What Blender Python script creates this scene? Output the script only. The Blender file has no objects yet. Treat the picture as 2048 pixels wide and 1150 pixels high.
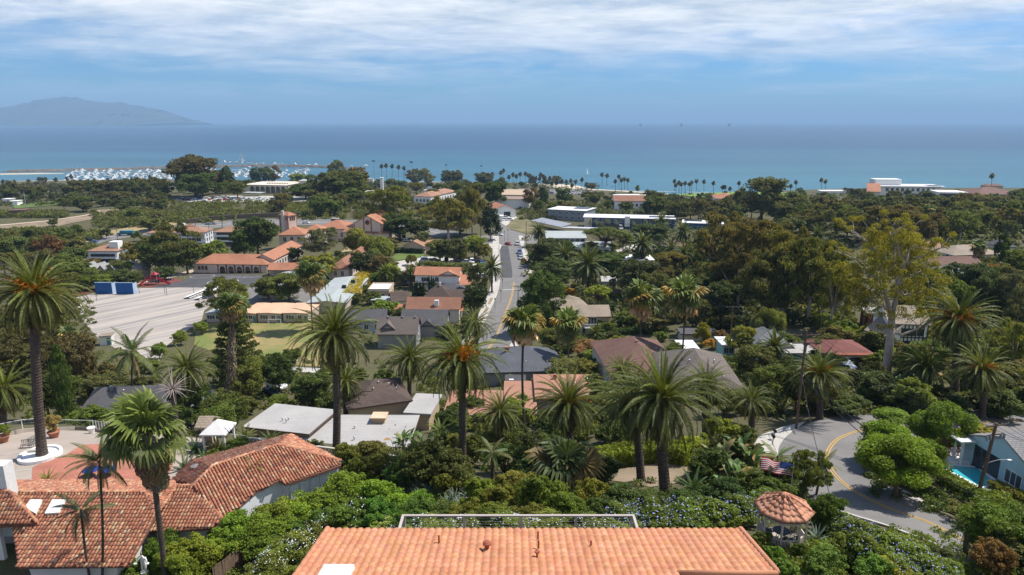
import bpy,bmesh,math,random
RU=random.uniform
import numpy as np
from mathutils import Vector,Matrix,Euler
random.seed(7)
R=math.radians
C=bpy.context.scene.collection
scene=bpy.context.scene
# ---------------------------------------------------------------- camera
CAM_Z=100.0
PITCH=R(13.7)
FOC=1365.0                      # focal length in photograph pixels (2048 wide)
cam_data=bpy.data.cameras.new('camera')
cam_data.sensor_width=36.0
cam_data.lens=36.0*FOC/2048.0
cam_data.clip_start=1.0
cam_data.clip_end=250000.0
cam=bpy.data.objects.new('camera',cam_data)
cam.location=(0,0,CAM_Z)
cam.rotation_euler=(math.pi/2-PITCH,0,0)
C.objects.link(cam)
scene.camera=cam
# ---------------------------------------------------------------- sun, sky, exposure
SUN_EL,SUN_AZ=R(57),R(66)# azimuth from +Y towards +X
to_sun=Vector((math.cos(SUN_EL)*math.sin(SUN_AZ),math.cos(SUN_EL)*math.cos(SUN_AZ),math.sin(SUN_EL)))
sun_data=bpy.data.lights.new('sun','SUN')
sun_data.energy=5.0
sun_data.angle=R(0.53)
sun_data.color=(1.0,0.955,0.885)
sun=bpy.data.objects.new('sun',sun_data)
sun.rotation_euler=to_sun.to_track_quat('Z','Y').to_euler()
sun.location=(0,0,300)
C.objects.link(sun)
world=bpy.data.worlds.new('World')
scene.world=world
world.use_nodes=True
wn,wl=world.node_tree.nodes,world.node_tree.links
wn.clear()
w_out=wn.new('ShaderNodeOutputWorld')
w_bg=wn.new('ShaderNodeBackground')
w_bg.inputs['Strength'].default_value=0.1
sky=wn.new('ShaderNodeTexSky')
sky.sky_type='NISHITA'
sky.sun_disc=False
sky.sun_elevation=SUN_EL
sky.sun_rotation=SUN_AZ
sky.altitude=0
sky.air_density=1.0
sky.dust_density=0.25
sky.ozone_density=2.2
SKY_TINT=(0.31,0.61,0.98)
CLOUD_COL=(8.4,8.6,8.9)
def world_clouds():
 n,l=wn.new,wl.new
 tc=n('ShaderNodeTexCoord')
 sep=n('ShaderNodeSeparateXYZ');l(tc.outputs['Generated'],sep.inputs[0])
 def m(op,a,b=None,clamp=False):
  k=n('ShaderNodeMath');k.operation=op;k.use_clamp=clamp
  for i,v in enumerate((a,b)):
   if v is None:continue
   if isinstance(v,(int,float)):k.inputs[i].default_value=v
   else:l(v,k.inputs[i])
  return k.outputs[0]
 z=m('MAXIMUM',sep.outputs['Z'],0.0)
 zz=m('ADD',z,0.075)
 cx=m('DIVIDE',sep.outputs['X'],zz)
 cy=m('DIVIDE',sep.outputs['Y'],zz)
 comb=n('ShaderNodeCombineXYZ');l(cx,comb.inputs[0]);l(cy,comb.inputs[1])
 comb.inputs[2].default_value=4.4
 def noise(scale,detail,rough,dist=0.0,off=0.0,sy=1.0):
  mp=n('ShaderNodeMapping');l(comb.outputs[0],mp.inputs[0])
  mp.inputs['Location'].default_value=(off,off*0.7,off)
  mp.inputs['Scale'].default_value=(1,sy,1)
  t=n('ShaderNodeTexNoise');l(mp.outputs[0],t.inputs['Vector'])
  t.inputs['Scale'].default_value=scale
  t.inputs['Detail'].default_value=detail
  t.inputs['Roughness'].default_value=rough
  t.inputs['Distortion'].default_value=dist
  return t.outputs['Fac']
 big=noise(0.27,3,0.5,0.4,5.3,1.0)
 mid=noise(1.15,9,0.64,0.8,7.7,1.0)
 s=m('ADD',m('MULTIPLY',big,0.66),m('MULTIPLY',mid,0.38))
 ramp=n('ShaderNodeMapRange');l(s,ramp.inputs['Value'])
 ramp.inputs['From Min'].default_value=0.425
 ramp.inputs['From Max'].default_value=0.57
 fade=n('ShaderNodeMapRange');l(sep.outputs['Z'],fade.inputs['Value'])
 fade.inputs['From Min'].default_value=0.03
 fade.inputs['From Max'].default_value=0.15
 fade.inputs['To Min'].default_value=0.2
 cov=m('MULTIPLY',m('MULTIPLY',ramp.outputs[0],fade.outputs[0]),1.1,True)
 shade=noise(1.5,7,0.65,0.2,1.3,1.4)
 cc=n('ShaderNodeMix');cc.data_type='RGBA'
 rs=n('ShaderNodeMapRange');l(shade,rs.inputs['Value'])
 rs.inputs['From Min'].default_value=0.35;rs.inputs['From Max'].default_value=0.62
 l(rs.outputs[0],cc.inputs['Factor'])
 cc.inputs['A'].default_value=(4.6,5.5,6.6,1)
 cc.inputs['B'].default_value=(*CLOUD_COL,1)
 tint=n('ShaderNodeMix');tint.data_type='RGBA';tint.blend_type='MULTIPLY'
 tint.inputs['Factor'].default_value=1.0
 l(sky.outputs[0],tint.inputs['A']);tint.inputs['B'].default_value=(*SKY_TINT,1)
 mix=n('ShaderNodeMix');mix.data_type='RGBA'
 l(cov,mix.inputs['Factor']);l(tint.outputs['Result'],mix.inputs['A']);l(cc.outputs['Result'],mix.inputs['B'])
 l(mix.outputs['Result'],w_bg.inputs['Color'])
 l(w_bg.outputs[0],w_out.inputs['Surface'])
world_clouds()
scene.view_settings.view_transform='Standard'
scene.view_settings.look='None'
scene.view_settings.exposure=0.38
scene.view_settings.gamma=1.0
scene.view_settings.use_curve_mapping=False
scene.render.engine='CYCLES'
cy=scene.cycles
cy.max_bounces=5
cy.diffuse_bounces=2
cy.glossy_bounces=2
cy.transmission_bounces=3
cy.transparent_max_bounces=8
cy.volume_bounces=0
cy.use_denoising=True
cy.caustics_reflective=False
cy.caustics_refractive=False
# ---------------------------------------------------------------- terrain heights
PROF={
 -1.15:[(0,27),(30,32),(45,34.5),(58,35),(70,35),(78,37),(90,43),(110,50),(150,57),(190,60),(255,60),(275,62),(300,66),(330,68),(400,66.5),(440,64),(520,66),(620,66),(700,78),(800,92),(900,95),(1125,95.5),(1157,99.4),(1180,101.5),(1400,105)],
 -0.77:[(0,26),(30,31),(45,34.5),(58,35),(70,35),(78,37),(90,43),(110,50),(150,57),(190,60),(255,60),(275,62),(300,66),(330,68),(400,66.5),(440,64),(520,66),(620,66),(700,78),(800,92),(900,95),(1125,95.5),(1157,99.4),(1180,101.5),(1400,105)],
 -0.55:[(0,24),(30,29),(45,34.6),(58,35),(72,35.4),(80,39),(95,46),(110,50),(150,57),(190,60),(262,60),(285,63),(320,66),(370,67),(410,66),(440,63.5),(480,62),(560,62),(640,63),(720,75),(850,92),(950,95),(1175,95.5),(1207,99.4),(1230,101.5),(1400,105)],
 -0.32:[(0,20.5),(22,21.5),(30,26),(45,33.5),(58,35.6),(72,37),(85,43),(100,47),(125,53),(165,58),(185,60),(300,60),(400,62),(430,62),(470,59),(540,58),(650,60),(720,75),(850,93),(950,95),(1150,95.5),(1178,99.4),(1200,101.5),(1400,105)],
 0.0:[(0,19.6),(22,20.6),(30,22.3),(40,27),(56,33),(72,40),(92,46.5),(125,53.5),(165,58),(190,60),(360,60),(430,61),(520,62),(600,66),(700,82),(800,93),(950,95),(1105,95.5),(1138,99.4),(1160,101.5),(1400,105)],
 0.14:[(0,19.6),(22,20.6),(30,22.5),(40,27.2),(56,33),(72,38),(92,43.2),(125,50.5),(165,55),(190,57),(250,58.5),(360,60),(430,62),(520,64),(620,70.5),(700,81),(800,90),(930,95),(990,95.5),(1015,99.4),(1035,101.5),(1400,105)],
 0.21:[(0,19.6),(22,20.6),(30,22.6),(40,27.4),(56,32.9),(72,36.9),(92,41.6),(125,49.5),(165,54),(190,55.8),(250,57.7),(350,60),(455,62.7),(520,65),(620,73),(700,80),(800,86),(900,93),(945,95.5),(962,99.4),(980,101.5),(1400,105)],
 0.28:[(0,19.6),(22,20.6),(30,22.6),(40,27.5),(56,32.8),(70,35.5),(85,38.5),(110,46),(140,51),(180,54),(250,57),(350,60),(455,63),(520,66),(620,75),(700,80),(800,82),(860,86),(890,97),(920,101.5),(1400,105)],
 0.51:[(0,20),(25,22.5),(37,25.4),(45,29),(50,32),(55,34.3),(62,35),(80,36.5),(90,37.5),(110,42),(140,46),(180,48),(250,50),(330,54),(455,60),(620,66),(780,74),(830,78),(850,92),(880,101.5),(1400,105)],
 0.77:[(0,22),(30,25),(42,30),(50,34),(62,35),(80,37),(100,40),(140,44),(180,45),(250,46.5),(330,52),(455,60),(640,68),(780,74),(830,78),(850,92),(880,101.5),(1400,105)],
 1.15:[(0,22),(30,25),(42,30),(50,34),(62,35),(80,37),(100,40),(140,44),(180,45),(250,46.5),(330,52),(455,60),(640,68),(780,74),(830,78),(850,92),(880,101.5),(1400,105)],
}
_us=sorted(PROF)
_tt=np.linspace(math.log(20.0),math.log(1420.0),420)# t = log(Y + 20)
_cols=np.array([np.interp(np.exp(_tt)-20.0,[p[0]for p in PROF[u]],[p[1]for p in PROF[u]])for u in _us])
_ug=np.linspace(-1.15,1.15,116)
_grid=np.array([[np.interp(u,_us,_cols[:,j])for j in range(len(_tt))]for u in _ug])
def _blur(a,axis,k):
 pad=[(0,0),(0,0)];pad[axis]=(k,k)
 b=np.pad(a,pad,mode='edge')
 c=np.cumsum(np.insert(b,0,0,axis=axis),axis=axis)
 n=2*k+1
 return (np.take(c,range(n,c.shape[axis]),axis)-np.take(c,range(0,c.shape[axis]-n),axis))/n
_grid=_blur(_blur(_grid,1,2),0,3)
def zt(x,y):
 y=max(y,0.0)
 u=min(max(x/max(y,30.0),-1.149),1.149)
 t=min(math.log(y+20.0),_tt[-1]-1e-6)
 a=(u+1.15)/2.3*(len(_ug)-1);i=int(a);a -= i
 b=(t-_tt[0])/(_tt[-1]-_tt[0])*(len(_tt)-1);j=int(b);b -= j
 i=min(i,len(_ug)-2);j=min(j,len(_tt)-2)
 g=_grid
 d=(g[i,j]*(1-a)+g[i+1,j]*a)*(1-b)+(g[i,j+1]*(1-a)+g[i+1,j+1]*a)*b
 return CAM_Z-float(d)
CP,SP=math.cos(PITCH),math.sin(PITCH)
def ray(px,py):
 a,b=(px-1024.0)/FOC,(575.0-py)/FOC
 return Vector((a,CP+b*SP,-SP+b*CP))
def P(px,py,drop):
 """the point of a pixel's line of sight that lies `drop` metres below the camera"""
 d=ray(px,py)
 k=drop/-d.z
 return Vector((d.x*k,d.y*k,CAM_Z-drop))
def G(px,py,h=0.0):
 """where a pixel's line of sight meets the ground raised by h"""
 d=ray(px,py)
 lo,k=5.0,5.0
 while k < 1500:
  if CAM_Z+d.z*k < zt(d.x*k,d.y*k)+h:
   hi=k
   for _ in range(24):
    m=(lo+hi)/2
    if CAM_Z+d.z*m < zt(d.x*m,d.y*m)+h:hi=m
    else:lo=m
   k=hi
   return Vector((d.x*k,d.y*k,CAM_Z+d.z*k))
  lo=k
  k *= 1.02
 k=(CAM_Z-0.5)/max(-d.z,1e-4)
 return Vector((d.x*k,d.y*k,0.5))
def on(x,y,h=0.0):
 return Vector((x,y,zt(x,y)+h))
def depth(p):
 return p.y*CP-(p.z-CAM_Z)*SP
def proj(p):
 d=depth(p)
 return 1024+FOC*p.x/d,575-FOC*(p.y*SP+(p.z-CAM_Z)*CP)/d
def h_for(p,py):
 """height of a post standing at p whose top shows at row py"""
 k=(575-py)/FOC
 d0,v0=depth(p),p.y*SP+(p.z-CAM_Z)*CP
 return (k*d0-v0)/(CP+k*SP)
# ---------------------------------------------------------------- labels and objects
USED={}
LM=[# landmarks of the view for wording where a thing stands
 ('the bell tower',572,450),('the arcaded school wing',460,522),('the church gable',742,455),
 ('the long low classrooms',510,625),('the playground slide',318,560),('the blue wall boards',230,577),
 ('the soccer goal',558,645),('the blue motel',1270,440),('the umbrella pine',1205,480),
 ('the white lodge',1130,480),('the street crossing',1030,480),('the white tile-roofed house',872,560),
 ('the grey craftsman house',800,680),('the tan balcony house',1190,640),('the brown hip-roofed house',1295,690),
 ('the taupe hip-roofed house',1415,730),('the half-timbered house',1790,660),('the red-tiled carport',1700,710),
 ('the pool house',1985,910),('the hairpin bend',1680,900),('the gazebo',1575,1050),('the deck railing',1035,1040),
 ('the salmon flat roofs',1100,790),('the big grey flat roof',720,850),('the tiled villa',200,1060),
 ('the brick patio',170,910),('the marina',300,350),('the hilltop college',560,375),('the freeway',440,442),
 ('the dirt hillside',170,440),('the balconied apartments',340,470),('the gabled garages',200,530),
 ('the palm-lined beach',1090,370),('the curved tile-roofed hall',1455,395),('the white cliff-top campus',1820,375),
 ('the big pale gum tree',1770,600),('the tan tiled bungalows',1930,510),('the round brown clubhouse',1975,372),
 ('the blue dump truck',252,467),('the dry school field',510,690),('the beach hangars',1020,395),
 ('the turquoise cottages',1540,670),('the tiled street house',865,610),('the tan roof by the gardens',855,385),
 ('the garage by the crossing',1010,425),('the lawn by the sea',1430,390),('the grey flat-roofed pavilion',1290,700),
 ('the slate-blue roof',1060,710),('the dark shingled bungalow',770,785),('the sand spit',70,345),
 ('the courtyard pines',700,470),('the parking lot hedge',900,520),('the solar carport',1110,445),
 ('the gravel yard',300,620),('the canyon woods',1650,430),('the grey gabled cottage',1590,680),
 ('the college parking',420,398),('the city park',60,400),('the brick-roofed hall',1250,400),('the utility pole by the bend',1600,750),
 ('the street lamp pole',1965,920),('the ocean horizon',1024,243)]
def where(px,py,k=0):
 o=sorted(LM,key=lambda a:(a[1]-px)** 2+2.2*(a[2]-py)** 2)[k]
 dx,dy=px-o[1],py-o[2]
 if abs(dx)> 1.2*abs(dy):
  return f'{"left" if dx < 0 else "right"} of {o[0]}'
 return f'{"beyond" if dy < 0 else "below"} {o[0]}'
def spot_label(desc,p,group=None):
 """a label that says what sets a thing apart by what it stands beside"""
 px,py=proj(p)
 for t in (desc+' '+where(px,py),None):
  if t and t not in USED:
   USED[t]=1
   return t
 for a in range(4):
  for b in range(a+1,14):
   t=f'{desc} {where(px, py, a)}, {where(px, py, b)}'
   if len(t.split())<= 16 and t not in USED:
    USED[t]=1
    return t
 return f'{desc} {where(px, py)}'
def tag(o,label,cat,group=None,kind=None):
 if label:
  o['label']=label;USED[label]=1
 if cat:o['category']=cat
 if group:o['group']=group
 if kind:o['kind']=kind
 return o
def thing(name,label,cat,loc,rz=0.0,group=None,sc=None):
 o=bpy.data.objects.new(name,None)
 o.empty_display_size=0.5
 o.location=loc
 o.rotation_euler=(0,0,rz)
 if sc:o.scale=sc
 C.objects.link(o)
 return tag(o,label,cat,group)
def link(name,me,parent=None,loc=(0,0,0),rot=None,sc=None,color=None):
 o=bpy.data.objects.new(name,me)
 o.location=loc
 if rot is not None:o.rotation_euler=rot
 if sc is not None:o.scale=sc
 if color is not None:o.color=(*color,1)
 if parent:o.parent=parent
 C.objects.link(o)
 return o
class MB:
 """collects faces and links them as one mesh object; uv in metres along each face"""
 def __init__(s):
  s.v,s.f,s.m=[],[],[]
 def face(s,pts,mi=0):
  n=len(s.v)
  s.v +=[tuple(p)for p in pts]
  s.f.append(tuple(range(n,n+len(pts))));s.m.append(mi)
 def quadv(s,idx,mi=0):
  s.f.append(tuple(idx));s.m.append(mi)
 def hexa(s,b,t,mi=0):
  """b, t: four bottom and four top points, counter-clockwise from above"""
  n=len(s.v)
  s.v +=[tuple(p)for p in b]+[tuple(p)for p in t]
  for q in ((3,2,1,0),(4,5,6,7),(0,1,5,4),(1,2,6,5),(2,3,7,6),(3,0,4,7)):
   s.f.append(tuple(n+i for i in q));s.m.append(mi)
 def box(s,x0,y0,z0,x1,y1,z1,mi=0):
  s.hexa([(x0,y0,z0),(x1,y0,z0),(x1,y1,z0),(x0,y1,z0)],[(x0,y0,z1),(x1,y0,z1),(x1,y1,z1),(x0,y1,z1)],mi)
 def obox(s,o,ex,ey,w,d,z0,z1,mi=0):
  """box with corner o, horizontal axes ex, ey"""
  a=[o,o+ex*w,o+ex*w+ey*d,o+ey*d]
  s.hexa([p+Vector((0,0,z0))for p in a],[p+Vector((0,0,z1))for p in a],mi)
 def bar(s,p,q,r,mi=0,r2=None,n=6):
  s.tube([p,q],[r,r if r2 is None else r2],n,mi)
 def tube(s,pts,rad,n=8,mi=0,cap=True):
  pts=[Vector(p)for p in pts]
  if isinstance(rad,(int,float)):rad=[rad]*len(pts)
  base=len(s.v)
  for i,p in enumerate(pts):
   t=(pts[min(i+1,len(pts)-1)]-pts[max(i-1,0)])
   if t.length < 1e-9:t=Vector((0,0,1))
   t.normalize()
   a=t.cross(Vector((0,0,1))if abs(t.z)< 0.9 else Vector((1,0,0))).normalized()
   b=t.cross(a)
   for k in range(n):
    c=2*math.pi*k/n
    s.v.append(tuple(p+(a*math.cos(c)+b*math.sin(c))*rad[i]))
  for i in range(len(pts)-1):
   for k in range(n):
    k2=(k+1)% n
    s.f.append((base+i*n+k,base+(i+1)*n+k,base+(i+1)*n+k2,base+i*n+k2));s.m.append(mi)
  if cap:
   s.f.append(tuple(base+k for k in range(n)));s.m.append(mi)
   s.f.append(tuple(base+(len(pts)-1)*n+k for k in reversed(range(n))));s.m.append(mi)
 def lathe(s,c,prof,n=16,mi=0):
  c=Vector(c);base=len(s.v)
  for r,z in prof:
   for k in range(n):
    a=2*math.pi*k/n
    s.v.append((c.x+r*math.cos(a),c.y+r*math.sin(a),c.z+z))
  for i in range(len(prof)-1):
   for k in range(n):
    k2=(k+1)% n
    s.f.append((base+i*n+k,base+i*n+k2,base+(i+1)*n+k2,base+(i+1)*n+k));s.m.append(mi)
  s.f.append(tuple(base+k for k in reversed(range(n))));s.m.append(mi)
  s.f.append(tuple(base+(len(prof)-1)*n+k for k in range(n)));s.m.append(mi)
 def ball(s,c,r,mi=0,n=8,sq=(1,1,1)):
  prof=[(max(1e-4,r*math.sin(math.pi*i/6)),-r*math.cos(math.pi*i/6))for i in range(7)]
  a=len(s.v);s.lathe((0,0,0),prof,n,mi)
  for i in range(a,len(s.v)):
   v=s.v[i];s.v[i]=(c[0]+v[0]*sq[0],c[1]+v[1]*sq[1],c[2]+v[2]*sq[2])
 def mesh(s,name,mats,off=None,smooth=False,uv=True):
  me=bpy.data.meshes.new(name)
  vs=s.v if off is None else [(x-off[0],y-off[1],z-off[2])for x,y,z in s.v]
  me.from_pydata(vs,[],s.f)
  for m in (mats if isinstance(mats,(list,tuple))else [mats]):me.materials.append(m)
  if any(s.m):me.polygons.foreach_set('material_index',s.m)
  if smooth:me.polygons.foreach_set('use_smooth',[True]*len(s.f))
  if uv:
   lay=me.uv_layers.new(name='uv').data
   for p in me.polygons:
    n=p.normal
    a=Vector((0,0,1)).cross(n)
    if a.length < 1e-3:a=Vector((1,0,0))
    a.normalize();b=n.cross(a)
    for li in p.loop_indices:
     co=Vector(s.v[me.loops[li].vertex_index])
     lay[li].uv=(co.dot(a),co.dot(b))
  return me
 def build(s,name,mats,parent=None,smooth=False,uv=True):
  """links the mesh (authored in world coordinates) under parent"""
  if parent is not None:
   off=parent.location if parent.parent is None else parent.location+parent.parent.location
   return link(name,s.mesh(name,mats,off,smooth,uv),parent)
  a=np.array(s.v);c=(a.min(0)+a.max(0))/2;c[2]=a[:,2].min()
  return link(name,s.mesh(name,mats,c,smooth,uv),None,c)
# ---------------------------------------------------------------- materials
MATS={}
def nt(name):
 m=bpy.data.materials.new(name);m.use_nodes=True
 return m,m.node_tree.nodes,m.node_tree.links,m.node_tree.nodes['Principled BSDF']
def plain(name,col,rough=0.7,var=0.18,scale=0.6,metal=0.0,spec=0.3,bump=0.0,col2=None,detail=5.0,uvmap=False):
 """a colour broken up by two sizes of noise (dirt, wear), optional relief"""
 if name in MATS:return MATS[name]
 m,n,l,b=nt(name)
 tc=n.new('ShaderNodeTexCoord')
 geo=n.new('ShaderNodeNewGeometry')
 t=n.new('ShaderNodeTexNoise');t.inputs['Scale'].default_value=scale;t.inputs['Detail'].default_value=detail
 t.inputs['Roughness'].default_value=0.65
 l.new(tc.outputs['UV']if uvmap else geo.outputs['Position'],t.inputs['Vector'])
 mr=n.new('ShaderNodeMapRange');l.new(t.outputs['Fac'],mr.inputs['Value'])
 mr.inputs['From Min'].default_value=0.3;mr.inputs['From Max'].default_value=0.7
 mx=n.new('ShaderNodeMix');mx.data_type='RGBA';l.new(mr.outputs[0],mx.inputs['Factor'])
 lo=tuple(c*(1-var)for c in col)if col2 is None else col2
 mx.inputs['A'].default_value=(*lo,1);mx.inputs['B'].default_value=(*(min(1,c*(1+var*0.6))for c in col),1)
 l.new(mx.outputs['Result'],b.inputs['Base Color'])
 b.inputs['Roughness'].default_value=rough
 b.inputs['Metallic'].default_value=metal
 b.inputs['Specular IOR Level'].default_value=spec
 if bump:
  bp=n.new('ShaderNodeBump');bp.inputs['Strength'].default_value=bump;bp.inputs['Distance'].default_value=0.05
  t2=n.new('ShaderNodeTexNoise');t2.inputs['Scale'].default_value=scale*9;t2.inputs['Detail'].default_value=4
  l.new(geo.outputs['Position'],t2.inputs['Vector'])
  l.new(t2.outputs['Fac'],bp.inputs['Height']);l.new(bp.outputs[0],b.inputs['Normal'])
 MATS[name]=m
 return m
def coursed(name,c1,c2,mortar,bw,rh,msize=0.03,off=0.5,rough=0.8,ridge=False,bump=0.5,spread=0.16,blotch=0.25):
 """brick-texture courses along the face's own uv: tiles, shingles, blocks, boards seen too far off to build"""
 if name in MATS:return MATS[name]
 m,n,l,b=nt(name)
 tc=n.new('ShaderNodeTexCoord')
 br=n.new('ShaderNodeTexBrick');l.new(tc.outputs['UV'],br.inputs['Vector'])
 br.offset=off
 br.inputs['Scale'].default_value=1.0
 br.inputs['Brick Width'].default_value=bw;br.inputs['Row Height'].default_value=rh
 br.inputs['Mortar Size'].default_value=msize;br.inputs['Mortar Smooth'].default_value=0.3
 br.inputs['Color1'].default_value=(*c1,1);br.inputs['Color2'].default_value=(*c2,1);br.inputs['Mortar'].default_value=(*mortar,1)
 t=n.new('ShaderNodeTexNoise');l.new(tc.outputs['UV'],t.inputs['Vector']);t.inputs['Scale'].default_value=spread
 t.inputs['Detail'].default_value=6;t.inputs['Roughness'].default_value=0.7
 mr=n.new('ShaderNodeMapRange');l.new(t.outputs['Fac'],mr.inputs['Value'])
 mr.inputs['From Min'].default_value=0.3;mr.inputs['From Max'].default_value=0.7
 mr.inputs['To Min'].default_value=1-blotch;mr.inputs['To Max'].default_value=1+blotch*0.5
 mx=n.new('ShaderNodeMix');mx.data_type='RGBA';mx.blend_type='MULTIPLY';mx.inputs['Factor'].default_value=1
 l.new(br.outputs['Color'],mx.inputs['A']);l.new(mr.outputs[0],mx.inputs['B'])
 l.new(mx.outputs['Result'],b.inputs['Base Color'])
 b.inputs['Roughness'].default_value=rough;b.inputs['Specular IOR Level'].default_value=0.25
 bp=n.new('ShaderNodeBump');bp.inputs['Strength'].default_value=bump;bp.inputs['Distance'].default_value=0.06
 if ridge:
  w=n.new('ShaderNodeTexWave');w.wave_type='BANDS';w.bands_direction='X';l.new(tc.outputs['UV'],w.inputs['Vector'])
  w.inputs['Scale'].default_value=0.314/bw
  l.new(w.outputs['Fac'],bp.inputs['Height'])
 else:
  inv=n.new('ShaderNodeMath');inv.operation='SUBTRACT';inv.inputs[0].default_value=1;l.new(br.outputs['Fac'],inv.inputs[1])
  l.new(inv.outputs[0],bp.inputs['Height'])
 l.new(bp.outputs[0],b.inputs['Normal'])
 MATS[name]=m
 return m
def leaf_mat(name,trans=0.34,rough=0.6,spec=0.22,var=0.25):
 """foliage: the plant's own colour (object colour), leaf-to-leaf tint, light let through"""
 m,n,l,b=nt(name)
 oi=n.new('ShaderNodeObjectInfo')
 at=n.new('ShaderNodeVertexColor');at.layer_name='tint'
 mx=n.new('ShaderNodeMix');mx.data_type='RGBA';mx.blend_type='MULTIPLY';mx.inputs['Factor'].default_value=1
 l.new(oi.outputs['Color'],mx.inputs['A']);l.new(at.outputs['Color'],mx.inputs['B'])
 geo=n.new('ShaderNodeNewGeometry')
 t=n.new('ShaderNodeTexNoise');t.inputs['Scale'].default_value=0.35;t.inputs['Detail'].default_value=3
 l.new(geo.outputs['Position'],t.inputs['Vector'])
 mr=n.new('ShaderNodeMapRange');l.new(t.outputs['Fac'],mr.inputs['Value'])
 mr.inputs['From Min'].default_value=0.3;mr.inputs['From Max'].default_value=0.7
 mr.inputs['To Min'].default_value=1-var;mr.inputs['To Max'].default_value=1+var
 m2=n.new('ShaderNodeMix');m2.data_type='RGBA';m2.blend_type='MULTIPLY';m2.inputs['Factor'].default_value=1
 l.new(mx.outputs['Result'],m2.inputs['A']);l.new(mr.outputs[0],m2.inputs['B'])
 l.new(m2.outputs['Result'],b.inputs['Base Color'])
 b.inputs['Roughness'].default_value=rough;b.inputs['Specular IOR Level'].default_value=spec
 tr=n.new('ShaderNodeBsdfTranslucent')
 m3=n.new('ShaderNodeMix');m3.data_type='RGBA';m3.blend_type='MULTIPLY';m3.inputs['Factor'].default_value=1
 l.new(m2.outputs['Result'],m3.inputs['A']);m3.inputs['B'].default_value=(1.5,1.35,0.6,1)
 l.new(m3.outputs['Result'],tr.inputs['Color'])
 ms=n.new('ShaderNodeMixShader');ms.inputs[0].default_value=trans
 l.new(b.outputs[0],ms.inputs[1]);l.new(tr.outputs[0],ms.inputs[2])
 l.new(ms.outputs[0],n['Material Output'].inputs['Surface'])
 MATS[name]=m
 return m
def painted(name,rough=0.4,spec=0.5):
 """a surface in the object's own colour (car paint, painted metal)"""
 m,n,l,b=nt(name)
 oi=n.new('ShaderNodeObjectInfo');l.new(oi.outputs['Color'],b.inputs['Base Color'])
 b.inputs['Roughness'].default_value=rough;b.inputs['Specular IOR Level'].default_value=spec
 MATS[name]=m
 return m
M_LEAF=leaf_mat('leaf')
M_FROND=leaf_mat('palm_frond',trans=0.18,rough=0.5,spec=0.25,var=0.12)
M_DRY=leaf_mat('dry_leaf',trans=0.15,rough=0.8,spec=0.1)
M_PAINT=painted('paint')
M_GLASS=plain('window_glass',(0.035,0.045,0.055),0.12,0.2,0.5,spec=0.7)
M_BARK=plain('bark_brown',(0.16,0.11,0.075),0.9,0.4,2.0,bump=0.6)
M_PALE=plain('bark_pale',(0.42,0.35,0.29),0.85,0.25,0.8,bump=0.2)
M_PALM=plain('palm_bark',(0.088,0.068,0.055),0.95,0.45,3.0,bump=0.8)
M_DRYBARK=plain('palm_skirt',(0.25,0.2,0.15),0.95,0.45,5.0,bump=0.8)
M_WHITE=plain('white_paint',(0.78,0.77,0.74),0.55,0.08)
M_CREAM=plain('cream_stucco',(0.66,0.60,0.50),0.85,0.1)
M_PINK=plain('pink_stucco',(0.56,0.42,0.35),0.85,0.1)
M_TAN=plain('tan_stucco',(0.48,0.36,0.24),0.85,0.1)
M_GREYW=plain('grey_siding',(0.25,0.25,0.25),0.8,0.12)
M_BRICKRED=plain('terracotta_base',(0.36,0.15,0.09),0.85,0.2)
M_DARK=plain('dark_metal',(0.03,0.03,0.032),0.5,0.2)
M_GALV=plain('galvanised_steel',(0.42,0.43,0.44),0.45,0.12,metal=0.6)
M_WOOD=plain('weathered_wood',(0.16,0.11,0.075),0.85,0.35,3.0)
M_RAIL=plain('rail_paint',(0.46,0.40,0.36),0.6,0.1)
M_CONC=plain('concrete',(0.46,0.43,0.385),0.9,0.14,0.35,bump=0.1)
M_TILE=coursed('orange_roof_tile',(0.48,0.215,0.12),(0.40,0.18,0.105),(0.22,0.09,0.055),0.34,0.42,0.03,0.0,ridge=True)
M_TILEOLD=coursed('old_roof_tile',(0.36,0.17,0.10),(0.28,0.14,0.09),(0.13,0.06,0.04),0.34,0.42,0.035,0.0,ridge=True)
M_TILEPINK=coursed('pale_roof_tile',(0.44,0.24,0.15),(0.36,0.2,0.13),(0.18,0.09,0.06),0.34,0.42,0.035,0.0,ridge=True)
M_SHGREY=coursed('grey_shingle',(0.105,0.10,0.105),(0.085,0.083,0.088),(0.05,0.05,0.05),0.5,0.25,0.015)
M_SHTAUPE=coursed('taupe_shingle',(0.165,0.135,0.115),(0.14,0.115,0.10),(0.08,0.065,0.06),0.5,0.25,0.015)
M_SHBROWN=coursed('brown_shingle',(0.19,0.105,0.08),(0.165,0.09,0.07),(0.09,0.05,0.04),0.5,0.25,0.015)
M_SHDARK=coursed('dark_shingle',(0.115,0.08,0.065),(0.09,0.064,0.053),(0.05,0.035,0.03),0.5,0.25,0.015)
M_SHTAN=coursed('tan_shingle',(0.36,0.29,0.22),(0.31,0.25,0.19),(0.18,0.14,0.1),0.6,0.35,0.03)
M_SHPINK=coursed('salmon_roofing',(0.36,0.185,0.12),(0.345,0.175,0.115),(0.31,0.15,0.1),3.0,1.0,0.012,blotch=0.14)
M_MEMB=coursed('grey_membrane',(0.40,0.38,0.36),(0.385,0.365,0.345),(0.33,0.315,0.3),9.0,0.95,0.03,blotch=0.16)
M_MEMW=coursed('white_membrane',(0.74,0.73,0.72),(0.72,0.71,0.70),(0.55,0.55,0.55),12.0,1.6,0.03,blotch=0.1)
M_METALG=coursed('green_grey_metal',(0.38,0.41,0.40),(0.36,0.39,0.385),(0.29,0.31,0.31),9.0,0.6,0.03,blotch=0.1)
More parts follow.
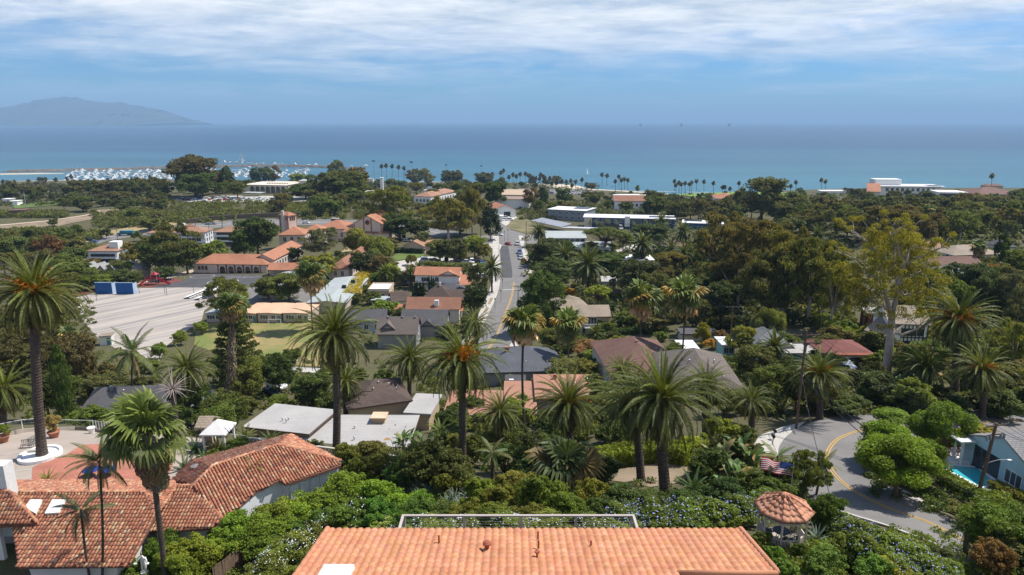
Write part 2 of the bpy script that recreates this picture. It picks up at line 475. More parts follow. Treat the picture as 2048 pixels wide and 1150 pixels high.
M_PEACH=coursed('peach_metal',(0.64,0.42,0.28),(0.61,0.40,0.265),(0.5,0.32,0.21),0.5,9.0,0.03,blotch=0.12)
M_SOLAR=coursed('solar_panel',(0.03,0.04,0.065),(0.035,0.045,0.07),(0.2,0.22,0.25),1.0,1.7,0.04,0.0,rough=0.25,blotch=0.1)
M_BLUEW=plain('motel_blue',(0.035,0.09,0.20),0.7,0.2)
# ================================================================ vegetation makers
rng=np.random.default_rng(11)
def unit(a):
 return a/np.maximum(np.linalg.norm(a,axis=1,keepdims=True),1e-9)
def np_mesh(name,v,faces4,mats,tint=None,mi=None,smooth=False):
 """v (N,3), faces4 (M,4) -> mesh, tint per vertex"""
 me=bpy.data.meshes.new(name)
 me.vertices.add(len(v));me.vertices.foreach_set('co',np.ascontiguousarray(v,np.float32).ravel())
 m=len(faces4)
 me.loops.add(m*4);me.loops.foreach_set('vertex_index',np.ascontiguousarray(faces4,np.int32).ravel())
 me.polygons.add(m)
 me.polygons.foreach_set('loop_start',np.arange(0,m*4,4,dtype=np.int32))
 try:me.polygons.foreach_set('loop_total',np.full(m,4,np.int32))
 except Exception:pass
 for k in (mats if isinstance(mats,(list,tuple))else [mats]):me.materials.append(k)
 if mi is not None:me.polygons.foreach_set('material_index',np.ascontiguousarray(mi,np.int32))
 if smooth:me.polygons.foreach_set('use_smooth',np.ones(m,bool))
 me.update(calc_edges=True)
 if tint is not None:
  at=me.color_attributes.new('tint','FLOAT_COLOR','POINT')
  c=np.ones((len(v),4),np.float32);c[:,:3]=tint
  at.data.foreach_set('color',c.ravel())
 return me
def leaf_arrays(c,nrm,size,tint,asp=0.55,tang=None):
 """one bent rhombic leaf per centre"""
 N=len(c)
 nrm=unit(nrm)
 if tang is None:tang=rng.normal(size=(N,3))
 t=unit(tang-nrm*np.sum(tang*nrm,1,keepdims=True))
 b=np.cross(nrm,t)
 s=np.broadcast_to(np.asarray(size,float),(N,))[:,None]*rng.uniform(0.75,1.25,(N,1))
 v=np.empty((N,4,3))
 v[:,0]=c-t*s
 v[:,1]=c+b*s*asp+nrm*s*0.12
 v[:,2]=c+t*s-nrm*s*0.15
 v[:,3]=c-b*s*asp+nrm*s*0.12
 f=np.arange(N*4).reshape(N,4)
 return v.reshape(-1,3),f,np.repeat(tint,4,0)
def leaf_tints(n,var=0.2,warm=0.12):
 k=rng.uniform(1-var,1+var,(n,1))
 w=rng.uniform(-warm,warm,(n,1))
 return np.clip(np.hstack([k*(1+w),k,k*(1-w)]),0,3)
def clump_leaves(cen,rad,per,leaf,up=0.35,droop=0.0,asp=0.55,var=0.2,cvar=0.16,warm=0.12,shell=0.5):
 """cen (K,3), rad (K,3) -> leaves on the skins of K clumps"""
 K=len(cen)
 n=K*per
 d=unit(rng.normal(size=(n,3))+np.array([0,0,up]))
 ci=np.repeat(np.arange(K),per)
 c=cen[ci]+d*rad[ci]*rng.uniform(shell,1.12,(n,1))
 nr=d*0.6+rng.normal(size=(n,3))*0.6+np.array([0,0,0.25])
 t=leaf_tints(n,var,warm)*np.repeat(rng.uniform(1-cvar,1+cvar,(K,1)),per,0)
 tang=None
 if droop:
  tang=rng.normal(size=(n,3))*0.5+np.array([0,0,-droop])
 return leaf_arrays(c,nr,leaf,t,asp,tang)
def frac(c,rad,r,m,ratio=0.55):
 """adds smaller sprays on the upper skins of clumps"""
 C,Q=[c],[rad*0.92]
 for _ in range(m):
  d=unit(r.normal(size=c.shape)+[0,0,0.5])
  C.append(c+d*rad*r.uniform(0.75,1.15,(len(c),1)));Q.append(rad*ratio*r.uniform(0.5,1.15,(len(c),1)))
 return np.vstack(C),np.vstack(Q)
def crown_clumps(kind,seed):
 r=np.random.default_rng(seed)
 U=r.uniform
 if kind == 'round':
  k=22;d=unit(r.normal(size=(k,3))+[0,0,0.25]);q=U(0.45,1.0,(k,1))** 0.6
  c=d*q*[0.33,0.33,0.32]+[0,0,0.57];rad=U(0.10,0.19,(k,1))*[1,1,0.8];c,rad=frac(c,rad,r,5)
 elif kind == 'bush':
  k=18;d=unit(r.normal(size=(k,3))+[0,0,0.5]);q=U(0.4,1.0,(k,1))** 0.6
  c=d*q*[0.33,0.33,0.36]+[0,0,0.45];c[:,2]=np.maximum(c[:,2],0.12);rad=U(0.10,0.19,(k,1))*[1,1,1.0];c,rad=frac(c,rad,r,6)
 elif kind == 'clip':
  k=40;d=unit(r.normal(size=(k,3))+[0,0,0.3]);c=d*[.36,.36,.25]*U(.9,1.05,(k,1))+[0,0,.68];rad=U(.11,.17,(k,1))*[1,1,.85]
 elif kind == 'gum':
  k=34;a=U(0,6.283,k);z=U(0.34,0.96,k)
  rr=np.sqrt(U(0.05,1,k))*0.42*np.sin(np.clip((z-0.18)/0.86,0,1)*math.pi)** 0.6
  c=np.stack([rr*np.cos(a),rr*np.sin(a),z],1);rad=U(0.07,0.125,(k,1))*[1,1,0.72];c,rad=frac(c,rad,r,3,.7)
 elif kind == 'umbrella':
  k=46;a=U(0,6.283,k);rr=np.sqrt(U(0,1,k))*0.43
  z=0.62+0.30*np.sqrt(np.maximum(0,1-(rr/0.5)** 2))-U(0,0.08,k)
  c=np.stack([rr*np.cos(a),rr*np.sin(a),z],1);rad=U(0.075,0.11,(k,1))*[1,1,0.75]
 elif kind == 'cone':
  k=52;z=U(0.08,0.97,k);a=U(0,6.283,k);rr=(1.02-z)*0.42*np.sqrt(U(0.35,1,k))*np.where(z < 0.2,0.85,1)
  c=np.stack([rr*np.cos(a),rr*np.sin(a),z],1);rad=(0.05+0.11*(1-z))[:,None]*U(0.8,1.2,(k,1))*[1,1,0.55]
 elif kind == 'column':
  k=30;z=np.linspace(0.05,0.97,k);a=U(0,6.283,k);rr=0.16*np.minimum(1,(1.02-z)*3)
  c=np.stack([rr*np.cos(a),rr*np.sin(a),z],1);rad=(0.32*np.minimum(1,0.25+(1.0-z)*2.4))[:,None]*[1,1,0.16]
 elif kind == 'tower':# dark upright conifer with shelves
  k=44;z=U(0.06,0.96,k);a=U(0,6.283,k);rr=0.36*np.sqrt(U(0.3,1,k))*np.minimum(1,(1.04-z)*1.9)
  c=np.stack([rr*np.cos(a),rr*np.sin(a),z],1);rad=U(0.10,0.17,(k,1))*[1,1,0.42]
 elif kind == 'weep':
  k=34;d=unit(r.normal(size=(k,3))+[0,0,0.5]);q=U(0.5,1.0,(k,1))** 0.6
  c=d*q*[0.36,0.36,0.34]+[0,0,0.58];rad=U(0.09,0.14,(k,1))*[1,1,1.55]
 elif kind == 'cypress':# broad dense conifer
  k=46;d=unit(r.normal(size=(k,3))+[0,0,0.3]);q=U(0.5,1.0,(k,1))** 0.5
  c=d*q*[0.35,0.35,0.40]+[0,0,0.54];c[:,:2]*=(1.18-0.45*c[:,2:3]);c[:,2]=np.maximum(c[:,2],0.08)
  rad=U(0.08,0.15,(k,1))*[1,1,0.6];c,rad=frac(c,rad,r,3)
 elif kind == 'star':
  lev=np.linspace(0.1,0.98,15);cs=[];rs=[]
  for i,z in enumerate(lev):
   R0=0.46*(1.03-z)** 0.8
   for b in range(6):
    a=i*0.5+b*1.047+U(-.15,.15)
    for q in (0.35,0.6,0.82,1.0):
     cs.append((R0*q*math.cos(a),R0*q*math.sin(a),z+0.03*q*q-0.02));rs.append((0.055,0.055,0.014))
  return np.array(cs),np.array(rs)
 if kind in ('round','bush','gum','cypress','weep','clip'):# fit the crown to its box
  f=0.5/np.percentile(np.abs(c[:,:2])+rad[:,:1],96)
  c[:,:2]*= f;rad[:,:2]*= f;g=1.0/np.max(c[:,2]+rad[:,2]);c[:,2]*= g;rad[:,2]*= g
 return c,rad
KIND={  # leaf size factor, up bias, droop, aspect
 'round':(1.0,0.35,0,0.6),'bush':(1.0,0.4,0,0.6),'clip':(1.0,0.3,0,0.6),'gum':(1.0,0.3,1.3,0.38),'umbrella':(0.85,0.8,0,0.5),
 'cone':(0.95,0.3,0,0.45),'column':(0.8,0.2,-1.2,0.4),'tower':(0.95,0.3,0.3,0.45),'weep':(1.0,0.2,1.6,0.3),
 'cypress':(0.9,0.4,0,0.42),'star':(0.8,0.6,0,0.4)}
LODS={'x':(0.0165,1.35),'h':(0.024,1.0),'m':(0.042,1.0),'l':(0.075,1.0)}
_crowns,_trunks={},{}
def crown_mesh(kind,var,lod):
 key=(kind,var,lod)
 if key in _crowns:return _crowns[key]
 c,rad=crown_clumps(kind,100+var*17+len(kind))
 s,cov=LODS[lod]
 f,up,droop,asp=KIND[kind]
 s *= f
 area=2*s*s*asp
 mean_r2=float(np.mean(rad[:,0]*rad[:,2]))
 per=max(6,int(cov*0.95*4*math.pi*mean_r2/area))
 if kind == 'star':per=max(6,int(per*1.6))
 v,fc,t=clump_leaves(c,rad,per,s,up,droop,asp)
 me=np_mesh('crown',v,fc,M_LEAF,t)
 _crowns[key]=me
 return me
def trunk_mesh(kind,var,mat):
 key=(kind,var,mat.name)
 if key in _trunks:return _trunks[key]
 c,rad=crown_clumps(kind,100+var*17+len(kind))
 r=random.Random(var*7+3)
 b=MB()
 if kind in ('cone','column','tower','star'):
  b.tube([(0,0,0),(0.004,0,0.5),(0,0,0.96)],[0.022,0.015,0.003],7)
  if kind == 'star':
   for i in range(0,len(c),4):
    p=c[i+3]
    b.tube([(0,0,p[2]-0.03),tuple(p)],[0.004,0.0015],3)
 elif kind == 'bush':
  for i in range(0,len(c),4):
   b.tube([(0,0,0),tuple(c[i]*0.5),tuple(c[i])],[0.016,0.009,0.004],4)
 else:
  fork={'round':0.3,'clip':.3,'weep':0.28,'gum':0.36,'umbrella':0.5,'cypress':0.2}[kind]
  b.tube([(0,0,-0.02),(r.uniform(-.02,.02),r.uniform(-.02,.02),fork*0.6),(r.uniform(-.03,.03),r.uniform(-.03,.03),fork)],[0.036,0.028,0.025],8)
  for i in range(len(c)):
   if i <(34 if kind == 'gum' else 46)and (kind == 'umbrella' or i % 2 == 0):
    p=Vector(c[i])
    s=Vector((p.x*0.12,p.y*0.12,fork*r.uniform(0.85,1.0)))
    mid=s.lerp(p,0.5)+Vector((p.x*.05,p.y*.05,-0.03 if kind != 'umbrella' else -0.05))
    b.tube([s,mid,p],[0.011,0.007,0.002],5)
 me=b.mesh('trunk',mat,smooth=True,uv=False)
 _trunks[key]=me
 return me
TREE_NAME={'round':'broadleaf_tree','clip':'round_broadleaf_tree','bush':'shrub','gum':'eucalyptus_tree','umbrella':'stone_pine','cone':'conifer_tree',
    'column':'cypress_column','tower':'conifer_tree','weep':'pepper_tree','cypress':'cypress_tree','star':'star_pine'}
TREE_CAT={'bush':'shrub'}
_tcount={}
GAIN=(2.05,1.82,1.15)
def plant(kind,loc,w,h,col,desc=None,label=None,group=None,lod=None,bark=None,name=None,rot=None):
 """a tree or shrub as one thing: trunk and crown"""
 px,py=proj(loc)
 wp=w*FOC/depth(loc)
 if lod is None:lod='x' if wp > 150 else 'h' if wp > 62 else 'm' if wp > 26 else 'l'
 nvar=3 if lod in 'ml' else 2
 i=_tcount.get(kind,0);_tcount[kind]=i+1
 var=i % nvar
 if bark is None:bark=M_PALE if kind == 'gum' else M_BARK
 lb=label or spot_label(desc,loc+Vector((0,0,h*0.6)))
 o=thing(name or TREE_NAME[kind],lb,TREE_CAT.get(kind,'tree'),loc,RU(0,6.28)if rot is None else rot,group,(w,w,h))
 k=RU(0.88,1.12)
 col=tuple(c*k*g*RU(0.94,1.06)for c,g in zip(col,GAIN))
 link('crown',crown_mesh(kind,var,lod),o,color=col)
 if kind != 'bush' or lod in 'xh':
  link('trunk',trunk_mesh(kind,var,bark),o)
 return o
def tree(kind,px,ytop,ybase,wpx,col,desc=None,label=None,group=None,**kw):
 p=G(px,ybase)
 return plant(kind,p,wpx*depth(p)/FOC,max(0.3,h_for(p,ytop)),col,desc,label,group,**kw)
def ball_leaves_obj(name,centers,radii,per,leaf,col,parent=None,kind=None,label=None,group=None,mat=None,cat=None,**kw):
 c,rd=np.asarray(centers,float),np.asarray(radii,float)
 if rd.ndim == 1:rd=rd[:,None]*[1,1,0.8]
 off=c.mean(0);off[2]=c[:,2].min()
 if parent is not None:off=np.array(parent.location)
 v,f,t=clump_leaves(c-off,rd,per,leaf,**kw)
 o=link(name,np_mesh(name,v,f,mat or M_LEAF,t),parent,tuple(off)if parent is None else (0,0,0),color=tuple(c*g for c,g in zip(col,GAIN)))
 return tag(o,label,cat,group,kind)
def hedge(label,pix,width,height,col,name='hedge',leaf=0.16,dens=1.0,group=None,pts=None):
 """clipped hedge along a path: leafy box"""
 q=[G(*p)for p in pix]if pts is None else pts
 cs,rs=[],[]
 for a,b in zip(q,q[1:]):
  n=max(2,int((b-a).length/(width*0.4)))
  for i in range(n+1):
   p=a.lerp(b,i/n)
   t=(b-a).normalized();s=Vector((-t.y,t.x,0)).normalized()
   for off in (-0.3,0.3):
    for zz in np.arange(0.3,height,0.55):
     cs.append(tuple(p+s*off*width+Vector((0,0,zz-0.05+RU(-.06,.06)))))
     rs.append((width*0.34,width*0.34,min(0.42,height*0.4)))
    cs.append(tuple(p+s*off*width+Vector((0,0,height-0.25))));rs.append((width*0.36,width*0.36,0.3))
 cs=np.array(cs);rs=np.array(rs)
 d=depth(q[0])
 leaf=max(leaf,d*0.0016)
 per=max(5,int(dens*0.55*4*math.pi*float(np.mean(rs[:,0]*rs[:,2]))/(2*leaf*leaf*0.6)))
 return ball_leaves_obj(name,cs,rs,per,leaf,col,label=label,cat='hedge',group=group,up=0.5)
# ---------------------------------------------------------------- palms
_fr={}
def pinnate_arrays(bend,pairs,ll,lw,keel=0.6,twist=0.0,seed=0):
 """a feather frond of length 1 that leaves the origin along +X and bends down; arrays"""
 r=np.random.default_rng(seed)
 n=12
 s=np.linspace(0,1,n+1)
 ang=-bend*s** 1.25
 dx=np.cos(ang);dz=np.sin(ang)
 x=np.concatenate([[0],np.cumsum((dx[1:]+dx[:-1])/2/n)]);z=np.concatenate([[0],np.cumsum((dz[1:]+dz[:-1])/2/n)])
 y=twist*s** 2
 V,F,T=[],[],[]
 w=0.011*(1-s*0.8)
 for i in range(n+1):
  V +=[(x[i],y[i]-w[i],z[i]),(x[i],y[i]+w[i],z[i])];T +=[(2.6,2.3,1.6)]*2
 for i in range(n):
  a=2*i;F.append((a,a+2,a+3,a+1))
 for k in range(pairs):
  u=0.09+0.91*(k+0.5)/pairs
  px,py,pz,an=np.interp(u,s,x),np.interp(u,s,y),np.interp(u,s,z),np.interp(u,s,ang)
  L=ll*(math.sin(math.pi*(0.12+0.83*u)** 0.8)** 0.7)*r.uniform(0.9,1.1)
  fwd=0.85+0.5*u
  tx,tz=math.cos(an),math.sin(an);nx,nz=-tz,tx
  for sd in (-1,1):
   up=keel*r.uniform(0.6,1.2)
   d=np.array([tx*fwd+nx*up,sd*1.0,tz*fwd+nz*up]);d /= np.linalg.norm(d)
   p0=np.array([px,py,pz])
   mid=p0+d*L*0.55
   tip=p0+d*L+np.array([0,0,-0.32*L])
   wv=np.array([tx,0,tz])*lw
   i0=len(V)
   V +=[tuple(p0-wv*.5),tuple(p0+wv*.5),tuple(mid+wv*.6),tuple(mid-wv*.6),tuple(tip),tuple(tip)]
   k2=r.uniform(0.7,1.3)
   T +=[(k2,k2,k2)]*4+[(k2*1.15,k2*1.1,k2*.9)]*2
   F +=[(i0,i0+1,i0+2,i0+3),(i0+3,i0+2,i0+4,i0+5)]
 return np.array(V),np.array(F),np.array(T)
def frond_mesh(bend,pairs=42,ll=0.092,lw=0.0135,keel=1.0,twist=0.0,seed=0,mat=None):
 key=(bend,pairs,ll,lw,keel,twist,seed,(mat or M_FROND).name)
 if key not in _fr:
  v,f,t=pinnate_arrays(bend,pairs,ll,lw,keel,twist,seed)
  _fr[key]=np_mesh('frond',v,f,mat or M_FROND,t)
 return _fr[key]
def rot_arr(v,e):
 return v @ np.array(e.to_matrix()).T
def frond_layout(n,seed,top=82,span=128,pw=0.8):
 r=random.Random(seed)
 for i in range(n):
  f=(i+0.5)/n
  el=top-span*f** pw+r.uniform(-7,7)
  yield f,R(el),i*2.39996+r.uniform(-.2,.2),r.uniform(-.35,.35)
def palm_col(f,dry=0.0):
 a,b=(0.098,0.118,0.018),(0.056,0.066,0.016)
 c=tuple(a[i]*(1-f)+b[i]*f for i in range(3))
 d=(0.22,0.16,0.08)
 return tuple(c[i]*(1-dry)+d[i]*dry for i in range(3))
_joined={}
def joined_crown(n,pairs,lw,seed,ll=0.15):
 key=(n,pairs,lw,seed)
 if key not in _joined:
  V,F,T,k=[],[],[],0
  for f,el,az,roll in frond_layout(n,seed):
   v,fc,t=pinnate_arrays(0.4+0.9*f** .7,pairs,ll,lw,seed=int(f*99))
   v=rot_arr(v,Euler((roll,-el,az)))
   c=np.array(palm_col(f))/np.array(palm_col(0.5))
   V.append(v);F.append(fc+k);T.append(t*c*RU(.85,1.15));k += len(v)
  _joined[key]=np_mesh('crown',np.vstack(V),np.vstack(F),M_FROND,np.vstack(T))
 return _joined[key]
def palm_trunk(b,p0,p1,r0,r1,flare=1.35,rings=0.32,n=12,mi=0):
 """ringed palm trunk: leaf-scar steps along a slightly curved axis"""
 H=(p1-p0).length
 k=max(4,int(H/rings))
 pts,rad=[],[]
 for i in range(k+1):
  s=i/k
  p=p0.lerp(p1,s)+Vector((math.sin(s*3.14159)*math.sin(H*9)*H*.018,0,0));r=r0+(r1-r0)*s
  if s < 0.12:r *= 1+(flare-1)*(1-s/0.12)** 2
  pts +=[p,p+(p1-p0).normalized()*(H/k*0.6)]
  rad +=[r*1.05,r*0.94]
 b.tube(pts,rad,n,mi)
def fruit_mesh():
 if 'fruit' in MATS:return MATS['fruit']
 c=rng.normal(size=(150,3))*[0.30,0.16,0.11]+[0.5,0,0.08]
 c[:,2]-= 0.25*np.maximum(0,c[:,0]-0.4)
 v,f,t=leaf_arrays(c,rng.normal(size=(150,3)),0.055,leaf_tints(150,.25),0.8)
 MATS['fruit']=np_mesh('fruit_stalk',v,f,M_DRY,t)
 return MATS['fruit']
def canary(px,yc,ybase,wpx,label,pxb=None,fruit=0,n=96,trunk_r=0.42,dry=0.06,wind=0.0,hang=14,seed=None,group='Canary Island date palms'):
 """feather palm: trunk, every frond its own object, orange fruit stalks"""
 pxb=px if pxb is None else pxb
 b=G(pxb,ybase);d=depth(b)
 H=h_for(b,yc)
 cpos=b+Vector(((px-proj(b+Vector((0,0,H)))[0])*d/FOC,0,H))
 L=wpx/2*d/FOC/0.95
 seed=int(px*7+yc)if seed is None else seed
 r=random.Random(seed)
 t=thing('date_palm',label,'palm tree',b,0,group)
 lo=cpos-b
 m=MB();palm_trunk(m,Vector((0,0,-0.3)),lo-Vector((0,0,L*0.02)),trunk_r,trunk_r*0.85)
 m.lathe(lo-Vector((0,0,L*0.17)),[(trunk_r*0.85,-0.1),(trunk_r*1.25,L*0.06),(trunk_r*1.35,L*0.12),(trunk_r*0.7,L*0.2)],12)
 link('trunk',m.mesh('trunk',M_PALM,uv=False),t)
 n=int(n*r.uniform(1.25,1.5))
 wind=wind or r.uniform(-.12,.2)
 for f,el,az,roll in frond_layout(n,seed,85,r.uniform(138,164),r.uniform(.72,.95)):
  bd=round((0.45+1.35*f** .6)*4)/4+0.1
  me=frond_mesh(bd,twist=(0.0,0.12,-0.12)[r.randrange(3)],seed=r.randrange(2))
  s=L*(0.86+0.2*math.sin(math.pi*min(1,f*1.3)))*r.uniform(0.92,1.06)
  if wind:
   az2=az+wind*math.sin(math.pi-az)
  else:az2=az
  dd=dry if r.random()> 0.06 else 0.55
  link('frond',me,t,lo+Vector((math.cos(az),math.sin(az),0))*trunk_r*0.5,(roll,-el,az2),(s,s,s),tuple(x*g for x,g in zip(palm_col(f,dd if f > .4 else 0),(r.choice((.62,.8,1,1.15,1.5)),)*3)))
 for i in range(hang):# dead fronds hanging against the trunk
  az=r.uniform(0,6.28)
  link('frond',frond_mesh(0.35),t,lo+Vector((math.cos(az),math.sin(az),0))*trunk_r*0.8-Vector((0,0,L*.05)),(r.uniform(-.3,.3),R(r.uniform(62,82)),az),(L*.75,)*3,(0.13,0.095,0.055))
 for i in range(fruit):
  az=i*6.283/fruit+r.uniform(-.4,.4);el=r.uniform(-5,45)
  q=link('fruit_stalk',fruit_mesh(),t,lo+Vector((0,0,L*.02)),(0,-R(el),az),(L*.38,)*3,(0.50,0.17,0.015));q['kind']='stuff'
 return t
def mid_palm(px,yc,ybase,wpx,label=None,desc=None,pxb=None,trunk_r=0.35,lod='m',group='feather palms farther down the valley',col=None,name='date_palm'):
 b=G(px if pxb is None else pxb,ybase);d=depth(b)
 H=h_for(b,yc);L=wpx/2*d/FOC/0.82
 lb=label or spot_label(desc,b+Vector((0,0,H)))
 t=thing(name,lb,'palm tree',b,RU(0,6.28),group)
 m=MB();palm_trunk(m,Vector((0,0,-0.3)),Vector((0,0,H)),trunk_r,trunk_r*.85,n=8,rings=0.8)
 link('trunk',m.mesh('trunk',M_PALM,uv=False),t)
 me=joined_crown(58,16,0.05,5)if lod == 'm' else joined_crown(26,8,0.09,6)
 k=RU(.9,1.1)
 link('crown',me,t,(0,0,H),(0,0,0),(L,L,L),tuple(c*k for c in (col or palm_col(0.5))))
 return t
# ---- fan palms
def fan_arrays(segs=26,droop=0.35,seed=0,pet=0.75,spread=2.2):
 """a fan leaf, blade radius 1 at the end of a petiole along +X"""
 r=np.random.default_rng(seed)
 V,F,T=[],[],[]
 V +=[(0,-.022,0),(0,.022,0),(pet,.016,0.02),(pet,-.016,0.02)];T +=[(1.9,1.6,.9)]*4;F.append((0,1,2,3))
 for k in range(segs):
  a=-spread+2*spread*(k+.5)/segs
  w=2*spread/segs*0.5
  ln=(0.78+0.22*math.cos(a*0.6))*r.uniform(.92,1.06)
  fold=0.06*(1 if k % 2 else -1)
  lift=0.16*math.cos(a)-0.02+0.16*abs(math.sin(a*.5))
  def pt(q,da,dz):
   return (pet+q*ln*math.cos(a+da),q*ln*math.sin(a+da),lift*q+dz)
  i=len(V)
  tipz=-droop*.7*r.uniform(.5,1.5)
  V +=[(pet,0,0),pt(.74,-w,fold),pt(.74,w,-fold),pt(.74,0,0.01)]
  V +=[pt(1.0,-w*.18,tipz),pt(1.0,w*.18,tipz)]
  c=r.uniform(.8,1.2);T +=[(c,c,c)]*4+[(c*1.35,c*1.25,c*1.0)]*2
  F +=[(i,i+1,i+3,i+2),(i+1,i+4,i+5,i+2)]
 return np.array(V),np.array(F),np.array(T)
def fan_mesh(seed=0,droop=0.35,segs=26,mat=None,spread=2.2):
 key=('fan',seed,droop,segs,(mat or M_FROND).name,spread)
 if key not in _fr:
  v,f,t=fan_arrays(segs,droop,seed,spread=spread)
  _fr[key]=np_mesh('frond',v,f,mat or M_FROND,t)
 return _fr[key]
def fan_joined(n,segs,seed,top=80,span=120,dry=False,droop=0.4,spread=2.2):
 key=('fj',n,segs,seed,top,span,dry)
 if key not in _joined:
  V,F,T,k=[],[],[],0
  for f,el,az,roll in frond_layout(n,seed,top,span):
   v,fc,t=fan_arrays(segs,droop+0.4*f,int(f*50),spread=spread)
   v=rot_arr(v*RU(.72,1.2),Euler((roll*1.6,-el,az)))
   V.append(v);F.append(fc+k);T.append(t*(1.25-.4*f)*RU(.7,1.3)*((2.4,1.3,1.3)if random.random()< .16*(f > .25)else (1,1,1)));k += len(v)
  _joined[key]=np_mesh('crown',np.vstack(V),np.vstack(F),M_DRY if dry else M_FROND,np.vstack(T))
 return _joined[key]
def fan_palm(px,yc,ybase,wpx,label=None,desc=None,pxb=None,trunk_r=0.24,lod='m',skirt=0.0,dead=0.35,group=None,col=(0.085,0.115,0.03),name='fan_palm'):
 """slim fan palm with brown dead leaves under the crown; crown joined (leaves too small to pick apart)"""
 pxb=px if pxb is None else pxb
 b=G(pxb,ybase);d=depth(b)
 H=h_for(b,yc)
 cx=(px-proj(b+Vector((0,0,H)))[0])*d/FOC
 L=wpx/2*d/FOC/1.45
 lb=label or spot_label(desc,b+Vector((0,0,H)))
 t=thing(name,lb,'palm tree',b,0,group)
 top=Vector((cx,0,H))
 m=MB();palm_trunk(m,Vector((0,0,-0.3)),top,trunk_r,trunk_r*.8,n=8 if lod != 'l' else 5,rings=0.6 if lod != 'l' else 4,flare=1.6)
 link('trunk',m.mesh('trunk',M_PALM,uv=False),t)
 n,sg={'h':(23,22),'m':(22,14),'l':(16,6)}[lod]
 k=RU(.9,1.1)
 link('crown',fan_joined(n,sg,3),t,top,(0,0,RU(0,6.28)),(L,L,L),tuple(c*k for c in col))
 if dead:
  link('skirt',fan_joined(14 if lod != 'l' else 8,8 if lod != 'l' else 4,8,-20,62,True),t,top-Vector((0,0,L*.1)),(0,0,RU(0,6.28)),(L*.85,L*.85,L),(0.30*(dead+.5),0.20*(dead+.5),0.12*(dead+.5)))
 if skirt:
  mm=MB();mm.lathe(top-Vector((0,0,skirt)),[(trunk_r*1.1,0),(trunk_r*3.0,skirt*.35),(trunk_r*3.2,skirt*.7),(trunk_r*1.2,skirt)],9)
  link('thatch',mm.mesh('thatch',M_DRYBARK,uv=False),t)
 return t
def rosette(name,label,loc,n,L,col,bend=0.7,top=75,span=80,cat='palm',pairs=18,ll=0.12,lw=0.035,trunk=0.0,group=None,parts=True,dry=0.1):
 """low feather-leaved plant (cycad, young palm): fronds as parts"""
 t=thing(name,label,cat,loc,0,group)
 if trunk:
  m=MB();palm_trunk(m,Vector((0,0,-0.2)),Vector((0,0,trunk)),0.2 if L > 1 else .12,0.16 if L > 1 else .1,rings=.2,n=8)
  link('trunk',m.mesh('trunk',M_PALM,uv=False),t)
 r=random.Random(int(loc.x*31+loc.y))
 for f,el,az,roll in frond_layout(n,int(loc.x*10),top,span):
  bd=round((0.35+bend*f)*4)/4
  c=tuple(x*(1-dry*(f > .6))+y*dry*(f > .6)for x,y in zip(col,(.4,.25,.08)))
  link('frond',frond_mesh(bd,pairs,ll,lw,0.4,0,0),t,(0,0,trunk),(roll,-el,az),(L*r.uniform(.85,1.1),)*3,c)
 return t
def blade_mesh(key,ln,w,bend,seg=5,fold=0.18,mat=None):
 """a strap or paddle leaf of length ln along +X"""
 k=('blade',key)
 if k in _fr:return _fr[k]
 V,F,T=[],[],[]
 x=z=0.0
 for i in range(seg+1):
  s=i/seg
  a=-bend*s** 1.3
  if i:x += math.cos(a)*ln/seg;z += math.sin(a)*ln/seg
  hw=w*(math.sin(math.pi*min(1,0.12+0.86*s))** 0.7 if key.startswith('paddle')else (1-s)** 0.8+0.02)
  V +=[(x,-hw,z+hw*fold),(x,0,z),(x,hw,z+hw*fold)];T +=[(1+.2*s,)*3]*3
 for i in range(seg):
  a=3*i
  F +=[(a,a+3,a+4,a+1),(a+1,a+4,a+5,a+2)]
 _fr[k]=np_mesh('leaf',np.array(V),np.array(F),mat or M_FROND,np.array(T))
 return _fr[k]
# ================================================================ land, sea, air
def ground_material():
 m,n,l,b=nt('ground_soil_and_grass')
 geo=n.new('ShaderNodeNewGeometry')
 def noise(sc,det=6,ro=0.65):
  t=n.new('ShaderNodeTexNoise');t.inputs['Scale'].default_value=sc;t.inputs['Detail'].default_value=det
  t.inputs['Roughness'].default_value=ro;l.new(geo.outputs['Position'],t.inputs['Vector']);return t.outputs['Fac']
 def ramp(v,a,c):
  r=n.new('ShaderNodeMapRange');l.new(v,r.inputs['Value']);r.inputs['From Min'].default_value=a;r.inputs['From Max'].default_value=c
  return r.outputs[0]
 def mix(f,a,c):
  x=n.new('ShaderNodeMix');x.data_type='RGBA';l.new(f,x.inputs['Factor'])
  for k,v in (('A',a),('B',c)):
   if isinstance(v,tuple):x.inputs[k].default_value=(*v,1)
   else:l.new(v,x.inputs[k])
  return x.outputs['Result']
 c1=mix(ramp(noise(0.09),0.42,0.60),(0.07,0.08,0.032),(0.115,0.105,0.052))
 c2=mix(ramp(noise(0.6),0.4,0.6),c1,(0.055,0.072,0.026))
 c3=mix(ramp(noise(4.0),0.35,0.75),c2,(0.14,0.105,0.07))
 sep=n.new('ShaderNodeSeparateXYZ');l.new(geo.outputs['Position'],sep.inputs[0])
 zz=n.new('ShaderNodeMath');zz.operation='MULTIPLY_ADD';l.new(noise(0.02),zz.inputs[0]);zz.inputs[1].default_value=-1.6;l.new(sep.outputs['Z'],zz.inputs[2])
 c4=mix(ramp(zz.outputs[0],1.6,0.9),c3,(0.52,0.44,0.32))
 l.new(c4,b.inputs['Base Color']);b.inputs['Roughness'].default_value=0.95;b.inputs['Specular IOR Level'].default_value=0.1
 bp=n.new('ShaderNodeBump');bp.inputs['Strength'].default_value=0.5;bp.inputs['Distance'].default_value=0.2
 l.new(noise(2.5),bp.inputs['Height']);l.new(bp.outputs[0],b.inputs['Normal'])
 return m
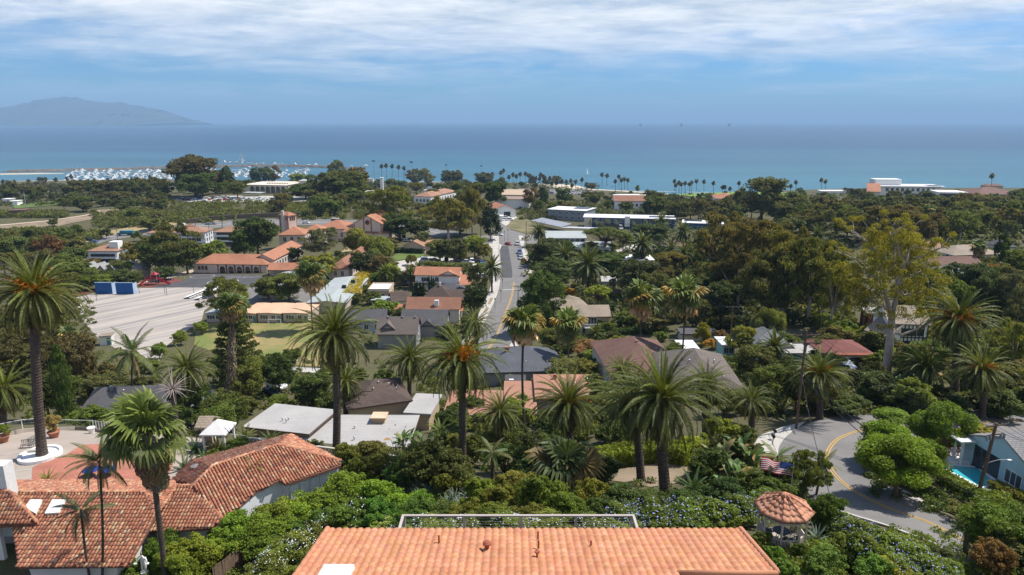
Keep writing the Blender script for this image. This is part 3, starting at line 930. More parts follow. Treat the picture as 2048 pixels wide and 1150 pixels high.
def make_ground():
 ys=np.concatenate([np.linspace(-60,-4,8),np.exp(np.linspace(math.log(20),math.log(1415),320))-20])
 us=np.linspace(-1.16,1.16,190)
 V=np.empty((len(ys),len(us),3))
 for i,y in enumerate(ys):
  for j,u in enumerate(us):
   x=u*max(y,30.0)
   V[i,j]=(x,y,zt(x,y))
 idx=np.arange(len(ys)*len(us)).reshape(len(ys),len(us))
 F=np.stack([idx[:-1,:-1],idx[:-1,1:],idx[1:,1:],idx[1:,:-1]],-1).reshape(-1,4)
 me=np_mesh('ground',V.reshape(-1,3),F,ground_material(),smooth=True)
 tag(link('ground',me),None,None,kind='structure')
make_ground()
def sheet(name,pix,mat,lift=0.06,step=None,pts=None,kind='structure'):
 """a flat covering draped on the ground inside a polygon"""
 q=[G(*p)for p in pix]if pts is None else [Vector(p)for p in pts]
 bm=bmesh.new()
 bm.faces.new([bm.verts.new(p)for p in q])
 bmesh.ops.triangulate(bm,faces=bm.faces[:])
 st=step or max(1.2,depth(sum(q,Vector())/len(q))*0.02)
 for _ in range(9):
  e=[e for e in bm.edges if e.calc_length()> st]
  if not e or len(bm.verts)> 9000:break
  bmesh.ops.subdivide_edges(bm,edges=e,cuts=1,use_grid_fill=False)
  bmesh.ops.triangulate(bm,faces=[f for f in bm.faces if len(f.verts)> 3])
 for v in bm.verts:v.co.z=zt(v.co.x,v.co.y)+lift
 bmesh.ops.recalc_face_normals(bm,faces=bm.faces[:])
 if bm.faces and sum(f.normal.z for f in bm.faces)< 0:bmesh.ops.reverse_faces(bm,faces=bm.faces[:])
 lay=bm.loops.layers.uv.new('uv')
 for f in bm.faces:
  for lp in f.loops:lp[lay].uv=(lp.vert.co.x,lp.vert.co.y)
 me=bpy.data.meshes.new(name);bm.to_mesh(me);bm.free();me.materials.append(mat)
 return tag(link(name,me),None,None,kind=kind)
def smooth_path(pts,step):
 pts=[Vector(p)for p in pts]
 out=[]
 for i in range(len(pts)-1):
  p0,p1,p2,p3=pts[max(i-1,0)],pts[i],pts[i+1],pts[min(i+2,len(pts)-1)]
  n=max(1,int((p2-p1).length/step))
  for k in range(n):
   t=k/n
   out.append(0.5*((2*p1)+(p2-p0)*t+(2*p0-5*p1+4*p2-p3)*t*t+(3*p1-p0-3*p2+p3)*t** 3))
 out.append(pts[-1])
 return out
def ribbon(name,pts,a,c,mat,lift=0.06,step=2.0,height=0.0,kind='structure',ncross=4,dash=None,smooth=True):
 """strip along a path between side offsets a and c (metres, + = to the right of travel); height > 0 gives it kerb-like sides"""
 q=smooth_path(pts,step)if smooth else [Vector(p)for p in pts]
 b=MB();rows=[];dist=0.0
 for i,p in enumerate(q):
  t=q[min(i+1,len(q)-1)]-q[max(i-1,0)]
  t.z=0;t.normalize();s=Vector((t.y,-t.x,0))
  row=[]
  for k in range(ncross+1):
   w=p+s*(a+(c-a)*k/ncross)
   row.append(Vector((w.x,w.y,zt(w.x,w.y)+lift)))
  rows.append(row)
 for i in range(len(rows)-1):
  dist +=(q[i+1]-q[i]).length
  if dash and (dist % dash[0])> dash[1]:continue
  r0,r1=rows[i],rows[i+1]
  up=Vector((0,0,height))
  for k in range(ncross):
   b.face([r0[k]+up,r0[k+1]+up,r1[k+1]+up,r1[k]+up])
  if height:
   b.face([r0[0],r0[0]+up,r1[0]+up,r1[0]]);b.face([r0[-1]+up,r0[-1],r1[-1],r1[-1]+up])
 me=b.mesh(name,mat)
 return tag(link(name,me),None,None,kind=kind)
# --- sea
def sea_material():
 m,n,l,b=nt('sea_water')
 geo=n.new('ShaderNodeNewGeometry')
 sep=n.new('ShaderNodeSeparateXYZ');l.new(geo.outputs['Position'],sep.inputs[0])
 t=n.new('ShaderNodeTexNoise');l.new(geo.outputs['Position'],t.inputs['Vector']);t.inputs['Scale'].default_value=0.0016;t.inputs['Detail'].default_value=5
 mp=n.new('ShaderNodeMapping');l.new(geo.outputs['Position'],mp.inputs[0]);mp.inputs['Scale'].default_value=(0.35,1,1)
 l.new(mp.outputs[0],t.inputs['Vector'])
 ad=n.new('ShaderNodeMath');ad.operation='MULTIPLY_ADD';l.new(t.outputs['Fac'],ad.inputs[0]);ad.inputs[1].default_value=1100;l.new(sep.outputs['Y'],ad.inputs[2])
 cr=n.new('ShaderNodeMapRange');l.new(ad.outputs[0],cr.inputs['Value']);cr.inputs['From Min'].default_value=1500;cr.inputs['From Max'].default_value=3400
 mx=n.new('ShaderNodeMix');mx.data_type='RGBA';l.new(cr.outputs[0],mx.inputs['Factor'])
 mx.inputs['A'].default_value=(0.045,0.145,0.19,1);mx.inputs['B'].default_value=(0.020,0.068,0.125,1)
 m3=n.new('ShaderNodeMapping');l.new(geo.outputs['Position'],m3.inputs[0]);m3.inputs['Scale'].default_value=(.0004,.0032,1)
 t3=n.new('ShaderNodeTexNoise');l.new(m3.outputs[0],t3.inputs['Vector']);t3.inputs['Scale'].default_value=1;t3.inputs['Detail'].default_value=7;t3.inputs['Roughness'].default_value=.65
 r3=n.new('ShaderNodeMapRange');l.new(t3.outputs['Fac'],r3.inputs['Value']);r3.inputs['From Min'].default_value=.3;r3.inputs['From Max'].default_value=.7;r3.inputs['To Min'].default_value=.8;r3.inputs['To Max'].default_value=1.2
 x3=n.new('ShaderNodeMix');x3.data_type='RGBA';x3.blend_type='MULTIPLY';x3.inputs['Factor'].default_value=1;l.new(mx.outputs['Result'],x3.inputs['A']);l.new(r3.outputs[0],x3.inputs['B'])
 l.new(x3.outputs['Result'],b.inputs['Base Color'])
 b.inputs['Roughness'].default_value=0.35;b.inputs['IOR'].default_value=1.33;b.inputs['Specular IOR Level'].default_value=0.22
 bp=n.new('ShaderNodeBump');bp.inputs['Strength'].default_value=0.9;bp.inputs['Distance'].default_value=1.5
 t2=n.new('ShaderNodeTexNoise');l.new(mp.outputs[0],t2.inputs['Vector']);t2.inputs['Scale'].default_value=0.06;t2.inputs['Detail'].default_value=8
 t2.inputs['Roughness'].default_value=0.7
 l.new(t2.outputs['Fac'],bp.inputs['Height']);l.new(bp.outputs[0],b.inputs['Normal'])
 return m
b=MB()
XS=[-70000,-12000,-3000,3000,12000,70000]
YS=[700,2500,6000,15000,40000,90000]
for i in range(5):
 for j in range(5):
  b.face([(XS[i],YS[j],0),(XS[i+1],YS[j],0),(XS[i+1],YS[j+1],0),(XS[i],YS[j+1],0)])
tag(link('sea',b.mesh('sea',sea_material(),uv=False)),None,None,kind='structure')
M_SAND=plain('beach_sand',(0.50,0.43,0.32),0.95,0.12,0.02)
M_ROCK=plain('breakwater_rock',(0.17,0.14,0.115),0.95,0.5,0.25)
def at_z(px,py,z=0.0):
 return P(px,py,CAM_Z-z)
def heap(name,label,cat,pts,half,top,mat,kind=None,jag=0.4):
 """long low ridge of rocks or sand standing in the water"""
 q=smooth_path(pts,half*1.2);b=MB();rows=[]
 for i,p in enumerate(q):
  t=q[min(i+1,len(q)-1)]-q[max(i-1,0)];t.normalize();s=Vector((t.y,-t.x,0))
  e=min(1,i/2,(len(q)-1-i)/2)*.8+.2
  rows.append([p+s*half*e*k+Vector((0,0,zz*e+RU(-jag,jag)*(zz > 0)))for k,zz in ((-1,-1),(-.55,top*.7),(-.15,top),(.2,top),(.6,top*.6),(1,-1))])
 for r0,r1 in zip(rows,rows[1:]):
  for k in range(5):b.face([r0[k],r0[k+1],r1[k+1],r1[k]])
 o=b.build(name,mat,uv=False)
 return tag(o,label,cat,kind=kind)
heap('sand_spit',None,None,[at_z(-60,350),at_z(0,348.5),at_z(70,347.5),at_z(130,347)],26,2.2,M_SAND,'structure',.2)
heap('breakwater','long low rock breakwater sheltering the marina from the open sea','breakwater',[at_z(6,344.5),at_z(140,342),at_z(340,337),at_z(480,333.5),at_z(610,334),at_z(700,337.5)],9,4.5,M_ROCK,None,0.9)
heap('sand_bar',None,None,[at_z(12,370),at_z(60,369),at_z(115,366),at_z(145,363.5)],22,1.6,M_SAND,'structure',.2)
M_FOAM=plain('surf_foam',(0.75,0.77,0.78),0.6,0.2,0.05)
for yo,xs in ((0,(0,14)),):
 b=MB()
 q=smooth_path([at_z(960,362),at_z(1060,369.5),at_z(1180,379),at_z(1300,383.5),at_z(1420,386)],12)
 for i,(p,p2)in enumerate(zip(q,q[1:])):
  if i % 5 == 3:continue
  w=RU(1.2,3.2)
  b.face([p+Vector((0,6,.15)),p2+Vector((0,6,.15)),p2+Vector((0,6+w,.15)),p+Vector((0,6+w,.15))])
 tag(link('surf',b.mesh('surf',M_FOAM)),None,None,kind='stuff')
# --- island on the horizon
M_ISLE=plain('island_scrub',(0.05,0.06,0.045),0.95,0.35,0.0012,col2=(0.065,0.065,0.05))
ISLE_Y=18000.0
def make_island():
 prof=[(-420,236),(-330,226),(-240,218),(-150,214),(-70,218),(0,217),(30,212),(60,205),(90,198),(135,193),(165,198),(190,204),(215,205.5),(240,204),(280,211.5),(312,217),(338,229),(356,244)]
 xs=np.arange(-430,362,4.0)
 hp=np.interp(xs,[p[0]for p in prof],[p[1]for p in prof])
 r=np.random.default_rng(3)
 hp=hp+np.convolve(r.normal(size=len(xs))*1.6,np.ones(3)/3,'same')
 V,nrow=[],13
 for px,py in zip(xs,hp):
  d=ray(px,py);top=CAM_Z+d.z*ISLE_Y/d.y;X=d.x*ISLE_Y/d.y
  for k in range(nrow):
   s=(k-6)/6
   hh=max(0,top)*(1-abs(s))** 0.8*(1 if k == 6 else r.uniform(.82,1.1))-(6 if abs(s)== 1 else 0)
   V.append((X+r.uniform(-60,60),ISLE_Y+s*2400,hh))
 n=len(xs);idx=np.arange(n*nrow).reshape(n,nrow)
 F=np.stack([idx[:-1,:-1],idx[1:,:-1],idx[1:,1:],idx[:-1,1:]],-1).reshape(-1,4)
 tag(link('island',np_mesh('island',np.array(V),F,M_ISLE,smooth=True)),None,None,kind='structure')
make_island()
for k,px in enumerate((1281,1363,1459)):
 d=ray(px,245.5);p=Vector((d.x/d.y*12500,12500,0));b=MB()
 for sx in (-14,14):
  for sy in (-12,12):b.bar(p+Vector((sx,sy,-3)),p+Vector((sx*.8,sy*.8,34)),2.5)
 b.box(p.x-22,p.y-18,30,p.x+22,p.y+18,44);b.box(p.x-12,p.y-8,44,p.x+6,p.y+8,56);b.bar(p+Vector((14,0,44)),p+Vector((14,0,82)),3,r2=1)
 tag(b.build('oil_platform',M_DARK,uv=False),('tiny grey oil platform on the sea horizon, first of three from the middle','tiny grey oil platform on the sea horizon between two others','tiny grey oil platform on the sea horizon, closest to the right edge')[k],'oil platform','oil platforms on the horizon')
# --- haze: one closed box of thin air round everything
hz_m=bpy.data.materials.new('sea_haze');hz_m.use_nodes=True
hn,hl=hz_m.node_tree.nodes,hz_m.node_tree.links
hn.remove(hn['Principled BSDF'])
pv=hn.new('ShaderNodeVolumePrincipled')
HAZE=7.5e-5
pv.inputs['Density'].default_value=HAZE
pv.inputs['Color'].default_value=(0.40,0.64,0.92,1)
pv.inputs['Anisotropy'].default_value=0.0
hl.new(pv.outputs[0],hn['Material Output'].inputs['Volume'])
b=MB();b.box(-75000,-4000,-16,75000,95000,780)
tag(link('haze',b.mesh('haze',hz_m,uv=False)),None,None,kind='stuff')
# --- paved and planted areas
M_ASPH=plain('asphalt_road',(0.185,0.175,0.165),0.9,0.16,0.25,bump=0.15)
M_ASPHD=plain('asphalt_dark',(0.082,0.08,0.083),0.9,0.2,0.2)
M_YEL=plain('yellow_road_paint',(0.55,0.33,0.07),0.7,0.15,3.0)
M_WLINE=plain('white_road_paint',(0.62,0.6,0.56),0.7,0.15,3.0)
M_RUBBER=plain('red_rubber',(0.20,0.062,0.05),0.95,0.15,0.4)
M_DIRT=plain('bare_dirt',(0.29,0.215,0.15),0.95,0.25,0.08,bump=0.3,col2=(0.16,0.13,0.075))
M_PATHD=plain('dirt_path',(0.46,0.36,0.26),0.95,0.15,0.2)
M_LAWN=plain('lawn',(0.11,0.16,0.035),0.95,0.3,0.3)
M_SEALAWN=plain('sea_lawn',(0.16,0.26,0.05),0.95,0.2,0.05)
M_DRYG=plain('dry_grass',(0.34,0.26,0.13),0.95,0.25,0.2)
def yard_material():
 m,n,l,b=nt('worn_school_asphalt')
 geo=n.new('ShaderNodeNewGeometry')
 m0=n.new('ShaderNodeMapping');l.new(geo.outputs['Position'],m0.inputs[0]);m0.inputs['Rotation'].default_value=(0,0,R(-52))
 mp=n.new('ShaderNodeMapping');l.new(m0.outputs[0],mp.inputs[0]);mp.inputs['Scale'].default_value=(0.045,1.0,1)
 t=n.new('ShaderNodeTexNoise');l.new(mp.outputs[0],t.inputs['Vector']);t.inputs['Scale'].default_value=0.35;t.inputs['Detail'].default_value=9;t.inputs['Roughness'].default_value=0.72
 r=n.new('ShaderNodeMapRange');l.new(t.outputs['Fac'],r.inputs['Value']);r.inputs['From Min'].default_value=0.40;r.inputs['From Max'].default_value=0.56
 t2=n.new('ShaderNodeTexNoise');l.new(geo.outputs['Position'],t2.inputs['Vector']);t2.inputs['Scale'].default_value=0.045;t2.inputs['Detail'].default_value=3
 r2=n.new('ShaderNodeMapRange');l.new(t2.outputs['Fac'],r2.inputs['Value']);r2.inputs['From Min'].default_value=0.48;r2.inputs['From Max'].default_value=0.80
 mm=n.new('ShaderNodeMath');mm.operation='MAXIMUM';l.new(r.outputs[0],mm.inputs[0]);l.new(r2.outputs[0],mm.inputs[1])
 x=n.new('ShaderNodeMix');x.data_type='RGBA';l.new(mm.outputs[0],x.inputs['Factor'])
 x.inputs['A'].default_value=(0.23,0.212,0.20,1);x.inputs['B'].default_value=(0.41,0.355,0.305,1)
 l.new(x.outputs['Result'],b.inputs['Base Color']);b.inputs['Roughness'].default_value=0.95
 return m
def field_material():
 m,n,l,b=nt('patchy_school_grass')
 geo=n.new('ShaderNodeNewGeometry')
 t=n.new('ShaderNodeTexNoise');l.new(geo.outputs['Position'],t.inputs['Vector']);t.inputs['Scale'].default_value=0.07;t.inputs['Detail'].default_value=8;t.inputs['Roughness'].default_value=0.7
 r=n.new('ShaderNodeMapRange');l.new(t.outputs['Fac'],r.inputs['Value']);r.inputs['From Min'].default_value=0.43;r.inputs['From Max'].default_value=0.62
 x=n.new('ShaderNodeMix');x.data_type='RGBA';l.new(r.outputs[0],x.inputs['Factor'])
 x.inputs['A'].default_value=(0.14,0.165,0.035,1);x.inputs['B'].default_value=(0.33,0.225,0.10,1)
 l.new(x.outputs['Result'],b.inputs['Base Color']);b.inputs['Roughness'].default_value=0.95
 return m
def paver_material():
 m=coursed('brick_pavers',(0.46,0.185,0.125),(0.40,0.155,0.105),(0.27,0.12,0.09),0.4,0.2,0.012,0.5,spread=0.5)
 return m
sheet('school_yard',[(150,596),(185,587.5),(262,576),(300,576),(345,575),(443,575.5),(470,590),(430,604),(408,622),(404,640),(372,662),(335,690),(318,722),(282,716),(236,700),(196,676),(165,640)],yard_material(),0.05)
sheet('school_yard_dark',[(301,575.5),(322,569),(368,561.5),(386,548),(470,549),(545,551),(548,560),(505,575),(443,574.8)],M_ASPHD,0.07)
sheet('school_court',[(470,588),(520,562),(600,570),(640,606),(600,615),(440,612),(432,604)],M_ASPH,0.045)
sheet('rubber_surface',[(268,570),(339,556.5),(369,561),(297,575)],M_RUBBER,0.09)
sheet('rubber_surface',[(112,593),(190,577),(192,583.5),(150,591),(116,599)],M_RUBBER,0.09)
sheet('dirt_verge',[(268,569),(345,549),(386,539),(388,547),(341,556),(270,570)],M_PATHD,0.05)
sheet('school_field',[(392,662),(408,648),(450,646),(620,646),(680,655),(700,700),(640,733),(590,731),(505,712),(430,705),(388,690)],field_material(),0.06)
sheet('walkway',[(532,753),(546,744),(592,735),(640,737),(640,746),(598,745),(560,757)],M_CONC,0.07)
for c0,r in (((405,553),4.5),((446,564),5.5)):
 c=G(*c0);q=[c+Vector((r*math.cos(a*.3142),r*math.sin(a*.3142),0))for a in range(21)]
 ribbon('court_line',q,-0.09,0.09,M_WLINE,0.10,1.0,ncross=1,smooth=False)
for k in range(6):
 a=G(430+k*14,556);ribbon('court_line',[a,a+Vector((3.2,3.5,0))],-0.09,0.09,M_WLINE,0.10,1.0,ncross=1)
STREET=[G(960,716),G(987,683),G(1006.5,638),G(1023,594),G(1028,565),G(1027,540),G(1023,512),G(1020,492),G(1017,472)]
ribbon('street',STREET,-5.2,5.2,M_ASPH,0.06,3)
ribbon('street_dark_strip',[G(1013,556),G(1013,540),G(1010,515),G(1007,492)],-1.9,2.3,M_ASPHD,0.075,3)  # darker strip along the far part of the street
ribbon('street_line',STREET[:5],-0.28,-0.10,M_YEL,0.09,3,ncross=1)
ribbon('street_line',STREET[:5],0.10,0.28,M_YEL,0.09,3,ncross=1)
ribbon('pavement',STREET,-8.6,-5.3,M_CONC,0.05,3,height=0.13)
ribbon('pavement',STREET,5.3,7.6,M_CONC,0.05,3,height=0.13)
ribbon('pavement_strip',[STREET[1],STREET[2],STREET[3]],-7.2,-6.2,M_DIRT,0.20,3,dash=(11,7))
ribbon('stop_line',[G(1003,580),G(1050,578)],-0.25,0.25,M_WLINE,0.095,2,ncross=1)
sheet('crossing',[(858,487),(905,478),(975,470.5),(985,462),(1000,452),(1006,440),(1015,440),(1012,452),(1022,460),(1050,468),(1080,472),(1080,486),(1052,489),(1050,500),(1000,500),(985,492),(960,491),(880,494)],M_ASPH,0.07)
sheet('corner_plaza',[(975,488),(992,486),(1004,490),(1000,500),(984,497)],M_CONC,0.12)
sheet('bare_bank',[(1013,456),(1020,443),(1036,434),(1055,437),(1070,452),(1066,466),(1050,466)],plain('dry_bank',(.20,.155,.085),.95,.35,.12,col2=(.09,.10,.04)),0.1)
sheet('garage_forecourt',[(1000,445),(1005,437),(1030,432),(1037,436),(1022,446),(1012,452)],M_CONC,0.09)
FWY=[G(60,515),G(150,492),G(195,479.5),G(250,470.5),G(330,459.5),G(430,451),G(520,446),G(610,445.5),G(700,447),G(800,455),G(900,472)]
ribbon('freeway',FWY,-12,9,M_ASPH,0.10,8,ncross=6)
ribbon('freeway_line',FWY,-1.8,-1.3,M_WLINE,0.14,8,ncross=1)
ribbon('freeway_verge',FWY[1:6],-22,-12.5,M_DRYG,0.09,8)
sheet('dirt_hillside',[(0,458),(0,450),(58,447),(120,440),(176,430),(196,420),(236,418),(256,422),(222,430),(180,440),(130,450),(90,462),(60,466),(28,462)],M_DIRT,0.25,5)
sheet('dirt_slope',[(160,470),(208,466),(268,457),(330,448),(380,444),(350,451),(270,463),(205,474),(165,482)],M_DRYG,0.3,5)
ribbon('dirt_path',[G(-20,453),G(20,450),G(62,446),(G(96,443)),G(140,436.5),G(182,429.5),G(196,423)],-2.2,2.2,M_PATHD,0.45,5)
sheet('parking_lot',[(352,404),(360,396),(440,392),(560,393),(640,396),(620,404),(480,405)],M_CONC,0.3,6)
sheet('dirt_slope',[(282,414),(300,405),(350,402),(345,410),(310,420)],M_DIRT,0.3,5)
sheet('park_lawn',[(20,409),(60,405),(140,402),(160,406),(100,412),(30,418)],M_LAWN,0.4,8)
sheet('college_lawn',[(640,394),(668,389),(676,394),(650,401)],M_LAWN,0.4,4)
sheet('church_parking',[(768,536),(790,524),(830,517),(868,512),(900,517),(958,520),(950,534),(880,540),(820,545)],M_CONC,0.08)
sheet('church_lawn',[(784,514),(802,504),(838,505),(852,510),(826,518),(792,521)],M_LAWN,0.09)
sheet('church_lawn',[(672,512),(700,490),(730,490),(742,504),(720,520)],M_DRYG,0.09)
sheet('lodge_parking',[(1230,500),(1262,490),(1300,486),(1320,492),(1280,505),(1240,510)],M_CONC,0.08)
sheet('sea_lawn',[(1352,391),(1380,385.5),(1490,384.2),(1600,385.5),(1600,397),(1500,402),(1420,398)],M_SEALAWN,0.4,8)
sheet('beach_parking',[(985,384),(1010,378),(1100,377.5),(1190,382),(1196,388),(1080,389)],M_ASPH,0.35,8)
BEND=[G(2120,838),G(2048,842),G(1960,846),G(1850,852),G(1765,856),G(1712,864.5),G(1671,883),G(1653,915),G(1669,950),G(1712,986),G(1786,1021.5),G(1880,1057),G(1990,1102),G(2110,1150)]
ribbon('hairpin_road',BEND,-3.6,4.9,M_ASPH,0.07,1.2,ncross=6)
ribbon('hairpin_line',BEND,-0.2,-0.08,M_YEL,0.10,1.2,ncross=1)
ribbon('hairpin_line',BEND,0.08,0.2,M_YEL,0.10,1.2,ncross=1)
ribbon('kerb',BEND[4:],-4.05,-3.6,M_CONC,0.06,1.0,height=0.14,ncross=1)
ribbon('gutter',BEND[7:],-4.9,-4.05,M_CONC,0.075,1.0,ncross=1)
ribbon('kerb',BEND[9:],4.9,5.3,M_CONC,0.06,1.0,height=0.14,ncross=1)
sheet('driveway',[(1500,905),(1518,872),(1560,856),(1612,843),(1590,862),(1572,878),(1563,897),(1566,925),(1548,955),(1515,940)],M_CONC,0.065)
sheet('driveway',[(1815,826),(1830,800),(1862,806),(1858,842),(1830,846)],M_CONC,0.065)
sheet('driveway',[(1735,790),(1742,752),(1775,748),(1768,790),(1760,800)],M_CONC,0.06)
sheet('bare_soil',[(1225,962),(1240,938),(1330,926),(1375,935),(1372,965),(1300,975)],M_DIRT,0.06)
sheet('bare_soil',[(1560,1120),(1650,1108),(1700,1130),(1690,1165),(1580,1165)],M_DIRT,0.05)
sheet('bare_soil',[(1722,905),(1745,915),(1790,985),(1850,1020),(1910,1034),(1990,1040),(2000,1015),(1900,990),(1800,930),(1760,895)],plain('leaf_litter',(0.11,0.08,0.05),0.95,0.4,0.8),0.06)
COURT_Z=65.0
M_COURT=plain('courtyard_paving',(0.36,0.30,0.25),0.9,0.14,0.25)
sheet('courtyard',[(-120,900),(-20,876),(47,865),(117,861),(188,863),(232,872),(300,868),(420,880),(402,915),(380,965),(350,978),(-160,1000)],M_COURT,0.05)
sheet('brick_paving',[(63,972),(65,936),(88,925),(129,913),(150,899),(164,891),(230,887),(300,886),(345,892),(345,935),(330,965)],paver_material(),0.07)
ribbon('paving_joint',[G(-20,912),G(60,905),G(128,903)],-.04,.04,M_WLINE,0.085,2,ncross=1)
ribbon('paving_joint',[G(-20,950),G(63,940)],-.04,.04,M_WLINE,0.085,2,ncross=1)
ribbon('flagstone_path',[G(1400,1064),G(1440,1060),G(1480,1052),G(1510,1049)],-.6,.6,plain('flagstone',(0.44,0.36,0.28),0.9,0.25,1.2),0.06,1,ncross=2)
# ================================================================ building makers
Z=Vector((0,0,1))
_win={}
def window_mesh(w,h,fr):
 k=(round(w,2),round(h,2),fr)
 if k not in _win:
  b=MB();t=0.09;o=0.07
  b.box(-w/2-t,-o,-t,w/2+t,0.03,0);b.box(-w/2-t,-o,h,w/2+t,0.03,h+t)
  b.box(-w/2-t,-o+.002,0,-w/2,0.03,h);b.box(w/2,-o+.002,0,w/2+t,0.03,h)
  nm=2 if w > 1.6 else 1
  for i in range(1,nm+1):
   x=-w/2+w*i/(nm+1);b.box(x-.035,-o+.015,0,x+.035,0.0,h)
  fm=b.mesh('window',{'w':M_WHITE,'d':M_DARK,'t':M_TAN,'b':M_BRICKRED}[fr],uv=False)
  p=MB();p.box(-w/2,-0.03,0,w/2,0.02,h)
  _win[k]=(fm,p.mesh('pane',M_GLASS,uv=False))
 return _win[k]
def put_window(th,p,ex,w,h,fr='w',name='window'):
 fm,pm=window_mesh(w,h,fr)
 o=link(name,fm,th,p-th.location,(0,0,math.atan2(ex.y,ex.x)))
 link('pane',pm,o)
 return o
class Frame:pass
def block(th,a,c,h,dep,roof='hip',rise=1.6,wallm=None,roofm=None,oh=0.5,wins=(),base=None,fascia=None,fr='w',zc=None,wid=None,roof_name='roof',ohf=None,posts=False):
 """adds walls, roof and windows of one wing to th; a, c: pixels of its front eave ends, h eave height above ground"""
 wallm=wallm or M_CREAM
 p=G(a[0],a[1],h)if zc is None else P(a[0],a[1],CAM_Z-zc)
 q=P(c[0],c[1],CAM_Z-p.z)
 ex=q-p;w=ex.length if wid is None else wid;ex.normalize();ey=Vector((-ex.y,ex.x,0))
 cor=[p,p+ex*w,p+ex*w+ey*dep,p+ey*dep]
 ze=p.z
 zg=min(zt(v.x,v.y)for v in cor)-0.4
 if base is not None:zg=max(zg,ze-base)
 of=oh if ohf is None else ohf
 i=[p+ex*oh+ey*of,p+ex*(w-oh)+ey*of,p+ex*(w-oh)+ey*(dep-oh),p+ex*oh+ey*(dep-oh)]
 b=MB()
 lo=[Vector((v.x,v.y,zg))for v in i];hi=[Vector((v.x,v.y,ze-.02))for v in i]
 if posts:
  for k in range(4):
   pb=MB();pb.obox(Vector((i[k].x-.1,i[k].y-.1,0)),Vector((1,0,0)),Vector((0,1,0)),.2,.2,zg,ze-.1);pb.build('post',wallm,th)
 else:
  for k in range(4):b.face([lo[k],lo[(k+1)% 4],hi[(k+1)% 4],hi[k]])
 r=MB();th_=0.16
 if roof in ('gable_x','gable_y'):
  if roof == 'gable_x':
   m0,m1=(i[0]+i[3])/2,(i[1]+i[2])/2
   g=rise*(dep/2-0.02)/(dep/2)
   b.face([hi[3],hi[0],Vector((m0.x,m0.y,ze+rise-.12))]);b.face([hi[1],hi[2],Vector((m1.x,m1.y,ze+rise-.12))])
   A,B=(cor[0]+cor[3])/2+Z*rise,(cor[1]+cor[2])/2+Z*rise
   faces=[[cor[0],cor[1],B,A],[cor[2],cor[3],A,B]]
  else:
   m0,m1=(i[0]+i[1])/2,(i[2]+i[3])/2
   b.face([hi[0],hi[1],Vector((m0.x,m0.y,ze+rise-.12))]);b.face([hi[2],hi[3],Vector((m1.x,m1.y,ze+rise-.12))])
   A,B=(cor[0]+cor[1])/2+Z*rise,(cor[2]+cor[3])/2+Z*rise
   faces=[[cor[1],cor[2],B,A],[cor[3],cor[0],A,B]]
  for f in faces:
   r.hexa([v-Z*th_ for v in f],f)
 elif roof == 'hip':
  if w >= dep:
   A,B=p+ex*dep/2+ey*dep/2+Z*rise,p+ex*(w-dep/2)+ey*dep/2+Z*rise
   if (A-B).length < .05:B=A
   fs=[[cor[0],cor[1],B,A],[cor[1],cor[2],B],[cor[2],cor[3],A,B],[cor[3],cor[0],A]]
  else:
   A,B=p+ex*w/2+ey*w/2+Z*rise,p+ex*w/2+ey*(dep-w/2)+Z*rise
   fs=[[cor[0],cor[1],A],[cor[1],cor[2],B,A],[cor[2],cor[3],B],[cor[3],cor[0],A,B]]
  for f in fs:r.face(f)
  for k in range(4):
   u,v=cor[k],cor[(k+1)% 4]
   r.face([u-Z*th_,v-Z*th_,v,u])
  r.face([cor[3]-Z*th_,cor[2]-Z*th_,cor[1]-Z*th_,cor[0]-Z*th_])
 else:
  up=[0,0,rise,rise]if roof == 'shed' else [0,0,0,0]
  if roof == 'fall':up=[rise,rise,0,0]
  if roof == 'side':up=[0,rise,rise,0]
  top=[cor[k]+Z*up[k]for k in range(4)]
  r.hexa([v-Z*0.3 for v in top],top)
  for k in range(4):
   a0,a1=k,(k+1)% 4
   if up[a0]or up[a1]:
    b.face([hi[a0],hi[a1],hi[a1]+Z*(up[a1]*.93),hi[a0]+Z*(up[a0]*.93)])
 if b.f:b.build('wall',wallm,th)
 r.build(roof_name,roofm or M_TILE,th)
 f=Frame();f.o,f.ex,f.ey,f.w,f.d,f.ze,f.zg,f.h,f.oh,f.th=p,ex,ey,w,dep,ze,zg,h,oh,th
 for wn_ in wins:
  side,n,zs,ww,wh=wn_[:5]
  lo_,hi_=(wn_[5]if len(wn_)> 5 else (0.08,0.92))
  for k in range(n):
   s=lo_+(hi_-lo_)*(k+.5)/n
   if side == 'f':pos,dx=p+ex*(oh+s*(w-2*oh))+ey*of,ex
   elif side == 'r':pos,dx=p+ex*(w-oh)+ey*(oh+s*(dep-2*oh)),ey
   else:pos,dx=p+ex*oh+ey*(oh+s*(dep-2*oh)),-ey
   put_window(th,Vector((pos.x,pos.y,ze-h+zs)),dx,ww,wh,fr)
 return f
def house(name,label,cat,a,c,h,dep,group=None,**kw):
 p=G(a[0],a[1],h)if kw.get('zc')is None else P(a[0],a[1],CAM_Z-kw['zc'])
 th=thing(name,label,cat,(p.x,p.y,p.z-h),0,group)
 f=block(th,a,c,h,dep,**kw)
 return th,f
def fpt(f,u,v,z):
 """a point of a block: u, v fractions along front and depth, z metres above the eave"""
 return Vector((0,0,f.ze+z))+Vector((f.o.x,f.o.y,0))+f.ex*f.w*u+f.ey*f.d*v
def box_part(f,name,u,v,z,sx,sy,sz,mat,parent=None):
 """an upright box on a block, centred at u, v"""
 c=fpt(f,u,v,z);b=MB()
 b.obox(c-f.ex*sx/2-f.ey*sy/2,f.ex,f.ey,sx,sy,0,sz)
 return b.build(name,mat,parent or f.th)
def chimney(f,u,v,z,sx=0.8,sy=0.6,sz=1.6,mat=None):
 o=box_part(f,'chimney',u,v,z,sx,sy,sz,mat or M_WHITE)
 return o
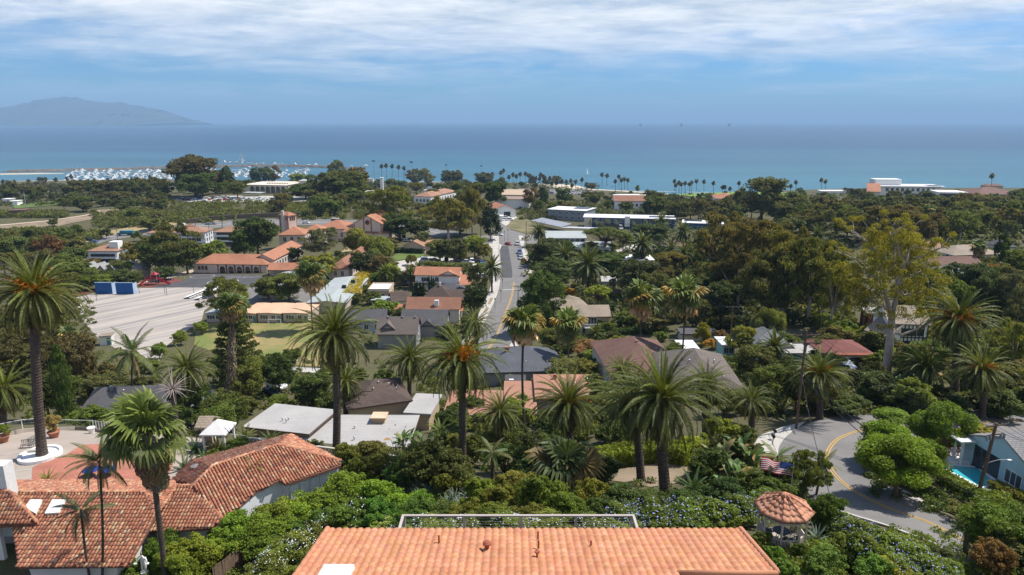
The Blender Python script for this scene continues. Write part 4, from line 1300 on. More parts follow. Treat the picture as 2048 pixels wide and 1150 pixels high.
def vent_pipe(th,p,h=0.5,r=0.08,mat=None,cap=True):
 b=MB();b.bar(p-Z*.1,p+Z*h,r)
 if cap:b.lathe(p+Z*h,[(r*1.9,0),(r*1.9,.1),(.02,.2)],8)
 return b.build('roof_vent',mat or M_GALV,th)
# ---- barrel tiles as geometry
def barrel_material():
 m,n,l,b=nt('barrel_tile')
 oi=n.new('ShaderNodeObjectInfo');at=n.new('ShaderNodeVertexColor');at.layer_name='tint'
 x=n.new('ShaderNodeMix');x.data_type='RGBA';x.blend_type='MULTIPLY';x.inputs['Factor'].default_value=1
 l.new(oi.outputs['Color'],x.inputs['A']);l.new(at.outputs['Color'],x.inputs['B'])
 geo=n.new('ShaderNodeNewGeometry');t=n.new('ShaderNodeTexNoise');t.inputs['Scale'].default_value=1.1;t.inputs['Detail'].default_value=8
 t.inputs['Roughness'].default_value=0.75;l.new(geo.outputs['Position'],t.inputs['Vector'])
 r=n.new('ShaderNodeMapRange');l.new(t.outputs['Fac'],r.inputs['Value']);r.inputs['From Min'].default_value=0.3;r.inputs['From Max'].default_value=0.7
 r.inputs['To Min'].default_value=0.72;r.inputs['To Max'].default_value=1.16
 y=n.new('ShaderNodeMix');y.data_type='RGBA';y.blend_type='MULTIPLY';y.inputs['Factor'].default_value=1
 l.new(x.outputs['Result'],y.inputs['A']);l.new(r.outputs[0],y.inputs['B'])
 l.new(y.outputs['Result'],b.inputs['Base Color']);b.inputs['Roughness'].default_value=0.8;b.inputs['Specular IOR Level'].default_value=0.25
 return m
M_BARREL=barrel_material()
def inside(poly,pts):
 x,y=pts[:,0],pts[:,1];c=np.zeros(len(pts),bool);n=len(poly)
 for i in range(n):
  x1,y1=poly[i];x2,y2=poly[(i+1)% n]
  k=((y1 > y)!=(y2 > y))
  with np.errstate(divide='ignore',invalid='ignore'):
   c ^= k &(x <(x2-x1)*(y-y1)/(y2-y1)+x1)
 return c
def tile_arrays(pos,u,v,n,pitch,ln,col):
 """half-round cover tiles: pos (N,3) lower-end centres"""
 N=len(pos);k=5
 a=np.linspace(0,math.pi,k)
 V=np.empty((N,2*k+2,3))
 rad=pitch*0.40
 lift=rng.uniform(0.0,0.035,(N,1));sw=rng.uniform(-.04,.04,(N,1))
 vv=v+u*sw
 for e,(off,rr,up)in enumerate(((0,1.06,0.05),(ln*1.12,0.86,0.01))):
  for i in range(k):
   V[:,e*k+i]=pos+vv*off+u*(math.cos(a[i])*rad*rr)+n*(math.sin(a[i])*rad*rr*0.9+up+lift*(1-e))
 V[:,2*k]=pos+u*rad*0.3+n*0.01;V[:,2*k+1]=pos-u*rad*0.3+n*0.01
 base=(np.arange(N)*(2*k+2))[:,None]
 fs=[[i,i+1,k+i+1,k+i]for i in range(k-1)]+[[0,2*k,2,1],[2*k,2*k+1,3,2]]
 F=(base[:,:,None]+np.array(fs)[None]).reshape(-1,4)
 T=np.repeat(col,2*k+2,0)
 return V.reshape(-1,3),F,T
def tile_colors(N,pal,w):
 i=rng.choice(len(pal),N,p=np.array(w)/sum(w))
 return np.array(pal)[i]*rng.uniform(.82,1.15,(N,1))
OLD_PAL=[(0.45,0.19,0.11),(0.50,0.27,0.155),(0.37,0.145,0.09),(0.25,0.12,0.09),(0.54,0.37,0.23)]
def tile_roof(th,planes,pitch=0.27,ln=0.36,pal=OLD_PAL,w=(6,2.4,3,.7,.9),ridges=(),thick=0.2):
 """roof part with every cover tile as geometry; planes: lists of corner points"""
 b=MB()
 V,F,T,k=[],[],[],0
 for pl in planes:
  pl=[Vector(p)for p in pl]
  n=Vector((0,0,0))
  for i in range(len(pl)):n += pl[i].cross(pl[(i+1)% len(pl)])
  n.normalize()
  if n.z < 0:pl=pl[::-1];n=-n
  b.face(pl);b.face([p-Z*thick for p in reversed(pl)])
  for i in range(len(pl)):
   p,q=pl[i],pl[(i+1)% len(pl)]
   b.face([p-Z*thick,q-Z*thick,q,p])
  u=Z.cross(n).normalized();v=n.cross(u)
  o=pl[0]
  uv=np.array([((p-o).dot(u),(p-o).dot(v))for p in pl])
  uu=np.arange(uv[:,0].min()+pitch/2,uv[:,0].max(),pitch);vvv=np.arange(uv[:,1].min()-0.05,uv[:,1].max()-ln*.4,ln)
  g=np.array([(x,y+(0.02 if i % 2 else -.02))for i,x in enumerate(uu)for y in vvv])
  g=g[inside(uv,g+[0,ln*0.5])]
  if not len(g):continue
  pos=np.array(o)+g[:,:1]*np.array(u)+g[:,1:]*np.array(v)
  a,f,t=tile_arrays(pos,np.array(u),np.array(v),np.array(n),pitch,ln,tile_colors(len(g),pal,w))
  V.append(a);F.append(f+k);T.append(t);k += len(a)
 for p,q in ridges:
  p,q=Vector(p),Vector(q);v=(q-p);L=v.length;v.normalize()
  u=v.cross(Z).normalized();n=u.cross(v)
  m=max(2,int(L/0.36))
  pos=np.array([p+v*(L*i/m)+n*0.03 for i in range(m)])
  a,f,t=tile_arrays(pos,np.array(u),np.array(v),np.array(n),pitch*1.25,0.36,tile_colors(m,pal,w))
  V.append(a);F.append(f+k);T.append(t);k += len(a)
 rf=b.build('roof',plain('tile_underlay',(0.17,0.075,0.05),0.9,0.3),th)
 tl=link('roof_tile',np_mesh('roof_tile',np.vstack(V)-np.array(th.location),np.vstack(F),M_BARREL,np.vstack(T),smooth=False),rf,color=(1,1,1))
 tl['kind']='stuff'
 return rf
# ================================================================ the salmon-tiled house under the camera
def make_near_house():
 e0,e1=P(655,1060,16.4),P(1481,1060,16.4)# low eave, seaward
 slope=0.205
 xl,xr,ye,zeave=e0.x,e1.x,e0.y,e0.z
 th=thing('tiled_house','house under the viewpoint with a long salmon S-tile roof and white skylight','house',((xl+xr)/2,18,zt(0,20)-.2))
 b=MB();zg=zt(0,20)-.8
 for (x0,y0,x1,y1)in ((xl+.5,9,xr-.5,ye-.7),):
  b.box(x0,y0,zg,x1,y1,zeave-.35)
 b.build('wall',M_CREAM,th)
 yR=21.15                                                # top edge of the right-hand part
 xs=P(1352,1143,15.7).x
 b=MB()
 def slab(x0,x1,y0):
  z0=zeave+(ye-y0)*slope
  b.hexa([(x0,y0,z0-.3),(x1,y0,z0-.3),(x1,ye,zeave-.3),(x0,ye,zeave-.3)],[(x0,y0,z0-.06),(x1,y0,z0-.06),(x1,ye,zeave-.06),(x0,ye,zeave-.06)])
 slab(xl,xs,12.0);slab(xs+.003,xr,yR)
 zr=zeave+(ye-12.0)*slope
 b.face([(xl,5.0,zr-1.5),(xs,5.0,zr-1.5),(xs,12,zr-.06),(xl,12,zr-.06)])
 rf=b.build('roof',plain('tile_bed',(0.26,0.115,0.065),0.9,0.25),th)
 pitch,ln=(xr-xl)/58.0,0.40
 prof=[(-.5,.012),(-.44,.0),(-.34,.006),(-.2,.034),(0,.052),(.25,.058),(.42,.044),(.5,.018)]
 v=Vector((0,1,-slope)).normalized();n=Vector((0,slope,1)).normalized()
 mats_=[]
 def tmesh(kind):
  V,T=[],[]
  for (s,up)in ((0.0,0.05),(0.55,0.028),(1.1,0.0)):
   pass
  rows=((-0.08,0.0),(0.35,0.02),(0.62,.03),(1.0,0.045))# upper end (towards ridge) .. lower end
  for s,up in rows:
   for x,z in prof:
    p=Vector((x*pitch,0,0))+v*(s*ln)+n*(z+up)
    V.append(p)
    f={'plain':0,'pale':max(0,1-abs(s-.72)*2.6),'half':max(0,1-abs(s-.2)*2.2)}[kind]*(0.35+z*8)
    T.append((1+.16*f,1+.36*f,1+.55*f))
  k=len(prof)
  for x,z in prof:
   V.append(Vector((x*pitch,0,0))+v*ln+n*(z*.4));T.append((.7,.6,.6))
  F=[(r*k+i,r*k+i+1,(r+1)*k+i+1,(r+1)*k+i)for r in range(4)for i in range(k-1)]
  F=[f[::-1]for f in F]
  return np.array(V),np.array(F),np.array(T)
 arr={k:tmesh(k)for k in ('plain','pale','half')}
 mesh={k:np_mesh('roof_tile',*arr[k][:2],M_BARREL,arr[k][2],smooth=True)for k in arr}
 cells=[]
 for j in range(58):
  x=xl+pitch*(j+.5)
  y0=12.0 if x < xs else yR
  m=int((ye-y0)/(ln*v.y))+(x > xs)
  for i in range(m):
   y=ye-(i+1)*ln*v.y+.02
   p=Vector((x,y,zeave+(ye-y)*slope))
   cells.append((depth(p)if proj(p)[1]< 1160 else 999+depth(p),p,j))
 sk=P(680,1142,15.7)# skylight stands here
 cells=[c for c in cells if not (abs(c[1].x-sk.x)< .46 and sk.y-1.25 < c[1].y < sk.y-.1)]
 cells.sort(key=lambda c:c[0])
 base=(0.53,0.225,0.115)
 r=random.Random(5)
 V,F,T,k=[],[],[],0
 for i,(d,p,j)in enumerate(cells):
  kd=r.choices(('plain','pale','half'),(5,4,3))[0]
  s=r.uniform(.93,1.07);col=(base[0]*s,base[1]*s*r.uniform(.95,1.08),base[2]*s*r.uniform(.93,1.1))
  if i < 300:
   link('roof_tile',mesh[kd],rf,p-th.location,(r.uniform(-.01,.01),r.uniform(-.015,.015),r.uniform(-.022,.022)),None,col)
  else:
   a,f,t=arr[kd]
   V.append(a+np.array(p-th.location));F.append(f+k);T.append(t*(np.array(col)/base));k += len(a)
 o=link('roof_tile',np_mesh('roof_tile',np.vstack(V),np.vstack(F),M_BARREL,np.vstack(T),smooth=True),rf,color=base);o['kind']='stuff'
 rc=plain('ridge_tile',(0.50,0.22,0.12),0.85,0.2);zt_=zeave+(ye-yR)*slope
 for x in (xl,xr):
  q0=Vector((x,12 if x == xl else yR,0));q0.z=zeave+(ye-q0.y)*slope;q1=Vector((x,ye,zeave));b=MB()
  for i in range(22):b.tube([q0.lerp(q1,i/22)+Z*.04,q0.lerp(q1,(i+1.06)/22)+Z*.06],[.10,.115],8)
  b.build('ridge_cap',rc,rf,smooth=True)
 b=MB();b.tube([(xs,yR,zt_+.03),(xr,yR,zt_+.03)],.09,10);b.build('ridge_cap',rc,rf,smooth=True)
 b=MB();b.tube([(xl,ye+.06,zeave-.12),(xr,ye+.06,zeave-.12)],.075,8);b.build('gutter',plain('gutter_paint',(0.42,0.2,0.12),.6),th)
 b=MB();b.box(xs,yR-.25,zt_-.22,xr-.05,yR-.13,zt_-.04);b.build('fascia',M_RAIL,th)
 b=MB();zs=zeave+(ye-sk.y)*slope
 b.hexa([(sk.x-.55,sk.y-1.25,zs+.05),(sk.x+.55,sk.y-1.25,zs+.05),(sk.x+.55,sk.y,zs),(sk.x-.55,sk.y,zs)],
   [(sk.x-.53,sk.y-1.23,zs+.5),(sk.x+.53,sk.y-1.23,zs+.5),(sk.x+.53,sk.y-.02,zs+.26),(sk.x-.53,sk.y-.02,zs+.26)])
 b.build('skylight',M_WHITE,th)
 red=plain('vent_paint',(0.30,0.085,0.045),0.7,0.2)
 def onroof(px,py):
  d=16.0
  for _ in range(8):
   p=P(px,py,d);d=CAM_Z-(zeave+(ye-p.y)*slope)-.08
  return P(px,py,d)
 for px,py,hgt,cap in ((878,1084,.30,False),(1076,1078,.34,False),(1077,1096,.34,False),(1074,1112,.16,True),(1182,1090,.2,False)):
  p=onroof(px,py);b=MB();b.bar(p-Z*.05,p+Z*hgt,.035,n=8)
  if cap:b.bar(p+Z*hgt,p+Z*(hgt+.05),.1,n=8)
  b.build('vent_pipe',red,th)
 p=onroof(974,1097);b=MB();b.bar(p-Z*.05,p+Z*.2,.085,n=10);b.lathe(p+Z*.2,[(.17,0),(.17,.05),(.1,.11),(.02,.12)],12);b.build('vent_hood',red,th)
 d0,d1=P(806,1030,18.05),P(1267,1030,18.05)
 t2=thing('deck_railing','pale painted deck railing with steel cables beyond the salmon roof','railing',(0,d0.y,d0.z-1.1))
 b=MB();b.box(d0.x-.05,d0.y-.06,d0.z-.07,d1.x+.05,d0.y+.06,d0.z);b.build('top_rail',M_RAIL,t2)
 for x in (d0.x,d1.x):
  b=MB();b.box(x-.06,d0.y-3.4,d0.z-.073,x+.06,d0.y-.063,d0.z-.003);b.build('side_rail',M_RAIL,t2)
 for px in (808,928,1043,1152,1264):
  x=P(px,1030,18.05).x;b=MB();b.box(x-.055,d0.y-.055,d0.z-1.25,x+.055,d0.y+.055,d0.z-.072);b.build('post',M_RAIL,t2)
 for x in (d0.x,d1.x):
  b=MB();b.box(x-.054,d0.y-1.7,d0.z-1.25,x+.054,d0.y-1.6,d0.z-.075);b.build('post',M_RAIL,t2)
 for k in range(7):
  z=d0.z-.2-k*.14;b=MB();b.tube([(d0.x,d0.y-3.3,z),(d0.x,d0.y,z),(d1.x,d0.y,z),(d1.x,d0.y-3.3,z)],.0045,4)
  b.build('cable',M_GALV,t2,uv=False)
 b=MB();zd=d0.z-1.15
 for i in range(24):
  y=d0.y-3.6+i*.155;b.box(d0.x-.1,y,zd-.06,d1.x+.1,y+.147,zd)
 dk=thing('deck','timber deck behind the house eave inside the cable railing','deck',(0,d0.y-1.8,zd-1.5))
 b.build('decking',M_WOOD,dk)
 b=MB()
 for x in (d0.x+.2,0.6,d1.x-.2):
  for y in (d0.y-.2,d0.y-3.2):b.box(x-.08,y-.08,zt(x,y)-.3,x+.08,y+.08,zd-.06)
 b.build('support',M_WOOD,dk)
make_near_house()
# ================================================================ the tiled villa on the left
def make_villa():
 th=thing('tiled_villa','old white villa with mottled red barrel-tile roofs beside the brick patio','house',tuple(on(-28,52)))
 A=P
 r0,r1=A(15,985,30.0),A(290,985,30.0)# main ridge
 e0,e1=A(36,1134,32.55),A(257,1131,32.55)# front eave
 v1=A(314,1030,31.6)
 bk0,bk1=A(5,962,32.3),A(345,960,32.3)
 p2a,p2b=A(352,972,30.75),A(386,972,30.75)# short ridge of the middle piece
 q0,q1=A(299,1062,32.35),A(418,1057,32.35)
 hA,hB,hC=A(427,931,30.0),A(556,890,30.0),A(682,922,32.45)
 def on_pl(px,py,p,q,r):
  n=(q-p).cross(r-p);d=ray(px,py);o=Vector((0,0,CAM_Z));return o+d*((p-o).dot(n)/d.dot(n))
 c3=A(571,969,31.8)
 F=(hA,hB,c3);hC=on_pl(682,922,*F)
 c2,c4,c5,c6=on_pl(682,931,*F),on_pl(559,960,*F),on_pl(512,983,*F),on_pl(447,1041,*F)
 M1=(r0,r1,e0);v1,e1=on_pl(314,1030,*M1),on_pl(257,1131,*M1)
 B1=(r0,r1,bk0);M2=(p2a,p2b,q0)
 bA,bB,bC=A(388,921,31.9),A(500,889,31.9),A(580,868,31.9)
 planes=[
  [r0,r1,v1,e1,e0],
  [r0,bk0,on_pl(345,960,*B1),on_pl(352,972,*B1),r1],
  [p2a,p2b,on_pl(447,1041,*M2),on_pl(418,1057,*M2),q0,on_pl(314,1030,*M2)],
  [r1,p2a,v1],
  [on_pl(386,972,*F),hA,hB,hC,c2,c3,c4,c5,c6],
  [hA,on_pl(388,921,hA,hB,bC),bC,hB],
  [hB,bC,hC],
  [p2b,bk1,bA,hA],
 ]
 tile_roof(th,planes,ridges=[(r1,r0),(p2b,p2a),(c6,p2b),(hA,p2b),(hB,hA),(hC,hB),(v1,p2a)])
 b=MB()
 def wall(pts,zlow=None):
  for p,q in zip(pts,pts[1:]):
   g0,g1=zt(p.x,p.y)-.5,zt(q.x,q.y)-.5
   b.face([(p.x,p.y,g0),(q.x,q.y,g1),(q.x,q.y,q.z-.05),(p.x,p.y,p.z-.05)])
 def ins(p,dx,dy):return p+Vector((dx,dy,0))
 wall([ins(bk0,.4,-.4),ins(e0,.5,.6),ins(e1,-1.3,.6),ins(v1,-1.3,1.6),ins(q0,.2,.6),ins(q1,0,.6),ins(c6,.4,.5)])
 b.build('wall',plain('villa_plaster',(0.70,0.68,0.65),0.9,0.12,0.5),th)
 b=MB();wall([ins(c6,.2,.6),ins(c5,.1,.5),ins(c4,.05,.5),ins(c3,0,.5),ins(c2,-.4,.4),ins(bC,-.5,-.5)])
 b.build('wall',plain('villa_plaster_cool',(0.66,0.68,0.70),0.9,0.1,0.5),th)
 s0,s1=ins(c3,0.1,.42),ins(c2,-.5,.32)
 ex=(s1-s0).normalized();ex.z=0;ex.normalize();L=(s1-s0).length
 for k in range(5):
  c=s0+ex*(L*(k+.5)/5)
  sh=MB();w=L/5*.36;z1=c2.z-.45
  nrm=Vector((ex.y,-ex.x,0))
  sh.obox(c-ex*w,ex,nrm,2*w,.06,0,0)
  sh.v,sh.f,sh.m=[],[],[]
  o=Vector((c.x,c.y,z1-2.0))
  sh.obox(o-ex*w,ex,nrm,.08,.07,0,2.0);sh.obox(o+ex*(w-.08),ex,nrm,.08,.07,0,2.0)
  sh.obox(o-ex*(w-.08),ex,nrm,2*w-.16,.068,0,.1);sh.obox(o-ex*(w-.08),ex,nrm,2*w-.16,.068,1.9,2.0)
  for i in range(14):sh.obox(o-ex*(w-.082),ex,nrm,2*w-.164,.04,.12+i*.127,.22+i*.127)
  sh.build('shutter',plain('shutter_paint',(0.62,0.66,0.72),.6,.06),th)
 f0,f1,f2,f3=A(-90,978,29.2),A(18,984,29.2),A(74,1046,30.9),A(-90,1058,30.9)
 t3=thing('tiled_wing','white arched wing with a red tile roof at the left edge by the villa','house',tuple(on(-32,46)))
 tile_roof(t3,[[f0,f1,f2,f3],[f0,A(-90,956,30.9),A(10,962,30.9),f1],[f1,A(40,985,30.9),f2]],ridges=[(f1,f0),(f2,f1)])
 b=MB();zb=f2.z-.15;zg=zt(f2.x,f2.y)-.4
 x0,x1,y=f3.x,f2.x-.7,f2.y+.55
 xs_=[x0,x1-5.2,x1-3.9,x1-2.9,x1-.95,x1]
 for a_,c_ in ((0,1),(2,3),(4,5)):
  b.box(xs_[a_],y,zg,xs_[c_],y+.35,zb)
 for a_,c_ in ((1,2),(3,4)):
  m,w=(xs_[a_]+xs_[c_])/2,(xs_[c_]-xs_[a_])/2
  pts=[(m+w*math.cos(k*math.pi/10),zb-1.15+w*.9*math.sin(k*math.pi/10))for k in range(11)]
  for (xa,za),(xb,zb2)in zip(pts,pts[1:]):
   b.hexa([(xb,y,zb2),(xa,y,za),(xa,y+.35,za),(xb,y+.35,zb2)],[(xb,y,zb),(xa,y,zb),(xa,y+.35,zb),(xb,y+.35,zb)])
 b.box(x1-.34,y+.352,zg,x1,y+5,zb)
 b.build('wall',plain('villa_plaster',(0.7,.68,.65)),t3)
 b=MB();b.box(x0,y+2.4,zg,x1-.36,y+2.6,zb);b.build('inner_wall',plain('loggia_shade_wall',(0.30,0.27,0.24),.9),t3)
 c0=A(-8,975,28.9);b=MB();b.box(c0.x-1.2,c0.y,c0.z-4.5,A(14,975,28.9).x,c0.y+1.1,A(8,912,27.0).z)
 o=b.build('white_chimney',plain('rough_white_plaster',(0.72,.71,.69),.95,.12,3,bump=.9));tag(o,'rough white plaster chimney block at the left edge above the tile roof','chimney')
 nrm=(e0-r0).cross(r1-r0).normalized();nrm=nrm if nrm.z > 0 else -nrm
 def onplane(px,py,lift):
  d=ray(px,py);k=(r0-Vector((0,0,CAM_Z))).dot(nrm)/d.dot(nrm);return Vector((0,0,CAM_Z))+d*k+nrm*lift
 for q in (((64,1003),(86,1003),(74,1031),(52,1018)),((107,1003),(133,1003),(120,1029),(92,1031))):
  lo=[onplane(*p,0.02)for p in q];hi=[onplane(*p,.28)for p in q]
  b=MB();b.hexa(lo[::-1],hi[::-1]);b.build('skylight',M_WHITE,th)
 p=A(391,938,31.3);b=MB();b.bar(p-Z*.5,p+Z*.25,.3,n=12);b.lathe(p+Z*.25,[(.42,0),(.42,.08),(.02,.2)],12);b.build('roof_vent',plain('aged_vent',(.2,.18,.17)),th)
make_villa()
# ================================================================ the buildings of the town
def arcade(f,u0,u1,n,ow,spring,mat,trim=None,ins=0.5,thick=0.35,solid_left=0.0):
 """front wall pierced by n arches between u0 and u1 of a block's front, from ground to eave"""
 b=MB();tr=MB()
 x0,x1=f.w*u0,f.w*u1
 zt_,zb=f.ze-.06,f.zg
 o=f.o+f.ey*ins;o=Vector((o.x,o.y,0))
 def pt(x,z,y=0):return o+f.ex*x+f.ey*y+Z*z
 def wall(xa,xb):b.hexa([pt(xa,zb),pt(xb,zb),pt(xb,zb,thick),pt(xa,zb,thick)],[pt(xa,zt_),pt(xb,zt_),pt(xb,zt_,thick),pt(xa,zt_,thick)])
 if x0 > f.oh:wall(f.oh,x0)
 if x1 < f.w-f.oh:wall(x1,f.w-f.oh)
 st=(x1-x0)/n;zs=f.ze-f.h+spring
 for k in range(n):
  c=x0+st*(k+.5);r=ow/2
  wall(x0+st*k,c-r);wall(c+r,x0+st*(k+1))
  P_=[(c-r*math.cos(i*math.pi/8),zs+r*math.sin(i*math.pi/8))for i in range(9)]
  for (xa,za),(xb,zb2)in zip(P_,P_[1:]):
   b.hexa([pt(xa,za),pt(xb,zb2),pt(xb,zb2,thick),pt(xa,za,thick)],[pt(xa,zt_),pt(xb,zt_),pt(xb,zt_,thick),pt(xa,zt_,thick)])
  if trim:
   for s in (-1,1):
    xx=c+s*(st/2)-.3
    tr.hexa([pt(xx,zb,-.1),pt(xx+.6,zb,-.1),pt(xx+.6,zb,0),pt(xx,zb,0)],[pt(xx,zt_-.3,-.1),pt(xx+.6,zt_-.3,-.1),pt(xx+.6,zt_-.3,0),pt(xx,zt_-.3,0)])
 b.build('arcade',mat,f.th)
 if trim:tr.build('pilaster',trim,f.th)
HG='houses of the valley street'
# ---- big grey flat roof below the garden
th,f=house('flat_roofed_house','sprawling house with pale grey membrane flat roofs and a tan roof box','house',(585,893),(818,894),3.4,10.6,roof='flat',wallm=M_TAN,roofm=M_MEMB,zc=56.2,oh=.7)
f2=block(th,(484,853),(618,868),3.6,8.6,'flat',0,M_TAN,M_MEMB,zc=57.0,oh=.6)
block(th,(806,825),(862,828),3.4,8,'flat',0,M_TAN,M_MEMB,zc=55.4,oh=.5)
for ff,u,v,L in ((f,None,None,None),(f2,None,None,None)):
 b=MB();e=ff.ex
 for p,q in ((Vector((0,0,0)),ff.ex*ff.w),(ff.ex*ff.w,ff.ex*ff.w+ff.ey*ff.d)):
  a_=ff.o+p+Z*-.02;c_=ff.o+q+Z*-.02
  d_=(c_-a_).normalized();n_=Vector((d_.y,-d_.x,0))*.04
  b.hexa([a_-Z*.3,c_-Z*.3,c_+n_-Z*.3,a_+n_-Z*.3],[a_,c_,c_+n_,a_+n_])
 b.build('fascia',plain('fascia_brown',(.14,.09,.065),.8),th)
rb=fpt(f,.645,.78,.02);b=MB();b.obox(rb-f.ex*.9-f.ey*.7,f.ex,f.ey,1.8,1.7,0,.75);b.build('roof_box',plain('tan_brick_box',(.42,.30,.19),.9),th)
b=MB();b.obox(rb-f.ex*1.15-f.ey*.95,f.ex,f.ey,2.3,2.3,.75,.92);b.build('roof_box_cap',plain('peach_cap',(.62,.45,.30),.8),th)
for u,v,h_ in ((.44,.35,.4),(.5,.42,.25),(.52,.3,.5)):vent_pipe(th,fpt(f2,u,v,0),h_,.07)
vent_pipe(th,fpt(f,.45,.55,0),.3);vent_pipe(th,fpt(f,.5,.2,0),.4)
# ---- salmon flat roofs
M_SALW=plain('salmon_house_wall',(.42,.38,.33),.85)
th,f=house('salmon_roofed_house','low house with several salmon-brown flat roofs and blue trim behind the palms','house',(1070,797),(1213,797),3,11.7,roof='flat',wallm=M_SALW,roofm=M_SHPINK,zc=53.0)
block(th,(1006,833),(1076,833),3,16,'flat',0,M_SALW,M_SHPINK,zc=52.4)
f3=block(th,(885,829),(1003,831),3,11,'flat',0,M_SALW,M_SHPINK,zc=52.2)
b=MB();b.obox(f3.o-f3.ey*.05-Z*f3.o.z,f3.ex,f3.ey,f3.w,.045,f3.ze-.35,f3.ze-.02);b.build('fascia',plain('blue_trim',(.05,.14,.26),.6),th)
chimney(f,.32,.8,0,.7,.6,.9,M_BRICKRED);vent_pipe(th,fpt(f,.6,.5,0));vent_pipe(th,fpt(f,.8,.7,0))
th,f=house('grey_shed_house','small grey house with white skylights between palms, behind the salmon roofs','house',(1010,772),(1052,772),3,6,roof='gable_x',rise=1.2,wallm=M_GREYW,roofm=M_SHGREY)
box_part(f,'skylight',.3,.25,.5,.9,.6,.3,M_WHITE)
# ---- slate blue, brown and taupe roofs across the middle
M_SLATE=coursed('slate_blue_shingle',(0.12,0.125,0.14),(0.10,0.105,0.12),(0.06,0.06,0.07),0.5,0.25,0.015)
th,f=house('slate_roofed_house','house with a dark slate-blue shingle roof and a brick chimney beside the street','house',(962,746),(1130,741),3.2,15,roof='hip',rise=3.2,wallm=M_GREYW,roofm=M_SLATE)
chimney(f,.33,.42,1.9,.9,.7,1.6,M_BRICKRED)
for u,v in ((.2,.25),(.7,.3),(.55,.2)):vent_pipe(th,fpt(f,u,v,v*4.2),.4)
th,f=house('brown_roofed_house','house with a broad red-brown shingle hip roof behind the two tall fan palms','house',(1218,748),(1372,744),3,20,roof='hip',rise=3.4,wallm=M_CREAM,roofm=M_SHBROWN)
for u,v,z in ((.75,.3,1.2),(.8,.55,1.0),(.62,.2,1.2),(.3,.6,1.4)):box_part(f,'roof_vent',u,v,z,.5,.5,.3,M_CREAM)
chimney(f,.5,.45,2.4,.5,.5,1.2,M_BRICKRED)
th,f=house('taupe_roofed_house','house with a wide taupe shingle hip roof beside the brown roof','house',(1334,778),(1494,782),3,17,roof='hip',rise=3.0,wallm=M_CREAM,roofm=M_SHTAUPE)
for u,v,z in ((.5,.32,2.0),(.3,.4,2.2),(.36,.36,2.1),(.7,.4,1.9),(.75,.15,.8)):vent_pipe(th,fpt(f,u,v,z),.45)
th,f=house('white_flat_shed','small white flat roof behind the taupe hip roof','house',(1364,700),(1402,700),2.8,7,roof='flat',wallm=M_WHITE,roofm=M_MEMW)
th,f=house('dark_bungalow','bungalow with a dark brown shingle hip roof behind the grey flat roofs','house',(694,819),(826,800),3,11,roof='hip',rise=2.3,wallm=M_TAN,roofm=M_SHDARK)
for u,v,z in ((.45,.3,1.1),(.55,.42,1.6),(.7,.35,1.4),(.8,.25,.9)):vent_pipe(th,fpt(f,u,v,z),.5)
th,f=house('grey_roofed_house','long grey shingle roof below the courtyard fence with a metal flue','house',(152,831),(372,827),2.6,13,zc=53.0,roof='gable_x',rise=2.3,wallm=M_GREYW,roofm=M_SHGREY)
chimney(f,.17,.45,1.8,.45,.45,1.0,M_GALV);vent_pipe(th,fpt(f,.3,.4,1.7),.5)
th,f=house('white_garden_canopy','white fabric garden canopy beside the cycads and the wire fence','canopy',(398,870),(450,870),2.2,3.2,roof='hip',rise=1.1,wallm=M_WHITE,roofm=plain('white_canvas',(.72,.70,.66),.9,.06),posts=True,oh=.3)
th,f=house('tan_garden_shed','small tan-roofed garden shed behind the white canopy','shed',(388,856),(418,856),2.4,3,roof='gable_x',rise=.8,wallm=M_TAN,roofm=M_SHTAN)
# ---- the houses along the street
th,f=house('craftsman_house','grey craftsman house with a brown-grey roof and a small front gable','house',(750,669),(835,669),4,9.5,HG,roof='gable_x',rise=3.6,wallm=M_GREYW,roofm=M_SHTAUPE,oh=.5,wins=(('r',1,1.2,1.2,1.4),('r',1,4.3,.9,1.0)))
g=block(th,(750,666),(800,667),4.1,5.5,'gable_y',2.9,M_GREYW,coursed('rose_shingle',(.22,.17,.145),(.19,.15,.13),(.1,.08,.07),.5,.25),roof_name='gable_roof',wins=(('f',1,4.4,1.0,1.1,(.2,.8)),('f',2,.9,1.2,1.5)))
for u,z in ((.25,3.4),(.6,3.4),(.9,3.4)):box_part(f,'roof_vent',u,.47,z,.5,.4,.3,M_GALV)
th,f=house('dark_gabled_house','dark grey gabled house wrapping behind the craftsman house','house',(798,652),(894,652),3.8,12,HG,roof='gable_x',rise=3.2,wallm=M_GREYW,roofm=M_SHGREY,wins=(('f',3,1,1.3,1.3),))
block(th,(838,655),(872,655),3.4,8,'gable_y',2,M_GREYW,M_SHGREY,roof_name='wing_roof')
th,f=house('blue_grey_cottage','cottage with a charcoal roof and pale blue-grey walls left of the craftsman house','house',(690,644),(773,642),3.5,9,HG,roof='gable_x',rise=2.5,wallm=plain('blue_grey_wall',(.42,.46,.50),.8),roofm=M_SHGREY,wins=(('f',3,1,1.2,1.3),))
th,f=house('tiled_street_house','long house with a mottled pink-orange tile roof and white chimney by the street','house',(810,618),(921,619),4.4,9,HG,roof='gable_x',rise=2.7,wallm=M_CREAM,roofm=M_TILEOLD,wins=(('f',1,1.3,2.2,1.5,(.6,.9)),('f',2,1.3,1.2,1.4,(.1,.5)),('r',2,1.2,1,1.3)))
chimney(f,.56,.16,.3,1.3,.8,2.2);block(th,(917,622),(926,622),3.2,5,'shed',.8,M_CREAM,M_TILE,roof_name='porch_roof')
